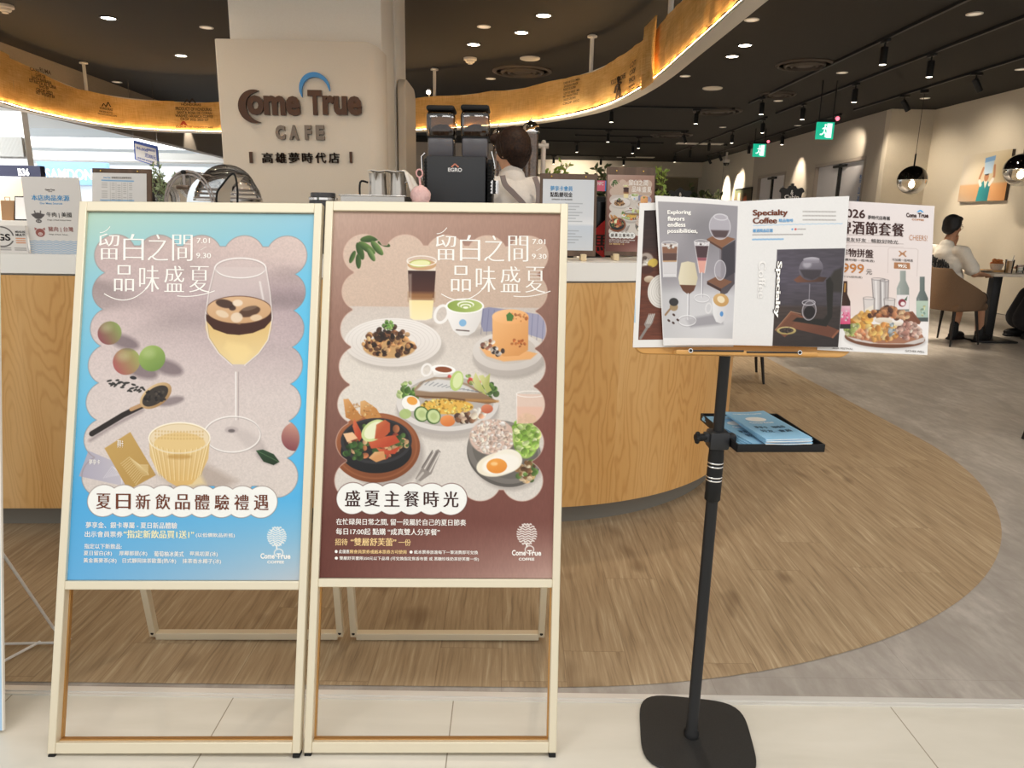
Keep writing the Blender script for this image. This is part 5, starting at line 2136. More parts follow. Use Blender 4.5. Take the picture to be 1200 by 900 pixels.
def art_rightpage(A):
    A.img[:] = A.c('eceae8')
    A.img *= (.99 + .015 * A.noise(1.2))[..., None]
    for k in range(28):
        A.line([(881 + k * 3.75, 266.4 + (k % 2) * .5 - k * .09), (884 + k * 3.75, 266.4 - k * .09)], .9, 'a6c8e4', .9)
    for y in (250, 255, 260):
        for k in range(10):
            A.line([(937.5 + k * 4, y), (940.6 + k * 4, y - .1)], 1.6, '9d9692', .6)
    for k in range(16):
        A.line([(880 + k * 3.6, 277.6), (882.6 + k * 3.6, 277.5)], 1.4, '8d8783', .6)
    for k in range(8):
        A.line([(880 + k * 4.4, 283.2), (883 + k * 4.4, 283)], 2, '7fb2dd', .8)
    A.ell(924.6, 271.3, 1.1, 1.1, '6aa6dc')
    A.ell(928.4, 271.3, 1.3, 1.3, 'd05a58')
    for k in range(3):
        A.line([(931 + k * 3.4, 271.2), (933 + k * 3.4, 271.1)], 1.4, '8d8783', .6)
    q = [(907, 295.4), (988.6, 293.6), (981.3, 407.2), (902, 406.4)]
    sv = A.img.copy()
    A.img[:] = 0
    A.poly(q, 'ffffff')
    m = A.img[..., 0].copy()
    A.img = sv
    bg = A.grad([(0, '4d474c', '423e42'), (.35, '5b5460', '4a454c'), (.55, '5d5664', '544e58'), (.72, '4f4850', '443e42'), (.74, '54453f', '3c3330'), (1, '3c322f', '302a29')])
    A.fill(bg * (.92 + .16 * A.noise(9, 1.5))[..., None], m)
    A.clip = m
    A.poly([(968, 331), (975, 320), (985, 316), (985, 345), (970, 345)], '38332f', 1, 3)
    A.poly([(905, 388), (923, 367), (982, 388), (975, 397), (929, 387), (916, 396)], '8a5a43', 1, .8, '6b4232', (1, .5))
    A.poly([(909, 386), (924, 370), (934, 373), (919, 389)], '6f4836', .8)
    A.line([(905, 388), (923, 367), (935, 370)], .9, 'b98a6c', .8)
    A.poly([(965, 331), (970, 327), (974, 335), (973, 373), (966, 384), (925, 378), (930, 374), (962, 376), (967, 370)], '26231f', 1, 1.2)
    A.poly([(926, 331), (934, 325), (966, 328), (962, 333), (930, 334)], '7c5140', 1, .8, '41302a', (1, 0))
    A.ell(946.6, 318, 14.3, 13.5, '8b858f', 0, .95, .8, '56505a', (.2, 1))
    A.poly([(933, 319), (960, 319), (957, 327), (948, 331), (938, 328)], '3b3438', .85, 2)
    A.ell(942, 313, 5, 4, 'c9c5cd', 0, .6, 3)
    A.poly([(937.5, 306.5), (957, 306), (956, 311), (938.5, 311.5)], '8d8791', .9)
    A.ell(947, 306.8, 9.6, 2.4, 'c3bfc8', 0, .9, .8, '8a848f')
    A.line([(945, 336), (944.5, 354)], 1, 'a9a4ad', .7)
    A.ell(944.7, 366, 8.2, 11, '7b747a', 0, .6)
    A.ell(945, 368, 6.8, 7.4, '241f20')
    A.ell(944.7, 366, 8.2, 11, 'c9c4ca', 0, .8, .8, ring=.9)
    A.ell(944, 357, 7.6, 3, 'cfcad0', 0, .9, .7, ring=.9)
    A.ell(918, 388.6, 11.5, 4.6, 'd0bd84', 0, 1, .8, 'a28e58', (0, 1))
    A.ell(918, 388.3, 8.4, 3, '42362f')
    A.bits(918, 388.2, 7, 2.4, 16, ['2d2624', '5b4c44'], (.8, 1.4))
    A.line([(974, 396), (981, 389)], 2.4, '9a6247', .8)
    A.clip = None


def bottle(A, cx, y0, ys, y1, wn, wb, col, col2, label, ly0, ly1, lc2=None):
    A.poly([(cx - wn, y0), (cx + wn, y0), (cx + wn, ys - 6), (cx + wb, ys + 3), (cx + wb, y1), (cx - wb, y1), (cx - wb, ys + 3), (cx - wn, ys - 6)], col, 1, .8, col2, (1, .2))
    A.line([(cx - wb * .6, ys + 4), (cx - wb * .6, y1 - 2)], 1, 'ffffff', .25, 1.5)
    A.poly([(cx - wb, ly0), (cx + wb, ly0), (cx + wb, ly1), (cx - wb, ly1)], label, 1, .7, lc2 or label, (0, 1))


def art_festival(A):
    A.fill(A.grad([(0, 'ebe1e0', 'ebe2e1'), (.35, 'e8dad6', 'eadfdc'), (.6, 'e9d5cd', 'ecdfda'), (.76, 'ebdad2', 'efe6e2'), (.8, 'f0ebe9', 'f3eeec'), (1, 'f3f0ee', 'f5f2f0')]))
    A.line([(990, 273.8), (1059, 275.5)], .6, '9c8d88', .8)
    A.line([(990, 282.6), (1059, 284.6)], .6, '9c8d88', .8)
    A.line([(989, 286), (1059, 288)], .4, 'b9aaa5', .6)
    A.line([(1041, 318), (1041.5, 291), (1043, 289), (1074, 290), (1076.5, 292), (1075, 322)], .5, 'c9b9b4', .9)
    A.poly([(1049.2, 306.6), (1066, 307.2), (1066.4, 313), (1049, 312.4)], 'b07a52', 1, .8, grow=.8)
    for a, b in (((1054.5, 293), (1062, 299)), ((1062, 293), (1054.5, 298.5)), ((1056, 296), (1060.5, 296.2))):
        A.line([a, b], 1.4, 'b07a52')
    # bottles and glasses
    bottle(A, 1058.7, 315.6, 333, 363.5, 3.4, 7.2, 'aab0aa', '868d88', 'ece4e4', 344, 361)
    A.ell(1057.8, 353.5, 4.4, 4.6, '8c3a44', 0, 1, .8)
    A.ell(1058.6, 354.5, 2.6, 2.4, 'f2e6e6')
    A.poly([(1060, 350), (1064, 345.5), (1063, 351)], '49614a')
    bottle(A, 1081.2, 322.6, 345, 375.5, 2.9, 6.8, '77817e', '59625f', 'b9cbb9', 351, 371, 'a9bfb2')
    A.bits(1081, 361, 5, 8, 12, ['d4e0ca', '8fae9c', 'e3dca2'], (.8, 2))
    A.poly([(1074.4, 371), (1088, 371), (1088, 375.6), (1074.4, 375.6)], '4e5654')
    for cx, y0, y1, w0, w1, c in ((1030, 325.5, 363, 7.6, 5, 'c9c3c2'), (1037, 327, 362, 5, 4, 'bfb9b9')):
        A.poly([(cx - w0, y0), (cx + w0, y0), (cx + w1, y1), (cx - w1, y1)], c, .85, .8)
        A.line([(cx - w0, y0), (cx - w1, y1)], 1, '77706f', .8)
        A.line([(cx + w0, y0), (cx + w1, y1)], 1, '77706f', .8)
        A.line([(cx - w0 * .4, y0 + 2), (cx - w1 * .4, y1 - 2)], 1.6, 'f6f2f0', .8, 1.4)
        A.line([(cx + w0 * .3, y0 + 2), (cx + w1 * .3, y1 - 2)], 1, '8d8685', .6, 1.2)
        A.ell(cx, y0, w0, 1.4, '8d8685', 0, .9, .7, ring=.7)
        A.ell(cx, y1, w1, 1.6, '5f5958', 0, .8, 1)
    for cx, y0, y1, w in ((1019, 348, 366, 6.6), (1043, 349, 364, 6.4)):
        A.poly([(cx - w, y0), (cx + w, y0), (cx + w * .8, y1), (cx - w * .8, y1)], 'd9d2cf', .85)
        A.line([(cx - w, y0), (cx - w * .8, y1)], 1, '837b79', .8)
        A.line([(cx + w, y0), (cx + w * .8, y1)], 1, '837b79', .8)
        A.ell(cx, y0, w, 1.5, '8d8685', 0, .9, .7, ring=.6)
    A.poly([(1014, 361), (1024, 356), (1024.5, 367), (1014, 368)], 'ece2d2', .9)
    # board, platter and fried food
    A.poly([(1056, 364.5), (1070, 363.5), (1079.5, 376), (1078, 379), (1060, 378)], '9a6a52', 1, .8, '7c4e3a', (1, 1))
    A.line([(1060, 366), (1068.5, 365.5), (1075.5, 375.5)], .7, '6a402f', .8)
    A.ell(1038, 398, 46, 11, '8d8683', 0, .45, 4)
    A.ell(1037.5, 395.5, 45.5, 11.5, '8a6048', 0, 1, .9, '6d4531', (0, 1))
    A.ell(1037, 392, 44, 11, 'a6745a')
    A.poly([(993, 394), (1012, 398), (1030, 402), (1060, 402), (1085, 394), (1083, 400), (1072, 403), (1020, 402), (1003, 399)], 'd9d3d0', .9, 1.2)
    A.bits(1010, 377, 13, 8, 60, ['dd9a4c', 'e9b25f', 'c67f36', 'f0c27a'], (2.4, 5.4))
    A.bits(1015, 370, 10, 5, 26, ['e0a050', 'c8843a', 'eebb70'], (2.4, 5))
    A.bits(1000, 386, 9, 7, 46, ['b9c07a', 'd3d69c', '93a058', 'e4dfb2'], (1.4, 3.2))
    A.bits(1012, 391, 10, 5, 34, ['e09a74', 'cf835a', 'eeb892'], (1.6, 3.4))
    A.bits(1032, 367, 14, 4, 40, ['b9744a', 'd79a68', '8d5238', '5a3a2e'], (1.8, 4))
    A.bits(1043, 364, 9, 5, 26, ['5d3b2f', '8a5a42', 'c98d62'], (2, 4.4))
    A.bits(1056, 369, 9, 5, 26, ['7a4e3c', 'b87c58', 'd9ab84'], (1.6, 4))
    A.ell(1036, 374.6, 10, 3.6, 'f1e6d6', 0, 1, .8, 'd2c2b0', (0, 1))
    A.ell(1052, 378.6, 7.5, 2.8, 'f4eadc', 0, 1, .8, 'd9c9b8', (0, 1))
    A.bits(1036, 388, 17, 10, 120, ['e0a25e', 'cf8a48', 'edbf86', 'b97340', 'f2cf9e'], (1.8, 4.6))
    A.bits(1028, 392, 5, 9, 20, ['e7ab62', 'd08e49'], (2, 4))
    A.bits(1066, 387, 14, 9, 100, ['b98a7c', 'cda596', '93685c', 'd9bcae'], (1.6, 3.8))
    A.bits(1046, 386, 4, 8, 18, ['8f9aa0', 'b9c2c6'], (1, 2.4))
    bottle(A, 990.5, 327.8, 349, 384, 3, 6.5, '4e2f22', '2c1a14', 'e8c3cf', 357, 379, 'd94a76')
    A.line([(991, 331), (990.4, 340)], 1.8, 'd9a04a', .8)
    A.bits(990.4, 368, 5, 7, 14, ['f4e3e8', 'e0527e', 'f7d9e2'], (.8, 2.2))
    A.poly([(984, 379), (997, 379), (997, 384.5), (984, 384)], '2d2a2c')
    A.poly([(975, 335), (984, 345), (984, 366), (972, 360)], 'dcd4d0', 1)
    A.poly([(975, 345), (983.5, 353), (983, 360), (974, 353)], '4f4038', .9)


bk = thing('menu_book', 'open drinks menu book with coffee photographs lying against the wooden desk', 'menu', (.5, 1.5, 1.035))
page('under_page', bk, [(750, 237.5), (868, 234), (860, 406), (742, 407)], -.0035, art_backpage, 118, 170)
Al, ol = page('left_page', bk, [(767.3, 229.8), (866, 236.7), (858.4, 404.6), (777, 405.2)], .004, art_leftpage, 98, 172, .004)
mb = MB()
for s_, x1, y0, y1 in (('Exploring', 809.5, 250.5, 257.5), ('flavors', 802, 259, 265), ('endless', 803, 267, 273), ('possibilities,', 817, 275.4, 282.4)):
    Al.text(mb, s_, 782, x1, y0, y1, INK_W, .012, .015, .0008)
mb.build('lettering', ol)
Ar, orr = page('right_page', bk, [(866, 236.7), (994.2, 230.4), (981.2, 407.6), (858.4, 404.6)], .004, art_rightpage, 126, 174, .004)
mb = MB()
Ar.text(mb, 'Specialty', 880, 919.5, 247.2, 256.4, INK_BR, .012, .03, .0008)
Ar.text(mb, 'Coffee', 880, 907, 256.9, 264, INK_BR, .012, .03, .0008)
Ar.text(mb, '精品咖啡', 909, 925.5, 258.6, 262.6, INK_BLUE, .012, 0, .0008)
Ar.text(mb, '嚴選精品莊園', 880, 902, 270.4, 274.6, INK_BLUE, .012, 0, .0008)
EMB = mat('embossed_paper', 'dcd9d6', .6)
Ar.text(mb, 'Coffee', 0, 0, 0, 0, EMB, .01, .03, .0008, quad=[(895, 308), (893, 352), (885, 352), (886, 308)])
Ar.text(mb, 'Specialty', 0, 0, 0, 0, INK_BLK, .03, .03, .0008, quad=[(911.4, 309), (908.6, 374), (901.8, 374), (904.6, 309)])
Ar.text(mb, 'Specialty', 0, 0, 0, 0, INK_W, .012, .03, .0012, quad=[(912.4, 309), (909.6, 374), (902.8, 374), (905.6, 309)])
mb.build('lettering', orr)
fs_ = thing('festival_sheet', 'laminated beer set price sheet sticking out at the right end of the desk', 'menu sheet', (.8, 1.5, 1.03))
Af, of = page('printed_sheet', fs_, [(972, 234), (1095.5, 241.3), (1087, 416), (958, 410)], -.001, art_festival, 124, 175)
mb = MB()
X = lambda s, a, b, c, d, m=INK_BLK, off=.012, se=0., sk=.055: Af.text(mb, s, 0, 0, 0, 0, m, off, se, .0008, quad=[(a, c), (b, c + (b - a) * sk), (b, d + (b - a) * sk), (a, d)])
X('2026', 984.4, 1014.2, 243.6, 253.6, INK_DK, .02)
X('夢時代店專屬', 1017.5, 1043.2, 251.6, 256)
for k, ch in enumerate('啤酒節套餐'):
    X(ch, 983.5 + k * 15.5, 998 + k * 15.5, 257 + k * .85, 272 + k * .85, INK_DK, .03)
X('與親友好友 · 暢飲好時光', 984, 1053, 276.4, 281, INK_BLK, 0.)
for k, ch in enumerate('炸物拼盤'):
    X(ch, 984.4 + k * 10, 994 + k * 10, 289 + k * .5, 298.6 + k * .5, INK_DK, .02)
X('(加購附贈一瓶啤酒)', 984, 1025, 300.6, 304, INK_BLK, 0.)
X('$999', 978, 1013, 306, 318.6, INK_ORANGE, .012)
X('元', 1015.5, 1022.4, 313.6, 319.8, INK_GREY, .012)
X('(需加12%服務費)', 981, 1011, 320.4, 323.4, INK_GREY, 0.)
X('可加購一瓶啤酒', 1046, 1070, 301, 304.2, INK_BLK, 0.)
X('99元', 1052.6, 1063, 307.6, 312, INK_W, .03)
X('Come', 1062.4, 1074.4, 248.8, 253.8, INK_DK, .04)
X('True', 1076, 1088.2, 249, 254, INK_DK, .04)
X('COFFEE', 1069, 1083, 255.4, 257.4, INK_ORANGE, .02)
X('CHEERS!', 1066, 1087, 274, 280, INK_ORANGE, -.012)
X('BEER FESTIVAL', 976, 1000, 406.4, 408.6, INK_GREY, .01)
X('GATHER WELL', 1061, 1083.5, 409.6, 412.2, INK_GREY, .01)
X('^', 1074.4, 1083, 245.4, 248, INK_BLUE, .03)
mb.build('lettering', of)

# ------------------------------------------------------------------ banner stand cut by the left edge of the picture
t = thing('banner_stand', 'pale blue banner stand with thin white rods at the far left edge', 'banner stand', (-1.5, 1.62, 0))
PB = mat('pale_blue_banner', 'a9cbe4', .5)
e0, e1 = at(4.0, 861, 'z', 0.0), at(1.2, 600, 'y', 1.68)
ed = (e1 - e0).normalized()
mb = MB()
L_ = 1.6
lx = Vector((1, .05, 0)).normalized()
nn = lx.cross(ed).normalized()
M = frame(e0 - lx * .6, lx, ed, nn)
mb.T = M
mb.box((.298, L_ / 2 + .005, -.004), (.596, L_ - .01, .006), PB)
mb.build('banner_sheet', t)
mb = MB()
mb.T = M
mb.box((.5985, L_ / 2 + .005, -.004), (.003, L_ - .01, .008), WHITE)
mb.build('white_edge', t)
RODM = mat('white_enamel_rod', 'dedad6', .4)
hook, bl, cr = at(78, 753, 'z', .012), at(-60, 756, 'z', .012), at(47, 752, 'z', .012)
top_ = at(-22, 612, 'y', 1.85)
for pts in ([top_, at(62, 735, 'y', 2.0), hook], [hook, bl], [cr, at(-30, 793, 'z', .012)]):
    mb = MB()
    mb.tube(pts, .0042, RODM, 8)
    mb.build('rod', t)
mb = MB()
mb.tube([hook + Vector((0, 0, .03)), hook + Vector((.012, 0, .012)), hook + Vector((.004, -.012, .006)), hook], .0042, RODM, 8)
mb.build('rod_hook', t)
# ------------------------------------------------------------------ things on and behind the counter
ZT = 1.13
DKWOOD = m_woodsimple('dark_walnut', '4f3d30', '6e5644', .5, 'z', .7)
PALEW = m_woodsimple('pale_pine', 'd9c29a', 'e6d3b0', .5, 'z', .7)
BRASS = mat('brass_pin', 'd2b066', .25, 1.)
Q2 = lambda x, y, Y: at(x, y, 'y', Y)


def sheet(px0, py0, px1, py1, Y, lean=0.):
    """upright sheet seen between two picture corners at depth Y; returns TL, TR, BR, BL"""
    a, b = Q2(px0, py0, Y), Q2(px1, py1, Y)
    c, d = Q2(px1, py0, Y), Q2(px0, py1, Y)
    x0, x1 = (a.x + d.x) / 2, (b.x + c.x) / 2
    z1, z0 = (a.z + c.z) / 2, max((b.z + d.z) / 2, ZT + .0005)
    return [Vector((x0, Y + lean, z1)), Vector((x1, Y + lean, z1)), Vector((x1, Y, z0)), Vector((x0, Y, z0))]


def board(mb, S, th, m, grow=0.):
    TL, TR, BR, BL = S
    n = Vector((0, 1, 0)) * th
    mb.add([TL, TR, BR, BL, TL + n, TR + n, BR + n, BL + n], [(3, 2, 1, 0), (4, 5, 6, 7), (0, 1, 5, 4), (1, 2, 6, 5), (2, 3, 7, 6), (3, 0, 4, 7)], m, False)


def put_art(A, S, parent, name='printed_face', lift=.0006, k=.9):
    TL, TR, BR, BL = [q - Vector((0, lift, 0)) for q in S]
    return A.mesh(name, flat_surf(TL, TR, BL), parent, k)


# meat origin notice
S = sheet(31, 207.5, 97.5, 302, 2.80)
t = thing('meat_origin_notice', 'white upright notice on meat origins with cow and pig symbols on the counter', 'notice', tuple((S[2] + S[3]) / 2))
mb = MB()
board(mb, S, .004, PAPER)
mb.build('acrylic_sheet', t)
A = Art(66, 95, None, 2.4, 3)
A.fill(A.grad([(0, 'e9e4df', 'e6e0da'), (1, 'e8e3dd', 'e4dfd8')]))
for k in range(8):
    y = 79.5 + k * 2.1
    A.line([(i * 2, y + .6 * math.sin(i * 1.5)) for i in range(34)], .9, '8fb1d2', raw=True)
G = '5a5453'
A.ell(14, 48, 5.4, 4, G, raw=True)
A.poly([(6, 46), (10, 45), (11, 49), (8, 49)], G, raw=True)
A.poly([(22, 46), (18, 45), (17, 49), (20, 49)], G, raw=True)
A.line([(11, 45), (10.5, 42)], 1.3, G, raw=True)
A.line([(17, 45), (17.5, 42)], 1.3, G, raw=True)
A.ell(14, 54.5, 3.4, 2.2, G, raw=True)
A.ell(12.9, 54.5, .7, .7, 'e6e0da', raw=True)
A.ell(15.1, 54.5, .7, .7, 'e6e0da', raw=True)
Bn = '9c5a52'
A.ell(14, 69, 5.4, 5.2, Bn, raw=True)
A.poly([(8, 66), (8, 62.5), (11, 64)], Bn, raw=True)
A.poly([(20, 66), (20, 62.5), (17, 64)], Bn, raw=True)
A.ell(14, 70.5, 2.6, 2, 'e6d6d0', raw=True)
A.ell(13.2, 70.5, .55, .7, Bn, raw=True)
A.ell(14.8, 70.5, .55, .7, Bn, raw=True)
put_art(A, S, t)
mb = MB()
A.surf = flat_surf(*[q - Vector((0, .0008, 0)) for q in (S[0], S[1], S[3])])
X = lambda s, a, b, c, d, m=INK_BLK, off=.012: A.text(mb, s, a, b, c, d, m, off)
MAUVE = mat('ink_mauve', '9c5a52', .5)
X('Come True', 26, 37, 14.4, 16.6, INK_DK, .03)
X('COFFEE', 29, 34, 17.4, 18.4, INK_DK)
X('本店肉品來源', 9, 53, 22, 29, INK_BLUE, .02)
X('Our Meat Sources', 18, 44, 31, 33.4, INK_BLUE, .01)
X('牛肉 | 美國', 24, 53, 43, 50, INK_BLK)
X('Origin of Beef: United States', 24, 52, 52, 54, INK_GREY)
X('豬肉 | 台灣', 24, 53, 61, 68, MAUVE)
X('Origin of Pork: Taiwan', 24, 46, 70, 72, INK_GREY)
X('油脂部分 豬油 來自台灣', 13, 47, 76.2 - 8 + 7.4 - 1, 77.6, INK_BLK) if False else None
mb.build('lettering', t)
# certificate card
S = sheet(-30, 264, 31.5, 302, 2.78)
t = thing('certificate_card', 'white certificate card with a round grey emblem and orange lines, cut by the left edge', 'card', tuple((S[2] + S[3]) / 2))
mb = MB()
board(mb, S, .004, PAPER)
mb.build('card_sheet', t)
A = Art(62, 38, None, 2.4, 3)
A.fill(A.grad([(0, 'ebe6e0', 'e9e3dc'), (1, 'e9e4de', 'e6e0da')]))
A.ell(33, 15.5, 14, 13.4, '57514f', raw=True, ring=1.6)
A.poly([(43, 14), (50, 14), (50, 21), (43, 21)], 'e9e3dc', raw=True)
for k in range(3):
    for j in range(5):
        A.line([(50 + j * 2.2, 17.5 + k * 3), (51.4 + j * 2.2, 17.5 + k * 3)], 1.6, 'd98c5e', .8, raw=True)
for k in range(2):
    A.line([(30, 31 + k * 2.5), (42, 31 + k * 2.5)], 1.2, '7d7773', .7, raw=True)
    A.line([(47, 31 + k * 2.5), (60, 31 + k * 2.5)], 1.2, '7d7773', .7, raw=True)
put_art(A, S, t)
mb = MB()
A.surf = flat_surf(*[q - Vector((0, .0008, 0)) for q in (S[0], S[1], S[3])])
A.text(mb, 'SGS', 20, 43.5, 11.5, 21, INK_BLK, .03)
A.text(mb, 'MEASURE', 50, 62, 7, 10, INK_BLK, .02)
A.text(mb, 'MULTI', 50, 61, 11, 14.4, INK_BLK, .03)
mb.build('lettering', t)


def easel(px0, py0, px1, py1, Y, label, leg_px=None):
    S = sheet(px0, py0, px1, py1, Y, .06)
    S = [q + Vector((0, 0, 0)) for q in S]
    t = thing('menu_easel', label, 'menu easel', tuple((S[2] + S[3]) / 2))
    mb = MB()
    board(mb, S, .012, DKWOOD)
    mb.build('wooden_board', t, bev=.001)
    mb = MB()
    for u in (.22, .78):
        p = S[3].lerp(S[2], u) + Vector((0, .03, 0))
        mb.rbox((p.x, p.y - .02, ZT + .014), (.022, .10, .027), .002, PALEW)
    mb.build('easel_foot', t)
    return t, S


def sub_sheet(S, u0, u1, v0, v1, lift=.001):
    TL, TR, BR, BL = S
    n = Vector((0, -lift, 0))
    f = lambda u, v: TL.lerp(TR, u).lerp(BL.lerp(BR, u), v) + n
    return [f(u0, v0), f(u1, v0), f(u1, v1), f(u0, v1)]


def pins(S, t, us, v):
    for u in us:
        p = S[0].lerp(S[1], u).lerp(S[3].lerp(S[2], u), v)
        mb = MB()
        mb.lathe([(0, -.004), (.003, -.0035), (.004, -.001), (.004, 0)], BRASS, (0, 0, 0), 14, Matrix.Translation(p) @ Matrix.Rotation(R(-90), 4, 'X'))
        mb.build('brass_pin', t)


# price list behind the left stand
t, S = easel(104, 196.5, 173, 300, 2.99, 'wooden menu easel with a white price table, left of the olive sprigs')
P = sub_sheet(S, .0, .93, .055, .93)
A = Art(66, 94, None, 2.2, 3)
A.fill(A.grad([(0, 'e9e6e2', 'e2dfdc'), (1, 'e6e3df', 'dddad6')]))
A.line([(12, 9.5), (50, 10)], 1.6, '7fb0da', raw=True)
for y in (35, 60):
    A.line([(10, y), (50, y)], 1.4, '7fb0da', raw=True)
for k in range(24):
    for j in range(5):
        if A.rng.random() < .8:
            x = (12, 24, 31, 38, 45)[j]
            A.line([(x, 13 + k * 2.6), (x + (6 if j == 0 else 3), 13 + k * 2.6)], 1., '9b9793', .55, raw=True)
for j in (22, 29, 36, 43):
    A.line([(j, 12), (j, 76)], .5, 'a9a5a1', .6, raw=True)
put_art(A, P, t, 'price_list')
A.surf = flat_surf(*[q - Vector((0, .001, 0)) for q in (P[0], P[1], P[3])])
mb = MB()
A.text(mb, '營養標示及過敏原資訊', 24, 48, 4.6, 7.2, INK_GREY, .012)
A.text(mb, 'Come True', 14, 22, 4.8, 7, INK_BLUE, .02)
mb.build('lettering', t)
pins(S, t, (.15, .78), .03)
# member notice
t, S = easel(632.5, 202.5, 700, 300, 2.99, 'wooden menu easel with a white member offer notice, beside the barista')
P = sub_sheet(S, .05, .95, .07, .93)
A = Art(62, 86, None, 2.4, 3)
A.fill(A.grad([(0, 'dfe2e6', 'dadee3'), (.5, 'e4e6e9', 'dfe2e6'), (.62, 'eef0f2', 'f0f1f3'), (.66, 'd5dce5', 'd2dae4'), (1, 'dadee3', 'd8dce0')]))
A.poly([(9, 30), (25, 30), (25, 40), (9, 40)], 'cfc0ae', raw=True)
A.poly([(11, 30), (20, 30), (20, 36), (11, 36)], 'a98464', .8, raw=True)
for k in range(12):
    A.line([(28 if k < 4 else 12, 29 + k * 3.6 + (8 if k > 6 else 0)), (48 - (k % 3) * 4, 29 + k * 3.6 + (8 if k > 6 else 0))], 1., '8d9299', .6, raw=True)
put_art(A, P, t, 'member_notice')
A.surf = flat_surf(*[q - Vector((0, .001, 0)) for q in (P[0], P[1], P[3])])
mb = MB()
A.text(mb, '夢享卡會員', 9, 36, 8, 14, INK_BLUE, .03)
A.text(mb, '點點變現金', 9, 36, 15.5, 21.5, INK_BLK, .02)
A.text(mb, '(詳情請見 官方會員說明)', 11, 36, 23.4, 25.4, INK_GREY, .01)
mb.build('lettering', t)
pins(S, t, (.2, .8), .035)
# small meal poster easel
t, S = easel(711, 194.5, 768.5, 300, 3.08, 'wooden menu easel with a small brown meal poster, left of the menu book')
P = sub_sheet(S, .02, .98, .09, .95)
A = art_meals([(388, 250), (657.3, 248.7), (647.5, 678), (373.3, 679)], 270, 434, .55)
put_art(A, P, t, 'meal_poster')
A.surf = flat_surf(*[q - Vector((0, .001, 0)) for q in (P[0], P[1], P[3])])
mb = MB()
for k, c_ in enumerate('留白之間'):
    A.text(mb, c_, 509 + k * 28.6, 533 + k * 28.6, 275, 305.5, INK_W, .01, 0.)
for k, c_ in enumerate('品味盛夏'):
    A.text(mb, c_, 527 + k * 29.4, 551 + k * 29.4, 311.5, 342, INK_W, .01, 0.)
for k, c_ in enumerate('盛夏主餐時光'):
    A.text(mb, c_, 403.5 + k * 23.1, 421.5 + k * 23.1, 577.2, 595.6, INK_DK, .01)
A.text(mb, '在忙碌與日常之間, 留一段屬於自己的夏日節奏', 393.4, 546, 609.8, 617.6, INK_W, .01)
A.text(mb, '每日17:00起 點購 “成真雙人分享餐”', 393.2, 515, 621.2, 628.8, INK_W, .01)
A.text(mb, '招待 “雙層舒芙蕾” 一份', 393.2, 481, 632.4, 641.2, INK_GOLD, .01)
mb.build('lettering', t)
pins(S, t, (.2, .75), .045)
# black device, card and red paper between the easels
a, b = Q2(699, 231, 3.3), Q2(714, 300, 3.3)
t = thing('black_terminal', 'tall black counter terminal between the two right-hand menu easels', 'terminal', ((a.x + b.x) / 2, 3.25, ZT))
mb = MB()
mb.rbox(((a.x + b.x) / 2 + .005, 3.35, (a.z + ZT) / 2), (b.x - a.x + .05, .06, a.z - ZT), .008, BLACKP)
mb.build('casing', t)
mb = MB()
mb.rbox(((a.x + b.x) / 2 + .005, 3.318, (a.z + ZT) / 2 + .02), (b.x - a.x + .03, .004, (a.z - ZT) * .7), .001, mat('dark_screen', '0a0a0c', .15))
mb.build('screen', t)
a, b = Q2(699, 211.5, 3.33), Q2(712.5, 222, 3.33)
t = thing('pink_card', 'small pink and blue card standing on the black terminal', 'card', ((a.x + b.x) / 2, 3.25, b.z))
mb = MB()
mb.box((lerp(a.x, b.x, .36), 3.33, (a.z + b.z) / 2 - .004), ((b.x - a.x) * .74, .004, a.z - b.z + .008), mat('coral_pink', 'e8738a', .5))
mb.build('pink_panel', t)
mb = MB()
mb.box((lerp(a.x, b.x, .87), 3.33, (a.z + b.z) / 2 - .004), ((b.x - a.x) * .26, .004, a.z - b.z + .008), mat('card_blue', '3f8fd6', .5))
mb.build('blue_panel', t)
mb = MB()
mb.text('NFC', lambda u, v, w: (lerp(lerp(a.x, b.x, .1), lerp(a.x, b.x, .6), u), 3.3275, lerp(lerp(b.z, a.z, .45), lerp(b.z, a.z, .85), v)), INK_W, .02)
mb.build('lettering', t)
REDP = mat('festive_red_paper', 'b5211f', .5)
a, b = Q2(695, 262, 3.22), Q2(715, 302, 3.22)
t = thing('red_blessing_paper', 'red diamond paper with black brush writing propped between the menu easels', 'decoration', ((a.x + b.x) / 2, 3.22, ZT))
cx = (a.x + b.x) / 2 + .012
hw = .095
mb = MB()
cz = ZT + .072
pts = [(cx, cz + hw), (cx - hw, cz), (cx, cz - hw * .74), (cx + hw, cz)]
mb.add([(x, 3.22 - (z - ZT) * .1 + .02, z) for x, z in pts] + [(x, 3.225 - (z - ZT) * .1 + .02, z) for x, z in pts], [(0, 1, 2, 3), (7, 6, 5, 4), (0, 4, 5, 1), (1, 5, 6, 2), (2, 6, 7, 3), (3, 7, 4, 0)], REDP, False)
mb.build('red_sheet', t)
mb = MB()
mb.text('馬', lambda u, v, w: (cx - .055 + .085 * u, 3.218 - (cz - .045 + .075 * v - ZT) * .1 + .02, cz - .045 + .075 * v), INK_BLK, .03)
mb.build('brush_writing', t)

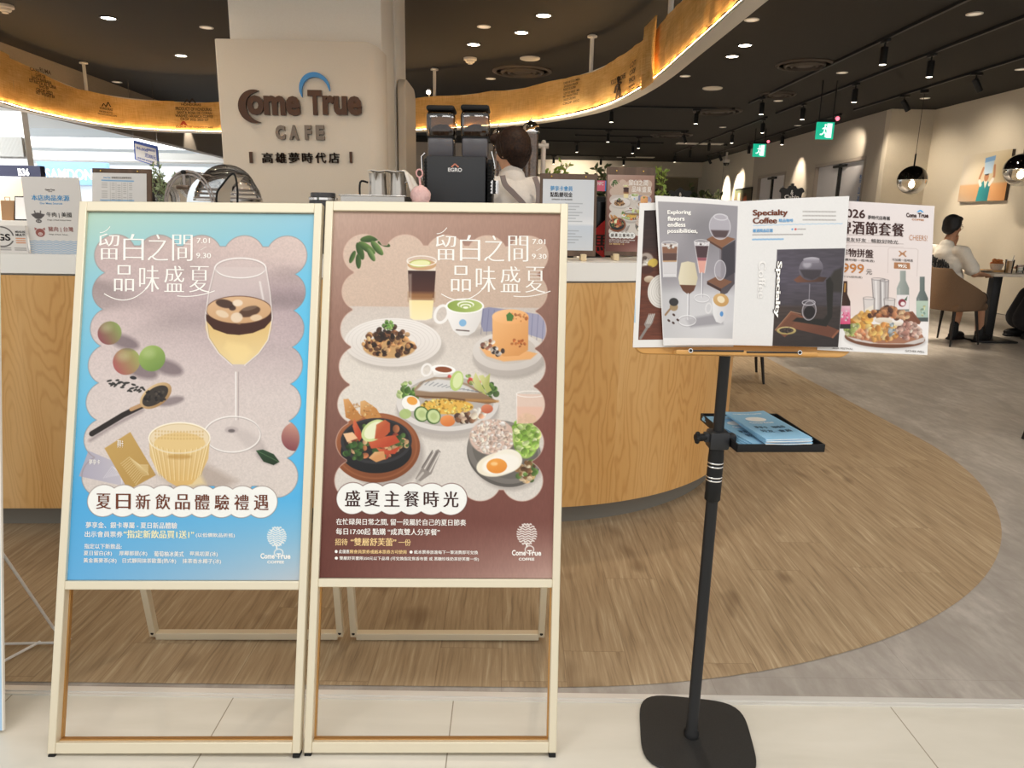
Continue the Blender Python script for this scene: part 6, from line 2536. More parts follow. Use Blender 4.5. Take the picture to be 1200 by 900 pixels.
c = Q2(379, 238, 3.3)
CAN = mat('smoked_grey_plastic', '4b4a4c', .3, 0, .5)
t = thing('grinder_lid_stack', 'dark grey round lids stacked under the cream panel behind the left poster stand', 'lids', (c.x, 3.3, .92))
for k, (r_, z0, z1) in enumerate(((.062, c.z - .03, c.z + .012), (.064, c.z + .013, c.z + .026), (.055, c.z + .027, c.z + .045))):
    mb = MB()
    mb.lathe([(0, z0), (r_, z0), (r_, z1 - .003), (r_ * .94, z1), (0, z1)], CAN if k != 1 else CHROME, (c.x, 3.3, 0), 28)
    mb.build('lid', t)
mb = MB()
mb.lathe([(.05, .921), (.05, c.z - .03)], CAN, (c.x, 3.3, 0), 24)
mb.build('canister', t)
# ---- inner work bench, hidden behind the raised front
t = thing('work_bench', 'stainless work bench behind the counter under the coffee machine', 'bench', (-.8, 3.65, 0))
mb = MB()
mb.rbox((-.85, 3.62, .90), (2.05, .62, .04), .004, STEEL)
mb.build('bench_top', t)
mb = MB()
mb.box((-.85, 3.64, .44), (2.0, .54, .875), WHITE)
mb.build('bench_cabinet', t)
ZB = .92
# acrylic bread boxes
ACR = m_glassy('clear_acrylic', 'fdfdfd', .03, .035, 1.18)
YA = 3.36
a, b = Q2(206, 206, YA), Q2(258, 240, YA)
t = thing('acrylic_bread_bin', 'clear acrylic roll-top bread bin with a dark handle left of the pillar', 'bread bin', ((a.x + b.x) / 2, YA, ZB))
x0, x1 = a.x - .0, b.x + .03
zb, zt = ZB, at(232, 202, 'y', YA).z
mb = MB()
n = 14
for q in range(3):
    r0 = 1. - q * .05
    prof = []
    for k in range(n + 1):
        an = PI * k / n
        prof.append((lerp(x0, x1, .5) - (x1 - x0) / 2 * r0 * math.cos(an), zb + (zt - zb) * (.72 + .28 * math.sin(an) * r0)))
    vs = []
    for x, z in prof:
        vs += [(x, YA - .13, z), (x, YA + .06, z)]
    mb.add(vs, [(2 * k, 2 * k + 2, 2 * k + 3, 2 * k + 1) for k in range(n)], ACR, True)
mb.build('roll_top', t)
mb = MB()
mb.box((lerp(x0, x1, .5), YA - .035, lerp(zb, zt, .36)), (x1 - x0, .19, (zt - zb) * .72), ACR)
mb.build('acrylic_body', t)
mb = MB()
mb.tube([(x0, YA - .131, lerp(zb, zt, .72)), (x0, YA - .131, zb), (x1, YA - .131, zb), (x1, YA - .131, lerp(zb, zt, .72))], .004, mat('smoky_edge', 'a39a95', .15, 0, .5), 6)
for q in (1., .9):
    mb.tube([(lerp(x0, x1, .5) - (x1 - x0) / 2 * q * math.cos(PI * k / n), YA - .131, zb + (zt - zb) * (.72 + .28 * q * math.sin(PI * k / n))) for k in range(n + 1)], .004, MATS['smoky_edge'], 6)
mb.build('edge_trim', t)
a, b = Q2(224, 219, YA), Q2(238, 223, YA)
mb = MB()
mb.rbox(((a.x + b.x) / 2, YA - .145, (a.z + b.z) / 2), (b.x - a.x, .02, .018), .004, mat('bronze_handle', '7b6a5c', .3, .6))
a = Q2(231, 204, YA)
mb.cyl((a.x, YA - .14, a.z), (a.x, YA - .14, b.z), .006, MATS['smoky_edge'])
mb.ell((a.x, YA - .14, a.z), (.012, .012, .01), BLACKP, 12, 8)
mb.build('handle', t)
p0, p1 = Q2(228, 207, YA), Q2(270, 216, YA)
# lid stack on top
YC2 = 3.5
t = thing('glass_cake_domes', 'stack of clear glass cake domes tilting beside the acrylic bin', 'cake dome', tuple(Q2(262, 240, YC2)))
t.location.z = ZB
mb = MB()
c = Q2(262, 214, YC2)
for k in range(3):
    r_ = .155 - k * .012
    prof = [(r_ * math.cos(R(q)), .12 * math.sin(R(q)) + k * .02) for q in range(0, 91, 10)]
    mb.lathe(prof, ACR, (c.x - .02, c.y + .1, c.z - .07), 32, caps=False)
mb.build('dome', t)
mb = MB()
for k in range(3):
    mb.tube([(c.x - .02 + (.155 - k * .012) * math.cos(R(q)), c.y + .1 + (.155 - k * .012) * math.sin(R(q)), c.z - .07 + k * .02) for q in range(0, 360, 12)], .0035, MATS['smoky_edge'], 6, True)
mb.build('dome_rim', t)
mb = MB()
mb.lathe([(.16, -.005), (.16, .005), (.05, .0), (.04, c.z - ZB - .30), (.06, c.z - ZB - .31)][:2] + [(.02, .004)], STEEL, (c.x - .02, c.y + .1, c.z - .08), 30)
mb.cyl((c.x - .02, c.y + .1, ZB), (c.x - .02, c.y + .1, c.z - .08), .02, STEEL)
mb.lathe([(.07, 0), (.07, .008), (.02, .02)], STEEL, (c.x - .02, c.y + .1, ZB), 24)
mb.build('stand', t)
YD = 3.3
pts = [Q2(x, y, YD) for x, y in ((262, 238), (263, 226), (270, 216), (278, 206.5), (283, 206), (286, 222), (286, 240))]
t = thing('acrylic_flap_bin', 'clear acrylic flap box with a dark curved rim against the cream panel', 'box', ((pts[0].x + pts[-1].x) / 2, YD, ZB))
fr = [(p.x, YD - .08, p.z) for p in catmull(pts, 5)]
bk_ = [(x, YD + .08, z) for x, y, z in fr]
mb = MB()
n = len(fr)
mb.add(fr + bk_, [(i, i + 1, n + i + 1, n + i) for i in range(n - 1)] + [tuple(range(n))], ACR, True)
xm0, xm1 = pts[0].x, pts[-1].x
mb.box(((xm0 + xm1) / 2, YD, (ZB + pts[0].z) / 2), (xm1 - xm0, .16, pts[0].z - ZB), ACR)
mb.build('acrylic_shell', t)
mb = MB()
mb.tube([(x, y, z) for x, y, z in fr], .0045, BLACKP, 8)
mb.build('dark_rim', t)
# olive sprigs in a glass vase
YV = 3.62
c = Q2(196, 240, YV)
t = thing('olive_sprigs', 'green olive sprigs in a glass vase on the counter left of the bread bin', 'plant', (c.x, YV, ZB))
mb = MB()
mb.lathe([(.0, .004), (.05, .004), (.052, .0), (.055, .12), (.045, .22), (.05, c.z - ZB + .05)], ACR, (c.x, YV, ZB), 24, caps=False)
mb.build('glass_vase', t)
LEAF = m_noisy('olive_leaf', '7d9068', 'a9b98f', 30, .5)
STEMM = mat('twig', '6d6248', .7)
mbs, mbl = MB(), MB()
rnd = random.Random(3)
tips = [(176, 203), (180, 196), (186, 192), (176, 214), (190, 206), (196, 214), (206, 207), (213, 210), (203, 222), (186, 222), (182, 209), (200, 229), (193, 226), (210, 215), (178, 193)]
for tx, ty in tips:
    tip = Q2(tx, ty, YV + rnd.uniform(-.06, .06))
    b0 = Vector((c.x + rnd.uniform(-.02, .02), YV, c.z - .05))
    mid = b0.lerp(tip, .5) + Vector((rnd.uniform(-.02, .02), rnd.uniform(-.02, .02), .02))
    pth = catmull([b0, mid, tip], 6)
    mbs.tube(pth, .0018, STEMM, 5)
    for k in range(2, len(pth)):
        for s_ in (-1, 0, 1):
            d = (pth[k] - pth[k - 1]).normalized()
            side = Vector((rnd.uniform(-1, 1), rnd.uniform(-1, 1), rnd.uniform(-.6, .8))).normalized()
            ld = (d * .5 + side * .8).normalized()
            w = ld.cross(Vector((rnd.uniform(-1, 1), 1, rnd.uniform(-1, 1)))).normalized()
            L = rnd.uniform(.016, .028)
            p = pth[k]
            mbl.add([p, p + ld * L * .5 + w * L * .2, p + ld * L, p + ld * L * .5 - w * L * .2], [(0, 1, 2, 3)], LEAF, False)
mbs.build('stems', t)
mbl.build('foliage', t, auto=0)
# steel tray, milk pitchers, cloth
YP = 3.3
a, b = Q2(407, 229.5, YP), Q2(478, 240, YP)
t = thing('steel_tray', 'shallow steel gastronorm tray under the milk pitchers', 'tray', ((a.x + b.x) / 2, YP, ZB))
zt = a.z
mb = MB()
cx, w_ = (a.x + b.x) / 2, b.x - a.x
for dx, dy, sx, sy in ((0, -.12, w_, .004), (0, .12, w_, .004), (-w_ / 2, 0, .004, .24), (w_ / 2, 0, .004, .24)):
    mb.box((cx + dx, YP + dy, (ZB + zt) / 2), (sx, sy, zt - ZB), STEEL)
mb.box((cx, YP, zt - .05), (w_, .24, .004), STEEL)
for dy in (-.125, .125):
    mb.rbox((cx, YP + dy, zt), (w_ + .02, .014, .006), .002, STEEL)
mb.build('tray_body', t)
zf = zt - .048
PR = mat('satin_steel', 'c4bfb8', .3, 1.)


def pitcher(px0, px1, pyt, label, hand):
    a, b = Q2(px0, pyt, YP), Q2(px1, pyt, YP)
    r_ = (b.x - a.x) / 2
    h = a.z - zf
    c = ((a.x + b.x) / 2, YP, zf)
    t = thing('milk_pitcher', label, 'pitcher', c)
    mb = MB()
    mb.lathe([(0, .002), (r_ * .98, .002), (r_ * 1.05, h * .08), (r_ * 1.02, h * .3), (r_ * .92, h * .75), (r_ * .93, h * .97), (r_ * .96, h), (r_ * .92, h), (r_ * .89, h * .75), (r_ * .98, h * .3), (r_ * .9, .012), (0, .012)], PR, c, 30)
    mb.build('pitcher_body', t)
    mb = MB()
    mb.add([(c[0] + .3 * r_, YP - r_ * .85, zf + h), (c[0] - .3 * r_, YP - r_ * .85, zf + h), (c[0], YP - r_ * 1.35, zf + h * 1.04), (c[0], YP - r_ * .9, zf + h * .75)], [(0, 2, 3), (2, 1, 3), (0, 1, 2)], PR, False)
    mb.build('spout', t)
    mb = MB()
    s_ = hand
    mb.tube(catmull([(c[0] + s_ * r_ * .95, YP - .02, zf + h * .72), (c[0] + s_ * r_ * 1.75, YP - .03, zf + h * .72), (c[0] + s_ * r_ * 1.75, YP - .03, zf + h * .15), (c[0] + s_ * r_ * 1.1, YP - .02, zf + h * .1)], 5), .0045, BLACKP if hand < 0 else CHROME, 8)
    mb.build('handle', t)


pitcher(431.5, 453, 203, 'left steel milk pitcher in the tray right of the cream panel', -1)
pitcher(457, 476, 203, 'right steel milk pitcher in the tray, partly under the white cloth', 1)
a, b = Q2(433, 200.5, YP), Q2(489, 222, YP)
t = thing('white_cloth', 'white cloth draped over the milk pitchers beside the coffee machine', 'cloth', ((a.x + b.x) / 2, YP, zf))
CLOTH = m_noisy('white_cotton', 'e6e0d8', 'f0ebe4', 200, .9)
mb = MB()
vs, fs = [], []
NX, NY = 26, 8
for i in range(NX + 1):
    u = i / NX
    for j in range(NY + 1):
        v = j / NY
        x = lerp(a.x, b.x, u)
        dz = .0 if u < .78 else -(u - .78) / .22 * (.14 - .05 * v)
        wv = .004 * math.sin(u * 19 + v * 3) + (.006 * math.sin(v * 14 + u * 5) if u > .7 else 0)
        x += (.0 if u < .78 else .012 * math.sin(v * 8))
        vs.append((x, YP - .05 + .13 * v - (.02 if u > .8 else 0), a.z + .003 - .004 * abs(v - .5) + wv * .6 + dz))
for i in range(NX):
    for j in range(NY):
        q = i * (NY + 1) + j
        fs.append((q, q + NY + 1, q + NY + 2, q + 1))
mb.add(vs, fs, CLOTH)
o = mb.build('draped_cotton', t, auto=0)
so = o.modifiers.new('thickness', 'SOLIDIFY')
so.thickness = .003
# pompom keychain
YK = 3.22
c = Q2(493, 228, YK)
PINK = m_noisy('pink_fluff', 'e3b8b6', 'f2d0cc', 90, .95)
PINKP = mat('pink_plastic', 'eab4b2', .4)
t = thing('pink_pompom_charm', 'fluffy pink pompom bag charm with a loop standing by the coffee machine', 'charm', (c.x, YK, ZT))
mb = MB()
rr = .043


def fuzz(p):
    k = 1 + .10 * mnoise.noise(p * 5) + .07 * mnoise.noise(p * 14)
    return p * k


mb.ell((c.x, YK, c.z - .005), (rr, rr, rr), PINK, 36, 24, fn=fuzz)
mb.build('pompom', t, auto=0)
mb = MB()
mb.ell((c.x + .004, YK + .005, c.z - .05), (.045, .035, .028), PINK, 30, 18, fn=fuzz)
mb.build('fluffy_base', t, auto=0)
mb = MB()
d = Q2(491.5, 203, YK)
mb.tube([(d.x + .0135 * math.cos(R(q)), YK, d.z + .0165 * math.sin(R(q))) for q in range(0, 360, 20)], .0035, PINKP, 8, True)
mb.cyl((d.x, YK, d.z - .016), (c.x, YK, c.z + .03), .0045, PINKP)
mb.build('loop', t)
mb = MB()
mb.cyl((c.x, YK, ZB), (c.x, YK, c.z - .06), .01, CLAMP)
mb.lathe([(.05, 0), (.05, .008), (.012, .012)], CLAMP, (c.x, YK, ZB), 20)
mb.build('display_post', t)

# coffee machine
YM = 3.42
a, b = Q2(496, 183, YM), Q2(577, 183, YM)
zt = (a.z + b.z) / 2
cx, w_ = (a.x + b.x) / 2, b.x - a.x
dp = .42
MCH = mat('anthracite_panel', '2c2e32', .42, 0, .4)
t = thing('coffee_machine', 'black coffee machine with two clear bean hoppers in front of the barista', 'coffee machine', (cx, YM + dp / 2, ZB))
mb = MB()
mb.rbox((cx - .008, YM + dp / 2, (ZB + .04 + zt) / 2), (w_ - .045, dp, zt - ZB - .04), .006, MCH)
mb.build('main_body', t)
for s_ in (-1, 1):
    mb = MB()
    x = cx + s_ * (w_ / 2 - .012)
    mb.rbox((x, YM + dp / 2 + .02, (ZB + .04 + zt) / 2 - .004), (.024, dp - .03, zt - ZB - .05), .004, BLACKP)
    for k in range(26):
        mb.box((x, YM + .012, zt - .03 - k * .015), (.018, .02, .006), mat('vent_black', '060606', .8))
    mb.build('side_vents', t)
for sx in (-.4, .4):
    for sy in (.06, dp - .06):
        mb = MB()
        mb.cyl((cx + w_ * sx, YM + sy, ZB), (cx + w_ * sx, YM + sy, ZB + .045), .02, BLACKP)
        mb.build('machine_foot', t)
mb = MB()
LT = mat('machine_logo_white', 'e8e8e8', .4)
a1, b1 = Q2(525, 196.5, YM), Q2(541.5, 201.5, YM)
mb.text('EGRO', lambda u, v, w: (lerp(a1.x, b1.x, u), YM - .0015, lerp(b1.z, a1.z, v)), LT, .035)
mb.build('machine_lettering', t)
mb = MB()
a1, b1 = Q2(529, 192, YM), Q2(537.5, 196, YM)
CO = mat('machine_logo_copper', 'd98a70', .4)
xm = (a1.x + b1.x) / 2
mb.bar((a1.x, YM - .002, b1.z), (xm, YM - .002, a1.z), .006, .002, CO, (0, 1, 0))
mb.bar((xm, YM - .002, a1.z), (b1.x, YM - .002, b1.z), .006, .002, CO, (0, 1, 0))
mb.build('machine_emblem', t)
for px0, px1, pyt in ((499, 532.5, 123.5), (539.5, 573.5, 123)):
    a1, b1 = Q2(px0, pyt, YM + .06), Q2(px1, pyt, YM + .06)
    hx, hw = (a1.x + b1.x) / 2, (b1.x - a1.x)
    z0, z1 = zt, a1.z
    zm = lerp(z0, z1, .40)
    hd = .17
    yc = YM + .06 + hd / 2
    mb = MB()
    bmv = []
    mb.rbox((hx, yc, (zm + z1) / 2 - .01), (hw, hd, z1 - zm - .02), .02, SMOKED)
    o = mb.build('bean_hopper', t)
    mb = MB()
    mb.rbox((hx, yc, z1 - .008), (hw, hd, .024), .011, BLACKP)
    mb.build('hopper_lid', o)
    mb = MB()
    mb.rbox((hx, yc, (z0 + zm) / 2), (hw - .012, hd - .012, zm - z0), .012, mat('tinted_hopper', '57555a', .25, 0, .5))
    mb.build('hopper_base', o)
    mb = MB()
    mb.rbox((hx, yc, zm), (hw - .004, hd - .004, .006), .002, BLACKP)
    mb.build('hopper_seam', o)
    mb = MB()
    BEAN = m_noisy('coffee_beans', '3a261b', '6b4a36', 60, .5, .4)
    mb.ell((hx, yc, zm + .02), (hw * .44, hd * .42, .045), BEAN, 24, 14, fn=lambda p: p * (1 + .06 * mnoise.noise(p * 9)))
    mb.build('coffee_beans', o, auto=0)
mb = MB()
p = Q2(575, 219, YM)
for k in range(3):
    x = p.x + .004 + k * .012
    mb.cyl((x, YM + .03, p.z - .03), (x, YM + .03, p.z + .03), .011, CHROME if k != 1 else BLACKP)
mb.tube(catmull([(p.x + .01, YM + .05, p.z + .02), (p.x + .016, YM + .04, p.z + .09), (p.x - .0, YM + .04, p.z + .16)], 5), .005, CHROME, 8)
mb.build('steam_taps', t)
mb = MB()
p = Q2(493.5, 190, YM)
mb.tube([(p.x, YM + .06, p.z - .08), (p.x - .004, YM + .06, p.z + .03), (p.x + .012, YM + .06, p.z + .045)], .005, CHROME, 8)
mb.build('side_hose', t)

# bean silos and white tap arm behind the barista
SILO = m_noisy('roasted_beans', '5d4634', '8d6f54', 55, .6, .5)
YS = 4.75
for px0, px1, pyt, lb in ((613, 632, 143.5, 'taller glass bean silo with chrome lid right of the barista'), (578, 590, 151, 'glass bean silo with chrome lid left of the barista')):
    a1, b1 = Q2(px0, pyt, YS), Q2(px1, pyt, YS)
    r_ = (b1.x - a1.x) / 2
    c = ((a1.x + b1.x) / 2, YS)
    t = thing('bean_silo', lb, 'bean silo', (*c, ZB))
    mb = MB()
    mb.lathe([(r_ * .9, ZB), (r_ * .9, a1.z - .07)], SILO, (*c, 0), 26)
    mb.build('coffee_beans', t)
    mb = MB()
    mb.lathe([(r_, ZB), (r_, a1.z - .03)], GLASS, (*c, 0), 26, caps=False)
    mb.build('glass_tube', t)
    mb = MB()
    mb.lathe([(r_ * 1.1, a1.z - .06), (r_ * 1.1, a1.z - .03), (r_ * .9, a1.z - .01), (r_ * .4, a1.z + .005), (r_ * .12, a1.z + .01), (r_ * .12, a1.z + .025), (0, a1.z + .03)], CHROME, (*c, 0), 26)
    mb.build('chrome_lid', t)
t = thing('back_bench', 'low back bench carrying the bean silos behind the barista', 'bench', (.1, 4.85, 0))
mb = MB()
mb.rbox((.1, 4.85, ZB - .022), (1.3, .45, .04), .004, STEEL)
mb.build('bench_top', t)
mb = MB()
mb.box((.1, 4.87, (ZB - .045) / 2), (1.26, .4, ZB - .045), WHITE)
mb.build('bench_cabinet', t)
a1, b1, c1 = Q2(618, 171, YS + .1), Q2(643, 169, YS + .1), Q2(637, 171, YS + .1)
t = thing('white_tap_column', 'white tee-shaped drink tap column right of the barista', 'tap', (c1.x, YS + .1, ZB))
TW = mat('ivory_enamel', 'd8cfc6', .3)
mb = MB()
mb.cyl((c1.x, YS + .1, ZB), (c1.x, YS + .1, c1.z + .01), .016, TW)
mb.build('column', t)
mb = MB()
mb.cyl((a1.x, YS + .1, c1.z), (b1.x, YS + .1, c1.z), .017, TW)
mb.ell((c1.x, YS + .1, c1.z + .02), (.016, .016, .018), TW)
mb.build('cross_arm', t)
# grey refrigerator behind the machine
a1, b1 = Q2(480, 162, 6.2), Q2(620, 240, 6.2)
t = thing('grey_refrigerator', 'grey steel refrigerator cabinet beyond the coffee machine', 'refrigerator', ((a1.x + b1.x) / 2, 6.5, 0))
mb = MB()
GR = mat('fridge_grey', '8b8884', .4, .3)
mb.rbox(((a1.x + b1.x) / 2, 6.55, a1.z / 2 + .03), (b1.x - a1.x, .7, a1.z - .06), .006, GR)
mb.build('cabinet', t)
for k in (0, 1):
    mb = MB()
    mb.rbox((lerp(a1.x, b1.x, .25 + .5 * k), 6.19, a1.z / 2 + .05), ((b1.x - a1.x) / 2 - .01, .03, a1.z - .16), .005, mat('fridge_door_grey', '979490', .38, .3))
    o = mb.build('door', t)
    mb = MB()
    mb.cyl((lerp(a1.x, b1.x, .44 + .12 * k), 6.16, a1.z - .6), (lerp(a1.x, b1.x, .44 + .12 * k), 6.16, a1.z - .25), .01, STEEL)
    mb.build('handle', o)
mb = MB()
mb.rbox(((a1.x + b1.x) / 2, 6.2, a1.z - .02), (b1.x - a1.x, .02, .09), .003, BLACKP)
mb.build('top_grille', t)
# ------------------------------------------------------------------ people
HAIRM = m_noisy('dark_brown_hair', '170e0c', '382419', 90, .62, .15, 0., .25)
HAIRB = m_noisy('black_hair', '0d0c0d', '1f1c1c', 70, .5)
SHIRT = m_noisy('white_shirt_cotton', 'e4dfda', 'ece8e3', 120, .85)
TEE = m_noisy('white_tee_cotton', 'dcd6cb', 'e6e0d5', 120, .9)
DARKF = m_noisy('black_trouser_cloth', '131316', '1c1c20', 120, .85)
SKIRT = m_noisy('charcoal_skirt_cloth', '18181b', '222226', 120, .85)
BLUEF = m_noisy('blue_knit', '3d4f7d', '50649a', 120, .9)
STRAPM = mat('grey_apron_strap', '8b807f', .8)


def solid(mb, name, parent, vox, smooth=6, auto=0):
    """fuse overlapping shapes into one continuous skin"""
    o = mb.build(name, parent, auto=0, local=True)
    r = o.modifiers.new('skin', 'REMESH')
    r.mode = 'VOXEL'
    r.voxel_size = vox
    r.use_smooth_shade = True
    s = o.modifiers.new('smooth', 'SMOOTH')
    s.iterations = smooth
    s.factor = .5
    return o


def chain(mb, pts, rad, m, seg=14):
    mb.tube(pts, rad, m, seg)
    for p, r in zip(pts, rad):
        mb.ell(p, (r, r, r), m, 14, 8)


def hand(mb, wrist, d, palm_n, m, curl=.5, s=1.):
    """palm with five separate bent fingers; d = direction of the fingers, palm_n = out of the palm"""
    wrist, d, n = Vector(wrist), Vector(d).normalized(), Vector(palm_n).normalized()
    side = d.cross(n).normalized()
    for k in (-.024, -.008, .008, .024):
        chain(mb, [wrist + side * k * .6 * s, wrist + d * .085 * s + side * k * s], [.018 * s, .0125 * s], m, 10)
    for k, L in ((-.028, .062), (-.0095, .075), (.0095, .080), (.028, .072)):
        a = wrist + d * .085 * s + side * k * s
        v1 = (d + n * curl * .5).normalized()
        v2 = (d + n * curl * 1.6).normalized()
        v3 = (d * .6 + n * curl * 2.4).normalized()
        b = a + v1 * L * .45 * s
        c = b + v2 * L * .32 * s
        e = c + v3 * L * .25 * s
        chain(mb, [a, b, c, e], [.0098 * s, .0092 * s, .0086 * s, .0078 * s], m, 8)
    a = wrist + d * .03 * s - side * .026 * s
    b = a + (d * .6 - side * .8 + n * .25).normalized() * .042 * s
    c = b + (d * .9 - side * .25 + n * .35).normalized() * .034 * s
    chain(mb, [a, b, c], [.0135 * s, .011 * s, .0092 * s], m, 8)


def head_shape(mb, c, m, T):
    """skull, jaw, nose, ears; faces local +Y before T"""
    mb2 = MB()
    mb2.ell((0, -.006, .022), (.076, .094, .096), m, 24, 16)
    mb2.ell((0, .026, -.045), (.055, .058, .066), m, 20, 12)
    mb2.ell((0, .062, -.085), (.024, .020, .020), m, 12, 8)
    chain(mb2, [(0, .084, .020), (0, .104, -.018)], [.010, .014], m, 10)
    for s_ in (-1, 1):
        mb2.ell((s_ * .077, -.006, -.01), (.010, .020, .032), m, 12, 8)
        mb2.ell((s_ * .012, .094, -.02), (.009, .009, .007), m, 8, 6)
        mb2.ell((s_ * .034, .076, .030), (.022, .012, .008), m, 10, 6)
        mb2.ell((s_ * .040, .062, -.020), (.020, .018, .020), m, 10, 6)
    mb2.ell((0, .078, -.052), (.024, .012, .0065), m, 12, 6)
    mb2.ell((0, .076, -.064), (.021, .012, .007), m, 12, 6)
    M = Matrix.Translation(c) @ T
    mb.add([M @ v for v in mb2.v], mb2.f, m, True)


def eyes(parent, c, T):
    mb = MB()
    mb.T = Matrix.Translation(c) @ T
    for s_ in (-1, 1):
        mb.ell((s_ * .033, .074, .014), (.012, .010, .009), mat('eye_white', 'e9e6e2', .2), 12, 8)
    mb.build('eyes', parent, local=True)
    mb = MB()
    mb.T = Matrix.Translation(c) @ T
    for s_ in (-1, 1):
        mb.ell((s_ * .033, .0815, .014), (.006, .004, .006), mat('iris_dark', '1d1512', .15), 10, 6)
        mb.bar((s_ * .018, .090, .036), (s_ * .052, .080, .037), .006, .006, HAIRB)
    mb.build('brows_and_irises', parent, local=True)


# barista seen from behind
hb = Q2(600.5, 147, 4.0)
t = thing('person', 'barista with short dark hair, white shirt and grey apron straps, seen from behind', 'person', (hb.x, 4.06, 0), R(20))
k = (hb.z + .055) / 1.735
mb = MB()
HT = Matrix.Rotation(R(28), 4, 'Z') @ Matrix.Rotation(R(-10), 4, 'X') @ Matrix.Diagonal((.92, .92, .95, 1))
mb.ell((0, 0, .95 * k), (.155, .11, .13), SKIN)
mb.ell((0, .0, 1.10 * k), (.135, .095, .15), SKIN)
mb.ell((0, 0, 1.29 * k), (.155, .105, .17), SKIN)
for s_ in (-1, 1):
    mb.ell((s_ * .13, -.005, 1.385 * k), (.07, .06, .055), SKIN)
    chain(mb, [(s_ * .165, 0, 1.375 * k), (s_ * .215, .03, 1.10 * k), (s_ * .16, .25, 1.06 * k)], [.05, .040, .026], SKIN)
    hand(mb, (s_ * .16, .25, 1.06 * k), (-.15 * s_, 1, .05), (0, .1, -1), SKIN, .35)
    chain(mb, [(s_ * .085, 0, .93 * k), (s_ * .095, .015, .50 * k), (s_ * .10, -.02, .10)], [.088, .058, .040], SKIN)
    mb.ell((s_ * .10, .06, .045), (.042, .12, .042), SKIN)
chain(mb, [(0, -.01, 1.38 * k), (0, .01, 1.50 * k)], [.062, .054], SKIN)
HC = Vector((0, .022, 1.612 * k - .055))
head_shape(mb, HC, SKIN, HT)
solid(mb, 'body', t, .0075, 5)
eyes(t, HC, HT)
mb = MB()
mb.T = Matrix.Translation(HC) @ HT
mb.ell((0, -.018, .034), (.094, .104, .104), HAIRM, 28, 18)
mb.ell((0, -.052, -.028), (.080, .062, .070), HAIRM, 24, 14)
mb.ell((0, -.048, -.058), (.064, .05, .05), HAIRM, 20, 12)
for s_ in (-1, 1):
    mb.ell((s_ * .070, -.016, .008), (.022, .046, .05), HAIRM, 16, 10)
    mb.ell((s_ * .035, .068, .085), (.05, .035, .035), HAIRM, 16, 10)
hr = random.Random(6)
for q in range(70):
    ph = R(170 + q * 200 / 69 + hr.uniform(-3, 3))
    e0 = hr.uniform(100, 122)
    pts = []
    for w in range(6):
        th = R(lerp(18, e0, w / 5))
        pts.append((.0955 * math.sin(th) * math.cos(ph + .12 * w / 5), -.026 + .106 * math.sin(th) * math.sin(ph + .12 * w / 5), .026 + .108 * math.cos(th) - (.025 if w > 3 else 0)))
    chain(mb, pts, [.006, .009, .010, .010, .008, .003], HAIRM, 6)
solid(mb, 'hair', t, .005, 2)
mb = MB()
mb.ell((0, 0, 1.00 * k), (.172, .125, .17), SHIRT)
mb.ell((0, .0, 1.12 * k), (.155, .115, .17), SHIRT)
mb.ell((0, 0, 1.29 * k), (.172, .122, .175), SHIRT)
for s_ in (-1, 1):
    mb.ell((s_ * .135, -.005, 1.388 * k), (.078, .068, .06), SHIRT)
    chain(mb, [(s_ * .165, 0, 1.375 * k), (s_ * .215, .03, 1.10 * k), (s_ * .185, .14, 1.08 * k)], [.062, .054, .046], SHIRT)
chain(mb, [(0, -.01, 1.36 * k), (0, -.004, 1.445 * k)], [.085, .066], SHIRT)
sh = solid(mb, 'shirt', t, .009, 6)
dt = sh.modifiers.new('creases', 'DISPLACE')
tx = bpy.data.textures.new('cloth_creases', 'CLOUDS')
tx.noise_scale = .09
dt.texture = tx
dt.strength = .012
dt.mid_level = .5
mb = MB()
mb.lathe([(.078, 1.415 * k), (.074, 1.44 * k), (.067, 1.462 * k), (.061, 1.462 * k), (.066, 1.43 * k)], SHIRT, (0, -.002, 0), 28)
mb.build('collar', t, local=True)


def on_back(x, z):
    q = max(.02, 1 - (x / .215) ** 2 - ((z / k - 1.24) / .34) ** 2)
    return Vector((x, -.150 * math.sqrt(q) - .016, z))


for pts in ([(.085, 1.435), (.105, 1.38), (.10, 1.30), (.06, 1.18), (-.02, 1.06)], [(-.095, 1.435), (-.085, 1.39), (-.04, 1.345), (.03, 1.27), (.09, 1.12)]):
    P = catmull([on_back(x, z * k) for x, z in pts], 6)
    mb = MB()
    vs, fs = [], []
    for i, p in enumerate(P):
        d = (P[min(i + 1, len(P) - 1)] - P[max(i - 1, 0)]).normalized()
        sd = d.cross(Vector((0, -1, 0))).normalized() * .014
        for off in (0, -.006):
            vs += [p + sd + Vector((0, off, 0)), p - sd + Vector((0, off, 0))]
    n = len(P)
    for i in range(n - 1):
        a = 4 * i
        fs += [(a + 2, a + 3, a + 7, a + 6), (a, a + 4, a + 5, a + 1), (a, a + 2, a + 6, a + 4), (a + 1, a + 5, a + 7, a + 3)]
    mb.add(vs, fs, STRAPM, True)
    mb.build('apron_strap', t, local=True)
mb = MB()
mb.ell((0, .0, .93 * k), (.172, .126, .15), DARKF)
for s_ in (-1, 1):
    chain(mb, [(s_ * .085, 0, .93 * k), (s_ * .095, .015, .50 * k), (s_ * .10, -.02, .10)], [.100, .074, .060], DARKF)
solid(mb, 'trousers', t, .012, 4)
mb = MB()
for s_ in (-1, 1):
    mb.ell((s_ * .10, .055, .048), (.05, .13, .047), BLACKP)
    mb.rbox((s_ * .10, .055, .012), (.09, .25, .024), .01, BLACKP)
mb.build('shoes', t, local=True)

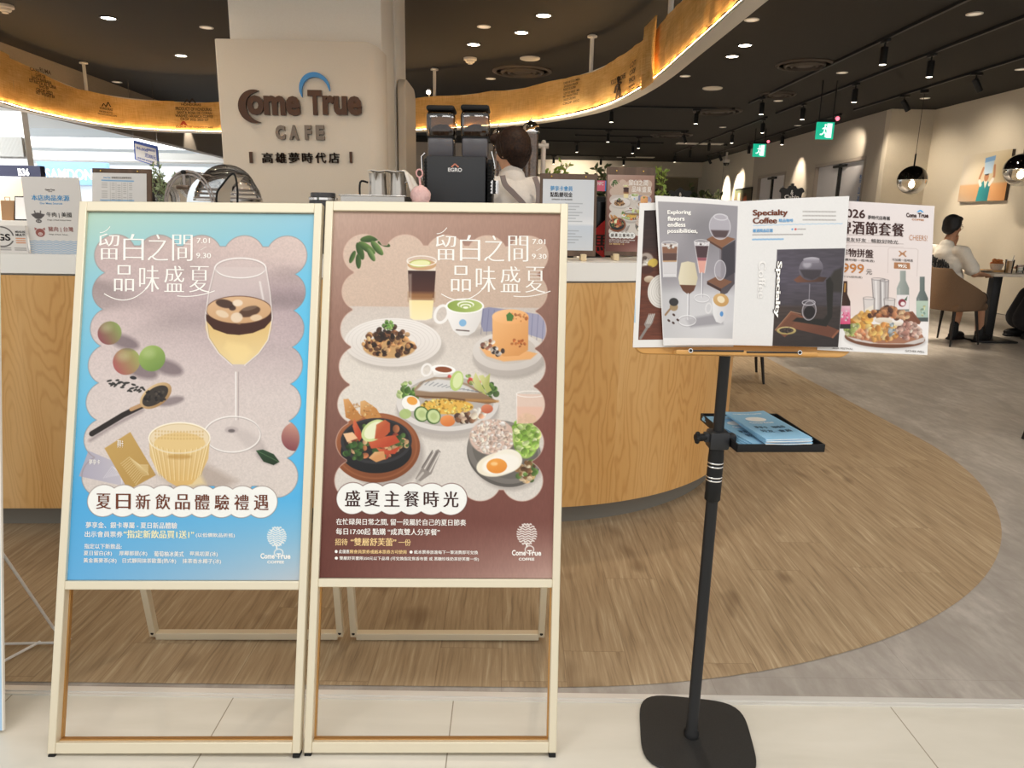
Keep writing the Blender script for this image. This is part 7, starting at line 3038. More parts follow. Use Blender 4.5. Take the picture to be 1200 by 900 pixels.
# head of somebody low behind the counter at left
hb = Q2(181, 213.5, 4.6)
t = thing('person', 'dark haired person behind the counter beside the price table easel, only the head showing', 'person', (hb.x, 4.6, 0), R(150))
s0 = hb.z / 1.735
mb = MB()
mb.ell((0, 0, .95 * s0), (.15, .11, .13), SKIN)
mb.ell((0, 0, 1.2 * s0), (.15, .105, .24), SKIN)
for s_ in (-1, 1):
    chain(mb, [(s_ * .15, 0, 1.36 * s0), (s_ * .2, .02, 1.10 * s0), (s_ * .15, .2, 1.02 * s0)], [.05, .04, .026], SKIN)
    hand(mb, (s_ * .15, .2, 1.02 * s0), (-.2 * s_, 1, 0), (0, 0, -1), SKIN, .4)
    chain(mb, [(s_ * .085, 0, .93 * s0), (s_ * .09, .01, .5 * s0), (s_ * .09, -.02, .09)], [.085, .058, .04], SKIN)
    mb.ell((s_ * .09, .055, .042), (.04, .11, .04), SKIN)
chain(mb, [(0, 0, 1.36 * s0), (0, .01, 1.52 * s0)], [.058, .05], SKIN)
HC = Vector((0, .02, 1.60 * s0))
head_shape(mb, HC, SKIN, Matrix.Identity(4))
solid(mb, 'body', t, .009, 5)
eyes(t, HC, Matrix.Identity(4))
mb = MB()
mb.T = Matrix.Translation(HC)
mb.ell((0, -.02, .036), (.094, .102, .104), HAIRB, 24, 16)
mb.ell((0, -.06, -.05), (.085, .06, .09), HAIRB, 24, 14)
for s_ in (-1, 1):
    mb.ell((s_ * .075, -.01, -.02), (.022, .045, .08), HAIRB, 16, 10)
solid(mb, 'hair', t, .008, 3)
mb = MB()
mb.ell((0, 0, 1.0 * s0), (.17, .125, .18), DARKF)
mb.ell((0, 0, 1.24 * s0), (.172, .122, .2), DARKF)
for s_ in (-1, 1):
    chain(mb, [(s_ * .15, 0, 1.36 * s0), (s_ * .2, .02, 1.10 * s0), (s_ * .17, .12, 1.05 * s0)], [.066, .055, .045], DARKF)
    chain(mb, [(s_ * .085, 0, .93 * s0), (s_ * .09, .01, .5 * s0), (s_ * .09, -.02, .11)], [.1, .072, .058], DARKF)
solid(mb, 'uniform', t, .011, 5)

# ------------------------------------------------------------------ dining corner at right
TAUPE = m_noisy('brown_upholstery', '6d5540', '7b624b', 150, .85)
LEGM = mat('dark_leg_metal', '211d1b', .45, .3)


def tub_chair(label, x, y, rz, group):
    t = thing('tub_chair', label, 'chair', (x, y, 0), rz, group)
    mb = MB()
    vs, fs = [], []
    n = 40
    for i in range(n + 1):
        a = lerp(-58, 238, i / n)
        u = abs(i / n - .5) * 2
        c, s_ = math.cos(R(a)), -math.sin(R(a))
        rr = 1.
        h = lerp(.85, .47, max(0., (u - .2) / .8) ** .72)
        for r_, z in ((.275, .40), (.305, .40), (.350, h - .02), (.342, h), (.322, h), (.312, h - .02), (.265, .44)):
            vs.append((r_ * c * rr, r_ * s_ * 1.0, z))
    m_ = 7
    for i in range(n):
        for j in range(m_):
            a, b = i * m_ + j, i * m_ + (j + 1) % m_
            fs.append((a, a + m_, b + m_, b))
    fs.append(tuple(range(m_)))
    fs.append(tuple(n * m_ + j for j in range(m_))[::-1])
    mb.add(vs, fs, TAUPE, True)
    mb.build('backrest', t, local=True)
    mb = MB()
    mb.rbox((0, .03, .425), (.54, .52, .09), .04, TAUPE, seg=3)
    mb.build('seat', t, local=True)
    for sx in (-1, 1):
        for sy in (-1, 1):
            mb = MB()
            mb.tube([(sx * .19, sy * .18, .41), (sx * .245, sy * .24, 0)], [.019, .010], LEGM, 12)
            mb.build('leg', t, local=True)
    return t


MX, MY, MR = 5.0, 8.02, R(-66)
tc = tub_chair('brown tub chair holding the seated person in a white tee', MX, MY, MR, 'brown tub chairs')


def seated(label, loc, rz, top, bottom, skin, hairm, sleeve, legs_mat, arm_pose, s=1., tee=False, bare=True):
    t = thing('person', label, 'person', (*loc, 0), rz)
    body, cl, leg = MB(), MB(), MB()
    hip = Vector((0, -.10, .55))
    chest = Vector((0, -.17, .90))
    neck = Vector((0, -.19, 1.10))
    hd = Vector((0, -.15, 1.285))
    body.ell(hip, (.16, .13, .12), skin)
    body.ell((0, -.12, .72), (.145, .11, .17), skin)
    body.ell(chest, (.165, .115, .18), skin)
    chain(body, [neck - Vector((0, .01, .06)), neck + Vector((0, .03, .07))], [.062, .055], skin)
    HTt = Matrix.Rotation(R(-6), 4, 'X')
    head_shape(body, hd, skin, HTt)
    cl.ell(hip + Vector((0, 0, .03)), (.19, .16, .14), top)
    cl.ell((0, -.12, .73), (.176, .132, .2), top)
    cl.ell(chest, (.182, .13, .2), top)
    chain(cl, [neck - Vector((0, .02, .10)), neck - Vector((0, .012, .015))], [.11, .075], top)
    for s_, (el, wr, fd, fn, curl) in zip((-1, 1), arm_pose):
        sh = Vector((s_ * .178, -.18, 1.03))
        body.ell((s_ * .14, -.18, 1.03), (.075, .065, .06), skin)
        chain(body, [sh, Vector(el), Vector(wr)], [.052, .043, .028], skin)
        hand(body, wr, fd, fn, skin, curl)
        cl.ell((s_ * .145, -.18, 1.035), (.082, .075, .066), top)
        e2 = sh.lerp(Vector(el), .78) if tee else Vector(el)
        rads = [.070, .068, .074] if tee else [.07, .062, .058]
        pts = [sh, sh.lerp(e2, .5), e2]
        if not tee:
            pts.append(Vector(el).lerp(Vector(wr), .8))
            rads.append(.048)
        chain(cl, pts, rads, top)
        kn = Vector((s_ * .11, .36, .50))
        an = Vector((s_ * .10 + (.03 if s_ > 0 else 0), .36 + (.05 if s_ > 0 else -.06), .09))
        chain(body, [(s_ * .09, -.02, .53), kn, an], [.09, .062, .042], skin)
        body.ell(an + Vector((0, .06, -.045)), (.042, .12, .042), skin)
        leg.ell((s_ * .08, -.04, .545), (.12, .14, .11), bottom)
        chain(leg, [(s_ * .09, -.02, .54), kn + Vector((0, .0 if not bare else -.02, 0))], [.112, .086], bottom)
    solid(body, 'body', t, .009, 5)
    eyes(t, hd, HTt)
    o = solid(cl, 'tee_shirt' if tee else 'top', t, .011, 8)
    d = o.modifiers.new('creases', 'DISPLACE')
    d.texture = tx
    d.strength = .018
    d.mid_level = .5
    solid(leg, 'shorts' if bare else 'skirt', t, .012, 5)
    h = MB()
    h.T = Matrix.Translation(hd) @ HTt
    h.ell((0, -.022, .045), (.090, .098, .094), hairm, 24, 16)
    h.ell((0, -.055, -.01), (.078, .058, .075), hairm, 20, 12)
    h.ell((0, .05, .095), (.062, .045, .034), hairm, 18, 10)
    for s_ in (-1, 1):
        h.ell((s_ * .062, -.028, .02), (.030, .048, .06), hairm, 16, 10)
    rn_ = random.Random(4)
    for q in range(40):
        a = rn_.uniform(0, 2 * PI)
        r_ = rn_.uniform(.02, .08)
        h.ell((r_ * math.cos(a), -.02 + r_ * math.sin(a), .12 - r_ * r_ * 5), (.018, .018, .012), hairm, 8, 6)
    solid(h, 'hair', t, .007, 2)
    shoe = MB()
    for s_ in (-1, 1):
        an = Vector((s_ * .10 + (.03 if s_ > 0 else 0), .36 + (.05 if s_ > 0 else -.06), .09))
        chain(shoe, [an + Vector((0, 0, .09)), an], [.047, .05], legs_mat)
        shoe.ell(an + Vector((0, .055, -.038)), (.05, .135, .05), legs_mat)
        shoe.rbox(an + Vector((0, .055, -.078)), (.09, .26, .024), .01, BLACKP)
    solid(shoe, 'shoes', t, .009, 3)
    return t, hd, HTt


# right arm (s=-1 is the person's left: local -X) ; local +X is the right-hand side facing +Y
tp, hd, HTt = seated('seated person in a white tee and black shorts, one hand raised to the chin', (MX, MY), MR, TEE, DARKF, SKIND, HAIRB, None, BLACKP,
                     [((-.24, .08, .86), (-.07, .01, 1.09), (.35, -.2, 1), (0, -1, .2), .7), ((.27, -.06, .80), (.20, .19, .78), (-.2, 1, -.05), (0, 0, -1), .35)], tee=True)
# glasses and watch
mb = MB()
mb.T = Matrix.Translation(hd) @ HTt
for s_ in (-1, 1):
    mb.tube([(s_ * .033 + .02 * math.cos(R(q)), .098, .010 + .017 * math.sin(R(q))) for q in range(0, 360, 24)], .0018, BLACKP, 6, True)
    mb.tube([(s_ * .053, .097, .014), (s_ * .078, .03, .016), (s_ * .080, -.01, .006)], .002, BLACKP, 6)
mb.tube([(-.013, .099, .012), (.013, .099, .012)], .0018, BLACKP, 6)
mb.build('glasses', tp, local=True)
mb = MB()
w0, w1 = Vector((-.078, .014, 1.065)), Vector((-.070, .010, 1.085))
mb.cyl(w0, w1 + Vector((0, 0, .006)), .036, BLACKP, seg=18)
mb.build('wrist_watch', tp, local=True)


def back_pt(x, z):
    q = max(.05, 1 - (x / .235) ** 2 * .8 - ((z - .86) / .42) ** 2 * .6)
    return Vector((x, -.175 - .138 * math.sqrt(q), z))


PB1 = mat('shirt_print_black', '1a1a1c', .8)
PB2 = mat('shirt_print_orange', 'c8672e', .8)
mb = MB()
rn_ = random.Random(8)
for q in range(12):
    x_ = lerp(-.11, .11, q / 11)
    z_ = .985 - .09 * q / 11
    mb.tube([back_pt(x_, z_ + rn_.uniform(.0, .03)), back_pt(x_ + rn_.uniform(-.02, .02), z_ - .03), back_pt(x_ + rn_.uniform(-.02, .03), z_ - rn_.uniform(.06, .10))], [.006, .011, .005], PB1, 6)
mb.tube([back_pt(lerp(-.12, .12, q / 10), .955 - .1 * q / 10) for q in range(11)], .007, PB1, 6)
mb.tube([back_pt(lerp(-.12, .12, q / 10), .905 - .1 * q / 10) for q in range(11)], .007, PB1, 6)
for q in range(5):
    mb.ell(back_pt(rn_.uniform(.06, .16), rn_.uniform(.70, .75)), (.016, .008, .014), PB1, 8, 6)
mb.build('back_print', tp, local=True)
mb = MB()
for q in range(4):
    mb.ell(back_pt(rn_.uniform(.12, .17), rn_.uniform(.70, .75)), (.018, .008, .016), PB2, 8, 6)
mb.build('orange_print', tp, local=True)

t = tub_chair('brown tub chair cut by the right edge, across the dining table', 6.62, 8.32, R(75), 'brown tub chairs')
tp2, hd2, H2 = seated('person in a blue top and long dark skirt, cut by the right edge', (6.62, 8.32), R(75), BLUEF, SKIRT, SKIND, HAIRB, None, BLACKP,
                      [((-.24, .20, .86), (-.12, .42, .845), (.3, 1, 0), (0, 0, -1), .3), ((.25, .22, .86), (.16, .46, .845), (-.3, 1, 0), (0, 0, -1), .3)], bare=False)
mb = MB()
mb.ell((0, .08, .52), (.24, .32, .12), SKIRT)
chain(mb, [(-.1, .40, .50), (-.1, .46, .25)], [.12, .15], SKIRT)
chain(mb, [(.1, .40, .50), (.1, .46, .25)], [.12, .15], SKIRT)
solid(mb, 'long_skirt', tp2, .014, 6)
tub_chair('brown tub chair behind the menu book, two dark legs showing below the desk', 1.93, 5.98, R(168), 'brown tub chairs')
p = at(1195, 514, 'z', 0)
tub_chair('brown tub chair cut by the right edge, only one dark leg tip showing', p.x + .36, p.y + .0, R(45), 'brown tub chairs')

# dining table
TABW = mat('pale_table_laminate', 'd9cebf', .35)
a, b = Q2(1149, 316, 7.85), Q2(1230, 318, 7.85)
TX0, TX1, TY0, TY1, TZ = 5.33, 6.25, 7.84, 8.62, .795
t = thing('dining_table', 'pale dining table on a black column between the two seated people', 'table', ((TX0 + TX1) / 2, (TY0 + TY1) / 2, 0))
mb = MB()
mb.rbox(((TX0 + TX1) / 2, (TY0 + TY1) / 2, TZ - .015), (TX1 - TX0, TY1 - TY0, .03), .006, TABW)
mb.build('tabletop', t)
mb = MB()
mb.rbox(((TX0 + TX1) / 2 - .17, (TY0 + TY1) / 2, TZ / 2), (.10, .10, TZ - .04), .01, BLACK)
mb.build('column', t)
mb = MB()
mb.rbox(((TX0 + TX1) / 2 - .17, (TY0 + TY1) / 2, .012), (.46, .46, .022), .008, BLACK)
mb.build('base_plate', t)


def tab(px, Y):
    q = at(px, 310, 'y', Y)
    return Vector((q.x, Y, TZ + .0005))


c = tab(1183, 8.0)
t = thing('iced_latte', 'glass of iced milk coffee with a straw on the dining table', 'drink', tuple(c))
mb = MB()
mb.lathe([(.0, .004), (.036, .004), (.038, .0), (.046, .15), (.044, .15), (.036, .008)], GLASS, seg=24, caps=False)
mb.build('glass_tumbler', t, local=True)
mb = MB()
mb.lathe([(0, .008), (.0345, .008), (.0415, .135), (0, .135)], m_noisy('milk_coffee', 'c79a62', 'dcb67c', 20, .4), seg=24)
mb.build('milk_coffee', t, local=True)
mb = MB()
mb.cyl((.01, 0, .03), (.045, .01, .20), .004, STEEL, seg=8)
mb.build('straw', t, local=True)
c = tab(1196.5, 8.05)
t = thing('water_glass', 'small clear water glass right of the iced coffee', 'glass', tuple(c))
mb = MB()
mb.lathe([(.0, .003), (.036, .003), (.037, 0), (.041, .09), (.039, .09), (.034, .008), (0, .008)], GLASS, seg=24, caps=False)
mb.build('glass_body', t, local=True)
mb = MB()
mb.lathe([(0, .009), (.0335, .009), (.036, .06), (0, .06)], m_glassy('water', 'e2e6e6', .02, .1), seg=24)
mb.build('water', t, local=True)
c = tab(1167, 8.2)
t = thing('wooden_tray', 'small wooden serving tray under the snack basket', 'tray', tuple(c))
mb = MB()
mb.rbox((0, 0, .012), (.26, .18, .024), .006, m_woodsimple('serving_wood', 'b58a55', 'd0a873', .5))
mb.build('tray_board', t, local=True)
c = tab(1168, 8.2) + Vector((0, 0, .0245))
t = thing('snack_basket', 'paper lined basket of fried snacks on the wooden tray', 'food', tuple(c))
mb = MB()
mb.lathe([(0, .0), (.05, 0), (.075, .07), (.072, .07), (.048, .005)], m_noisy('checked_paper', 'e6ddd2', 'c9b8a8', 90, .8), seg=20)
mb.build('paper_basket', t, local=True)
mb = MB()
FRY = m_noisy('fried_crumb', 'a4552c', 'd68a4a', 60, .7, .3)
for q in range(16):
    a_ = rn_.uniform(0, 2 * PI)
    r_ = rn_.uniform(0, .05)
    mb.ell((r_ * math.cos(a_), r_ * math.sin(a_), .07 + rn_.uniform(0, .04)), (.024, .02, .018), FRY, 10, 8, fn=lambda p: p * (1 + .2 * mnoise.noise(p * 3)))
o = mb.build('fried_pieces', t, local=True, auto=0)
o['kind'] = 'stuff'
c = tab(1155, 8.1)
t = thing('side_plate', 'small plate with cutlery at the left end of the dining table', 'plate', tuple(c))
mb = MB()
mb.lathe([(0, .004), (.05, .004), (.085, .016), (.09, .018), (.088, .02), (.05, .009), (0, .009)], mat('grey_ceramic', '8d867e', .35), seg=30)
mb.build('plate_body', t, local=True)
mb = MB()
mb.bar((-.07, -.03, .024), (.08, .02, .024), .008, .003, STEEL)
mb.bar((-.07, -.05, .024), (.08, .0, .024), .008, .003, STEEL)
mb.build('cutlery', t, local=True)

# crown-topped black stands beyond the menu book
CRB = mat('crown_black', '262523', .5)
for px0, px1, pyt, pyb, lb in ((914.5, 941, 214.5, 234, 'black crown-shaped sign topper above the right menu page, in front of the doors'), (784, 810, 219, 234.5, 'black crown-shaped sign topper above the left menu page')):
    Y = 7.6
    a, b = Q2(px0, pyt, Y), Q2(px1, pyb, Y)
    w, cx = b.x - a.x, (a.x + b.x) / 2
    h = a.z - b.z
    t = thing('crown_sign', lb, 'sign', (cx, Y, 0))
    out = [(-.38, -.25), (-.42, .35), (-.5, .50), (-.40, .74), (-.22, .66), (-.13, .84), (-.06, .84), (-.05, .97), (.05, .97), (.06, .84), (.13, .84), (.22, .66), (.40, .74), (.5, .50), (.42, .35), (.38, -.25)]
    out = [(q.x, q.y) for q in catmull([(x, z, 0) for x, z in out], 4)]
    mb = MB()
    T = frame((cx, Y - .012, b.z), (1, 0, 0), (0, 0, 1), (0, -1, 0))
    mb.prism([(x * w, z * h) for x, z in out][::-1], -.024, CRB, T)
    mb.build('crown_board', t)
    mb = MB()
    mb.text('Cabin', lambda u, v, w_: (cx + w * lerp(-.3, .3, u), Y - .0145 - .0, b.z + h * lerp(.02, .28, v)), INK_W, .03)
    mb.text('&', lambda u, v, w_: (cx + w * lerp(-.06, .06, u), Y - .0145, b.z + h * lerp(.3, .58, v)), INK_W, .03)
    mb.build('white_lettering', t)
    mb = MB()
    mb.rbox((cx - .02, Y + .02, b.z - .2), (w * 1.7, .02, .40), .004, BLACK)
    mb.build('menu_board', t)
    mb = MB()
    mb.cyl((cx, Y + .02, .02), (cx, Y + .02, b.z - .3), .016, BLACK)
    mb.build('post', t)
    mb = MB()
    mb.lathe([(.16, 0), (.16, .01), (.03, .025)], BLACK, (cx, Y + .02, 0), 28)
    mb.build('base', t)


# plants
def bush(name, label, c, rx, rz_, n, mats, leaf, pot=None, seed=1, flat=.6):
    t = thing(name, label, 'plant', (c[0], c[1], 0))
    rn = random.Random(seed)
    mbl, mbs = MB(), MB()
    for q in range(n):
        a = rn.uniform(0, 2 * PI)
        r_ = math.sqrt(rn.random())
        tip = Vector((c[0] + rx * r_ * math.cos(a), c[1] + rx * .7 * r_ * math.sin(a), c[2] + rz_ * rn.uniform(-.8, 1)))
        base = Vector((c[0], c[1], c[2] - rz_))
        P = catmull([base, base.lerp(tip, .5) + Vector((0, 0, .05)), tip], 4)
        mbs.tube(P, .002, STEMM, 5)
        for k in range(2, len(P)):
            ld = Vector((rn.uniform(-1, 1), rn.uniform(-1, 1), rn.uniform(-.3, 1))).normalized()
            w = ld.orthogonal().normalized()
            L = leaf * rn.uniform(.7, 1.2)
            p = P[k]
            up = ld.cross(w) * L * .12
            mbl.add([p, p + ld * L * .35 + w * L * .3 + up, p + ld * L * .75 + w * L * .2, p + ld * L, p + ld * L * .75 - w * L * .2, p + ld * L * .35 - w * L * .3 + up], [(0, 1, 2, 3), (0, 3, 4, 5)], mats[rn.randrange(len(mats))], True)
    mbs.build('stems', t)
    mbl.build('foliage', t, auto=0)
    if pot:
        r0, z0, z1 = pot
        mb = MB()
        mb.lathe([(r0 * .75, z0), (r0, z1), (r0 * .92, z1), (r0 * .9, z1 - .02), (0, z1 - .02)], mat('charcoal_planter', '4a4642', .6), (c[0], c[1], 0), 26)
        mb.build('planter', t)
    return t


LG = [m_noisy('lime_leaf', '9fb654', 'bccf74', 20, .5), m_noisy('bright_leaf', '7f9c42', '9db85c', 20, .5)]
DG = [m_noisy('deep_leaf', '3f4a30', '55633f', 20, .6), m_noisy('shade_leaf', '4b5638', '647048', 20, .6)]
c = Q2(772, 215, 5.2)
bush('leafy_plant', 'bright green leafy plant right of the small meal poster easel', (c.x + .02, 5.2, c.z - .02), .06, .12, 14, LG, .04, (.06, 1.1305, c.z - .12), 2)
c = Q2(705, 212, 5.7)
bush('leafy_plant', 'dark green plant between the two right-hand menu easels', (c.x, 5.7, c.z - .02), .14, .12, 26, DG, .06, (.15, 0, c.z - .12), 3)
c = Q2(655, 196, 5.7)
bush('leafy_plant', 'sparse green sprigs peeking over the member notice easel', (c.x, 5.7, c.z - .09), .14, .12, 14, LG, .05, (.15, 0, c.z - .2), 4)
for k_, (px, py, Y, lb) in enumerate(((848, 230, 22.5, 'dark plant in the far right corner beside the small framed picture'), (826, 231, 24.5, 'dark plant along the far back wall, right of the left crown sign'), (790, 233, 24.5, 'dark plant along the far back wall, behind the left crown sign'))):
    c = Q2(px, py, Y)
    bush('far_plant', lb, (c.x - .3, Y, c.z - .1), .3, .45, 12, DG, .24, (.3, 0, max(.3, c.z - .5)), 10 + k_)
# ------------------------------------------------------------------ ceiling fittings
LENS = mat('lamp_lens_lit', 'ffffff', .5, emis='fff1da', estr=16)
LENS2 = mat('track_lens_lit', 'ffffff', .5, emis='fff1da', estr=9)
OFFW = mat('off_white_trim', 'd8d3ca', .5)
DIM = mat('faint_glow_lens', 'cfc9bd', .4, emis='fff1da', estr=.35)  # pale lens with a weak glow put into the material
TRK = mat('track_black', '121212', .5)


def mdl_track(P0, P1, label, group=None):
    c = (Vector(P0) + Vector(P1)) / 2
    t = thing('light_track', label, 'light track', (c.x, c.y, ZC - .02), 0, group)
    mb = MB()
    mb.bar(P0, P1, .036, .03, TRK)
    mb.build('track_rail', t)
    for P in (P0, P1):
        d = (Vector(P1) - Vector(P0)).normalized()
        mb = MB()
        mb.bar(Vector(P) - d * .03, Vector(P) + d * .03, .044, .036, BLACKP)
        mb.build('end_cap', t)
    return t


zt_ = ZC - .016
TR = {'A': (4.08, 6.9, 12.9), 'B': (4.95, 7.3, 14.0), 'D': (4.95, 14.6, 22.5), 'C': (6.12, 8.6, 13.4), 'E': (6.12, 14.0, 23.)}
LB = {'A': 'black light track over the dining floor, nearest to the ring light', 'B': 'long black light track in the middle of the right ceiling, near half', 'D': 'black light track in the middle of the right ceiling, far half',
      'C': 'black light track above the pendant lamps along the right wall', 'E': 'black light track running in front of the two pairs of doors'}
for k, (x, y0, y1) in TR.items():
    mdl_track((x, y0, zt_), (x, y1, zt_), LB[k])
HB = {'h1': (13.6, 1.0, 4.0), 'h2': (17.0, .1, 4.0), 'h3': (18.3, 1.6, 3.45), 'h4': (19.7, .6, 4.0), 'h5': (24.0, .3, 4.0)}
HL = {'h1': 'crosswise black light track just beyond the ring light', 'h2': 'second crosswise black light track beyond the ring light', 'h3': 'short crosswise black light track, third beyond the ring light', 'h4': 'fourth crosswise black light track beyond the ring light', 'h5': 'farthest crosswise black light track above the menu easels'}
for k, (y, x0, x1) in HB.items():
    mdl_track((x0, y, zt_), (x1, y, zt_), HL[k])


def track_head(loc, tilt, rz, label, group, lit=True, energy=0., tgt=None, ang=50):
    t = thing('track_spotlight', label, 'spotlight', (loc[0], loc[1], loc[2] - .02), rz, group)
    mb = MB()
    mb.rbox((0, 0, -.012), (.045, .15, .03), .005, TRK)
    mb.build('track_adapter', t, local=True)
    mb = MB()
    mb.cyl((0, 0, -.02), (0, 0, -.10), .010, TRK, seg=10)
    mb.build('stem', t, local=True)
    T = Matrix.Translation((0, 0, -.10)) @ Matrix.Rotation(tilt, 4, 'X')
    mb = MB()
    mb.T = T
    mb.lathe([(.0, .03), (.036, .028), (.04, .02), (.04, -.15), (.036, -.152), (.036, -.14), (0, -.14)], TRK, seg=18)
    mb.build('lamp_head', t, local=True)
    if lit:
        mb = MB()
        mb.T = T
        mb.lathe([(.0, -.145), (.033, -.145), (.035, -.1505), (.02, -.153), (0, -.154)], LENS2, seg=16)
        mb.build('lens', t, local=True)
    if energy:
        d = T.to_3x3() @ Vector((0, 0, -1))
        d = Matrix.Rotation(rz, 3, 'Z') @ d
        p = Matrix.Rotation(rz, 3, 'Z') @ (T @ Vector((0, 0, -.175)))
        q = Vector(t.location) + p
        spot('track_lamp', q, tgt if tgt is not None else q + d, energy, ang, .7)
    return t


def yat(px, py, x):
    return at(px, py, 'x', x).y


heads = [('A', 893, 125, 1, 0, 0), ('A', 1036, 56, 1, 0, 0), ('B', 941, 126, 1, 0, 0), ('B', 1002, 108, 1, 0, 0), ('B', 1091, 72, 1, 0, 0), ('D', 894, 146, 1, 0, 0), ('D', 858, 159, 1, 0, 0), ('D', 831, 168, 0, 0, 0), ('D', 809, 177, 0, 0, 0), ('D', 791, 184, 1, 0, 0),
         ('C', 1059, 122, 0, 34, -90), ('C', 1143, 97, 0, 32, -90), ('E', 917, 160, 1, 0, 0), ('E', 878, 172, 0, 0, 0), ('E', 843, 183, 0, 30, -90), ('E', 822, 193, 0, 30, -90)]
names = {'A': 'track nearest the ring', 'B': 'near middle track', 'D': 'far middle track', 'C': 'pendant side track', 'E': 'track by the doors'}
ORD = ['first', 'second', 'third', 'fourth', 'fifth', 'sixth']
cnt_h = {}
for k, px, py, lit, tilt, rz in heads:
    x = TR[k][0]
    z = ZC - .16
    y = yat(px, py, x)
    # depth along the track from the column where the head shows
    best = min(np.linspace(TR[k][1] + .1, TR[k][2] - .1, 600), key=lambda q: abs(to_px((x, q, z))[0] - px))
    cnt_h.setdefault(k, []).append((best, lit, tilt, rz))
for k, L in cnt_h.items():
    L.sort()
    for i, (y, lit, tilt, rz) in enumerate(L):
        rzz = R(rz)
        track_head((TR[k][0], y, zt_), R(-tilt) if tilt else 0., R(90) if tilt else 0., '%sblack spotlight, %s from the near end of the %s' % ('tilted ' if tilt else 'upright ', ORD[i], names[k]), 'track spotlights',
                   bool(lit), TRACK_W * (.3 if k == 'C' else .9), None, 58)
hh = [('h1', 716, 1, 0), ('h1', 815, 1, 0), ('h2', 713, 1, 0), ('h2', 802, 1, 22), ('h3', 749.5, 1, 0), ('h4', 743, 1, 0), ('h4', 677, 1, 0), ('h5', 650, 1, 0), ('h5', 733, 1, 0), ('h5', 706, 0, 0)]
hname = {'h1': 'nearest crosswise track', 'h2': 'second crosswise track', 'h3': 'short crosswise track', 'h4': 'fourth crosswise track', 'h5': 'farthest crosswise track'}
ch = {}
for k, px, lit, tilt in hh:
    y, x0, x1 = HB[k]
    x = at(px, 150, 'y', y).x
    ch.setdefault(k, []).append((x, lit, tilt))
for k, L in ch.items():
    L.sort()
    for i, (x, lit, tilt) in enumerate(L):
        track_head((x, HB[k][0], zt_), R(-tilt), R(90), 'small black spotlight, %s from the left on the %s' % (ORD[i], hname[k]), 'crosswise track spotlights', bool(lit), TRACK_W * .8 if i == 0 else 0, None, 70)


def downlight(px, py, label, lit, r=.055, energy=0, group=None):
    p = at(px, py, 'z', ZC)
    t = thing('downlight', label, 'ceiling light', (p.x, p.y, ZC), 0, group)
    mb = MB()
    mb.lathe([(r * 1.25, 0), (r * 1.25, -.006), (r, -.008), (r * .96, -.004), (r * .96, 0)], OFFW if not lit else BLACKP, seg=24)
    mb.build('trim_ring', t, local=True)
    mb = MB()
    mb.lathe([(0, -.003), (r * .95, -.003), (r * .95, -.0005)], LENS if lit else DIM, seg=24)
    mb.build('lens', t, local=True)
    if energy:
        spot('downlight_lamp', (p.x, p.y, ZC - .03), (p.x, p.y, 0), energy, 105, .8)
    return t


for px, py, lb in ((127, 21, 'lit downlight at top left, above the left sweep of the ring'), (212, 65, 'lit downlight left of the pillar, close to the ring'), (637, 18, 'lit downlight inside the ring, nearest of the three in a row'), (611, 38, 'lit downlight inside the ring, middle of the three in a row'), (555, 52, 'lit downlight inside the ring, farthest of the three in a row'),
                   (873, 53, 'lit downlight right of the ring, nearer of a pair'), (858, 66, 'lit downlight right of the ring, farther of a pair')):
    downlight(px, py, lb, True, .075, DOWN_W)
for px, py, lb in ((242, 32, 'small pale round fitting left of the pillar on the dark ceiling'), (567, 31, 'small pale round fitting near the row of three lit downlights'), (575, 92, 'small pale round fitting beside the round ceiling diffuser inside the ring'), (881, 23, 'small pale round fitting right of the ring near the top edge'),
                   (803, 89, 'small pale round fitting just outside the draped sack'), (987, 85, 'small pale round fitting between the two nearer tracks at right'), (912, 118, 'small pale round fitting under the nearest big diffuser'), (847, 149, 'small pale round fitting over the far middle track'), (1142, 16, 'small pale round fitting near the upper right corner'), (1197, 81, 'small pale round fitting cut by the right picture edge'), (1084, 115, 'small pale round fitting beside the pendant lamp mount'),
                   (935, 147, 'small pale round fitting in front of the nearer doors'), (137, 96, 'small pale round fitting above the left sweep of the ring')):
    downlight(px, py, lb, False, .06)


for x, y, pw, lb in ((-1.3, 3.3, .075, 'downlight over the cream pillar panel'), (.35, 3.5, .22, 'downlight over the work bench by the coffee machine'), (-2.6, 4.3, .2, 'downlight over the left end of the counter'), (2.1, 3.3, .17, 'downlight over the curved wood floor, nearest'), (2.9, 5.2, .2, 'downlight over the edge of the wood floor, second'), (3.9, 3.6, .2, 'downlight over the stone floor near the right'), (4.4, 6.0, .24, 'downlight over the stone floor, second from the right')):
    t = thing('downlight', lb, 'ceiling light', (x, y, ZC))  # out-of-view fittings added to brighten the barista, pillar panel and floor
    mb = MB()
    mb.lathe([(.094, 0), (.094, -.006), (.075, -.008), (.072, -.004), (.072, 0)], BLACKP, seg=24)
    mb.build('trim_ring', t, local=True)
    mb = MB()
    mb.lathe([(0, -.003), (.071, -.003), (.071, -.0005)], LENS, seg=24)
    mb.build('lens', t, local=True)
    spot('downlight_lamp', (x, y, ZC - .03), (x, y, 0), DOWN_W * pw, 110, .8)


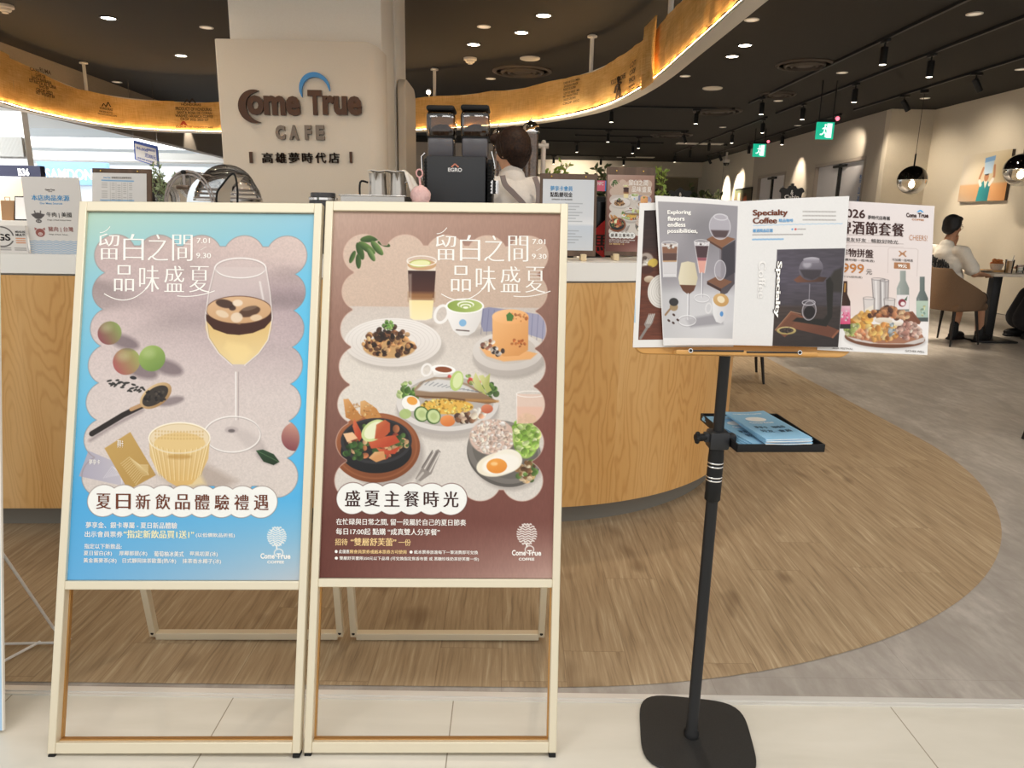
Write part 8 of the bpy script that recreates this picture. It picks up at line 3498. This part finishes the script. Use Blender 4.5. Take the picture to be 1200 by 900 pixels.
def diffuser(px, py, r, label):
    p = at(px, py, 'z', ZC)
    t = thing('ceiling_diffuser', label, 'air vent', (p.x, p.y, ZC))
    VD = mat('dark_vent', '3f3833', .6)
    mb = MB()
    mb.lathe([(r, 0), (r, -.012), (r * .92, -.03), (r * .86, -.02), (r * .86, 0)], VD, seg=40)
    mb.build('outer_ring', t, local=True)
    for q in (.72, .5):
        mb = MB()
        mb.lathe([(r * q, -.01), (r * q, -.03), (r * (q - .08), -.045), (r * (q - .1), -.03), (r * (q - .1), -.01)], VD, seg=40)
        mb.build('inner_ring', t, local=True)
    mb = MB()
    mb.lathe([(0, -.03), (r * .3, -.03), (r * .32, -.02), (r * .32, 0)], VD, seg=30)
    mb.build('centre_disc', t, local=True)


diffuser(612, 83, .42, 'round dark ceiling diffuser inside the ring')
diffuser(943, 75, .36, 'round dark ceiling diffuser over the nearest track at right')
diffuser(841, 130, .45, 'round dark ceiling diffuser at the end of the nearest crosswise track')
diffuser(787, 158, .5, 'round dark ceiling diffuser beyond the second crosswise track')
diffuser(912, 110, .28, 'small round dark ceiling plate under the nearest big diffuser')
p = at(621, 68, 'z', ZC)
t = thing('ceiling_speaker', 'flat round pale ceiling speaker inside the ring', 'speaker', (p.x, p.y, ZC))
mb = MB()
mb.lathe([(.13, 0), (.13, -.01), (.12, -.016), (.115, -.012), (0, -.014)], OFFW, seg=30)
mb.build('grille_plate', t, local=True)
p = at(835, 103, 'z', ZC)
t = thing('ceiling_speaker', 'flat round pale ceiling speaker outside the ring at right', 'speaker', (p.x, p.y, ZC))
mb = MB()
mb.lathe([(.15, 0), (.15, -.01), (.14, -.016), (.13, -.012), (0, -.014)], OFFW, seg=30)
mb.build('grille_plate', t, local=True)
for px, py, lb in ((551, 72, 'white smoke detector inside the ring below the downlights'), (5, 10, 'white smoke detector cut by the upper left corner')):
    p = at(px, py - 4, 'z', ZC)
    t = thing('smoke_detector', lb, 'smoke detector', (p.x, p.y, ZC))
    mb = MB()
    mb.lathe([(.085, 0), (.085, -.025), (.075, -.03), (.06, -.03)], OFFW, seg=26)
    mb.build('base', t, local=True)
    mb = MB()
    mb.lathe([(.06, -.03), (.058, -.05), (.05, -.058), (.03, -.06), (.03, -.075), (0, -.078)], OFFW, seg=26)
    mb.build('sensor_head', t, local=True)
# ceiling access grille
p = at(572, 98, 'z', ZC)
# pale fluorescent-like slim plates far away
for px, py, lb in ((820, 168, 'slim pale rectangular ceiling plate between the far tracks'), (745, 184, 'slim pale rectangular ceiling plate above the menu easels')):
    p = at(px, py, 'z', ZC)
    t = thing('ceiling_plate', lb, 'ceiling plate', (p.x, p.y, ZC))
    mb = MB()
    mb.rbox((0, 0, -.01), (1.2, .3, .02), .004, OFFW)
    mb.build('plate', t, local=True)

# exit signs
GREEN = mat('exit_green', '18b08c', .5, emis='19b892', estr=.75)
EXW = mat('exit_white', 'f2fbf8', .5, emis='e8fff6', estr=.9)
for (x0, y0, x1, y1), Y, lb in (((957.5, 143, 975.5, 163.5), 10.9, 'green exit sign nearer of the two, over the right-hand doors'), ((883, 168.5, 896.5, 184), 16.4, 'green exit sign farther of the two, over the left-hand doors')):
    a, b = at(x0, y0, 'y', Y), at(x1, y1, 'y', Y)
    t = thing('exit_sign', lb, 'exit sign', ((a.x + b.x) / 2, Y, b.z))
    w, h = b.x - a.x, a.z - b.z
    cx, cz = (a.x + b.x) / 2, (a.z + b.z) / 2
    mb = MB()
    mb.rbox((cx, Y, cz), (w, .04, h), .006, GREEN)
    mb.build('light_box', t)
    mb = MB()
    mb.box((cx, Y, a.z + .02), (w * 1.05, .06, .04), BLACKP)
    mb.build('housing', t)
    mb = MB()
    for q in (-.4, .4):
        mb.cyl((cx + w * q, Y, a.z + .03), (cx + w * q, Y, ZC), .008, BLACKP, seg=8)
    mb.build('hanger', t)
    mb = MB()
    yy = Y - .0215
    mb.box((cx + w * .22, yy, cz), (w * .3, .002, h * .84), EXW)
    mb.build('door_pictogram', t)
    mb = MB()
    mb.ell((cx - w * .02, yy, cz + h * .32), (w * .06, .002, h * .07), EXW, 12, 8)
    for q in (((-.02, .22), (-.06, -.05)), ((-.06, -.05), (.04, -.2)), ((.04, -.2), (.02, -.38)), ((-.06, -.05), (-.16, -.22)), ((-.16, -.22), (-.3, -.22)), ((-.02, .18), (.1, .06)), ((-.02, .18), (-.18, .1))):
        mb.bar((cx + w * q[0][0], yy, cz + h * q[0][1]), (cx + w * q[1][0], yy, cz + h * q[1][1]), w * .07, .002, EXW, (0, 1, 0))
    mb.build('running_figure', t)
    mb = MB()
    mb.ell((cx + w * .62, Y - .02, a.z + .05), (.03, .03, .03), mat('red_indicator', 'ff8fa0', .4, emis='ff6a80', estr=2.), 12, 8)
    mb.build('indicator_lamp', t)


# globe pendants
PGLASS = m_glassy('pendant_glass', 'f6f2ea', .03, .12)
DCHROME = mat('smoked_chrome', '6f6a66', .06, 1.)


def pendant(px, py, Y, r, label, x_top=None):
    c = at(px, py, 'y', Y)
    t = thing('pendant_lamp', label, 'pendant lamp', tuple(c))
    n = 12
    prof = [(r * math.sin(PI * k / 24), r * math.cos(PI * k / 24)) for k in range(0, 13)]
    mb = MB()
    mb.lathe([(0.0001, r), *prof[1:]], DCHROME, seg=36, caps=False)
    mb.build('chrome_cap', t, local=True)
    mb = MB()
    mb.lathe([(r * math.sin(PI * k / 24), r * math.cos(PI * k / 24)) for k in range(12, 24)] + [(.0001, -r)], PGLASS, seg=36, caps=False)
    mb.build('glass_bowl', t, local=True)
    mb = MB()
    mb.lathe([(r * 1.004, .004), (r * 1.012, 0), (r * 1.004, -.004)], CHROME, seg=36)
    mb.build('rim', t, local=True)
    mb = MB()
    mb.ell((0, 0, -r * .3), (r * .2, r * .2, r * .26), mat('warm_bulb', 'ffffff', .4, emis='fff0d6', estr=7), 16, 10)
    mb.build('bulb', t, local=True)
    mb = MB()
    mb.lathe([(.012, r - .005), (.012, r + .16), (.006, r + .18)], BLACKP, seg=12)
    mb.build('stem', t, local=True)
    mb = MB()
    mb.cyl((0, 0, r + .17), (0, 0, ZC - .04 - c.z), .0035, BLACKP, seg=8)
    mb.build('cable', t, local=True)
    mb = MB()
    mb.lathe([(.06, ZC - .03 - c.z), (.06, ZC - .075 - c.z), (.02, ZC - .085 - c.z), (.004, ZC - .085 - c.z)][::-1], BLACKP, seg=20)
    mb.build('canopy', t, local=True)


pendant(1069, 211, 11.3, .212, 'chrome topped glass globe pendant left of the wall picture')
pendant(1197, 199, 10.4, .225, 'chrome topped glass globe pendant overlapping the wall picture, cut by the right edge')
pendant(844, 242, 19.5, .18, 'chrome topped glass globe pendant far back near the small picture')

# dome camera by the far corner
c = at(851, 192, 'y', 22)
t = thing('dome_camera', 'white dome camera under the ceiling at the far corner', 'security camera', (c.x, c.y, c.z))
mb = MB()
mb.lathe([(.1, .12), (.1, .05), (.09, .03)], OFFW, seg=20)
mb.cyl((0, 0, .12), (0, 0, ZC - c.z), .03, OFFW, seg=10)
mb.build('housing', t, local=True)
mb = MB()
mb.ell((0, 0, .03), (.088, .088, .1), BLACKP, 18, 10)
mb.build('dark_dome', t, local=True)

# wall pictures
x = 7.518
A4 = [at(1126, 237.5, 'x', x), at(1180, 234, 'x', x), at(1191, 175, 'x', x), at(1133, 182, 'x', x)]
t = thing('canvas_picture', 'canvas photograph of a person lifting a blue bucket overhead, on the right wall', 'picture', tuple((A4[0] + A4[1]) / 2))
y0, y1, z0, z1 = (A4[0].y + A4[3].y) / 2, (A4[1].y + A4[2].y) / 2, (A4[0].z + A4[1].z) / 2, (A4[2].z + A4[3].z) / 2
mb = MB()
mb.box((x - .02, (y0 + y1) / 2, (z0 + z1) / 2), (.05, abs(y1 - y0), z1 - z0), mat('canvas_edge', '4f443b', .7))
mb.build('canvas', t)
A = Art(96, 62, [(1133, 182), (1191, 175), (1180, 234), (1126, 237.5)], 2.2, 5)
A.fill(A.grad([(0, 'e6dccb', 'd9c9a8'), (.5, 'e2d9ca', 'c9b58c'), (.62, 'ddd2c4', 'cdb793'), (.66, 'dcb58c', 'dfa56e'), (.85, 'd2b291', 'dc9c62'), (1, 'cbb7a2', 'd8995f')]))
A.bits(70, 20, 26, 18, 130, ['b9a25c', '8d7b3f', 'd8c68c', 'e6dcc0', '9c8a55'], (1, 3.4))
A.bits(86, 10, 12, 10, 50, ['7d6347', 'a58a68', '5f4a36'], (1, 3))
A.bits(6, 38, 4, 8, 14, ['8d4f38', 'd9cdbd', 'b4694a'], (1, 2.4))
A.bits(70, 38, 12, 5, 40, ['f0ece4', '9aa39a', 'd7d2c6'], (1, 2.6))
raw = lambda pts: pts
A.poly([(39, 62), (43, 40), (49, 36), (58, 36), (64, 42), (63, 62)], '3f9fa4', 1, .8, '2f7f88', (1, 0), raw=True)
A.poly([(50, 36), (54, 46), (58, 36)], 'e9dccb', 1, raw=True)
A.line([(44, 41), (40, 32), (45, 20)], 4, 'b98462', raw=True)
A.line([(62, 41), (69, 31), (67, 18)], 4, 'b98462', raw=True)
A.line([(44, 41), (41, 36)], 5, 'e9e4dc', raw=True)
A.line([(62, 41), (67, 35)], 5, 'e9e4dc', raw=True)
A.ell(54, 31, 4.6, 6, 'b5805f', raw=True)
A.ell(54, 26.5, 5, 2.8, '2a211e', raw=True)
A.poly([(46, 8), (65, 6), (64, 27), (48, 28)], 'a9c6e0', 1, .8, 'c2d7ea', (0, 1), raw=True)
A.poly([(46, 7), (66, 5), (66, 11), (46, 13)], '7ea8d4', 1, raw=True)
A.mesh('picture_print', flat_surf((x - .0465, y0, z1), (x - .0465, y1, z1), (x - .0465, y0, z0)), t, .8)
x = DX - .012
A4 = [at(861, 233, 'x', x), at(882, 219, 'x', x)]
y0, y1, z0, z1 = A4[0].y, A4[1].y, A4[0].z - .25, A4[1].z
t = thing('framed_picture', 'small dark framed picture far back on the pale wall left of the doors', 'picture', (x, (y0 + y1) / 2, z0))
mb = MB()
mb.box((x, (y0 + y1) / 2, (z0 + z1) / 2), (.04, abs(y1 - y0), z1 - z0), BLACK)
mb.build('frame', t)
A = Art(40, 34, None, 2, 9)
A.fill(A.grad([(0, '6d7a5c', '4c4a3c'), (.6, '8a7a62', '5d4d42'), (1, '4a4038', '6d5a4a')]))
A.poly([(22, 30), (24, 14), (29, 12), (33, 30)], 'd2603f', raw=True)
A.poly([(8, 32), (9, 6), (14, 6), (15, 32)], 'cfc3a9', raw=True)
A.ell(26, 11, 3, 4, '5b4034', raw=True)
A.mesh('picture_print', flat_surf((x - .0215, y0, z1 - .05), (x - .0215, y1, z1 - .05), (x - .0215, y0, z0 + .05)), t, .8)
# wall-washing lamps for the pictures and the pale walls
spot('picture_lamp', (6.2, 11.3, 3.12), (7.5, 11.6, 1.9), TRACK_W * .2, 95, 1.)
spot('picture_lamp', (6.2, 13.0, 3.12), (7.4, 12.9, 1.7), TRACK_W * .2, 95, 1.)
spot('picture_lamp', (6.2, 21.2, 3.12), (6.7, 21.6, 2.2), TRACK_W * .4, 60, .9)
spot('door_lamp', (6.2, 17.1, 3.1), (6.7, 17.2, 2.3), TRACK_W * .4, 55, .8)
spot('door_lamp', (6.2, 13.9, 3.1), (6.7, 14.6, 2.7), TRACK_W * .2, 60, .8)
spot('back_wall_lamp', (2.2, 24.4, 3.0), (2.2, 26.2, 2.0), TRACK_W * .5, 120, .8)
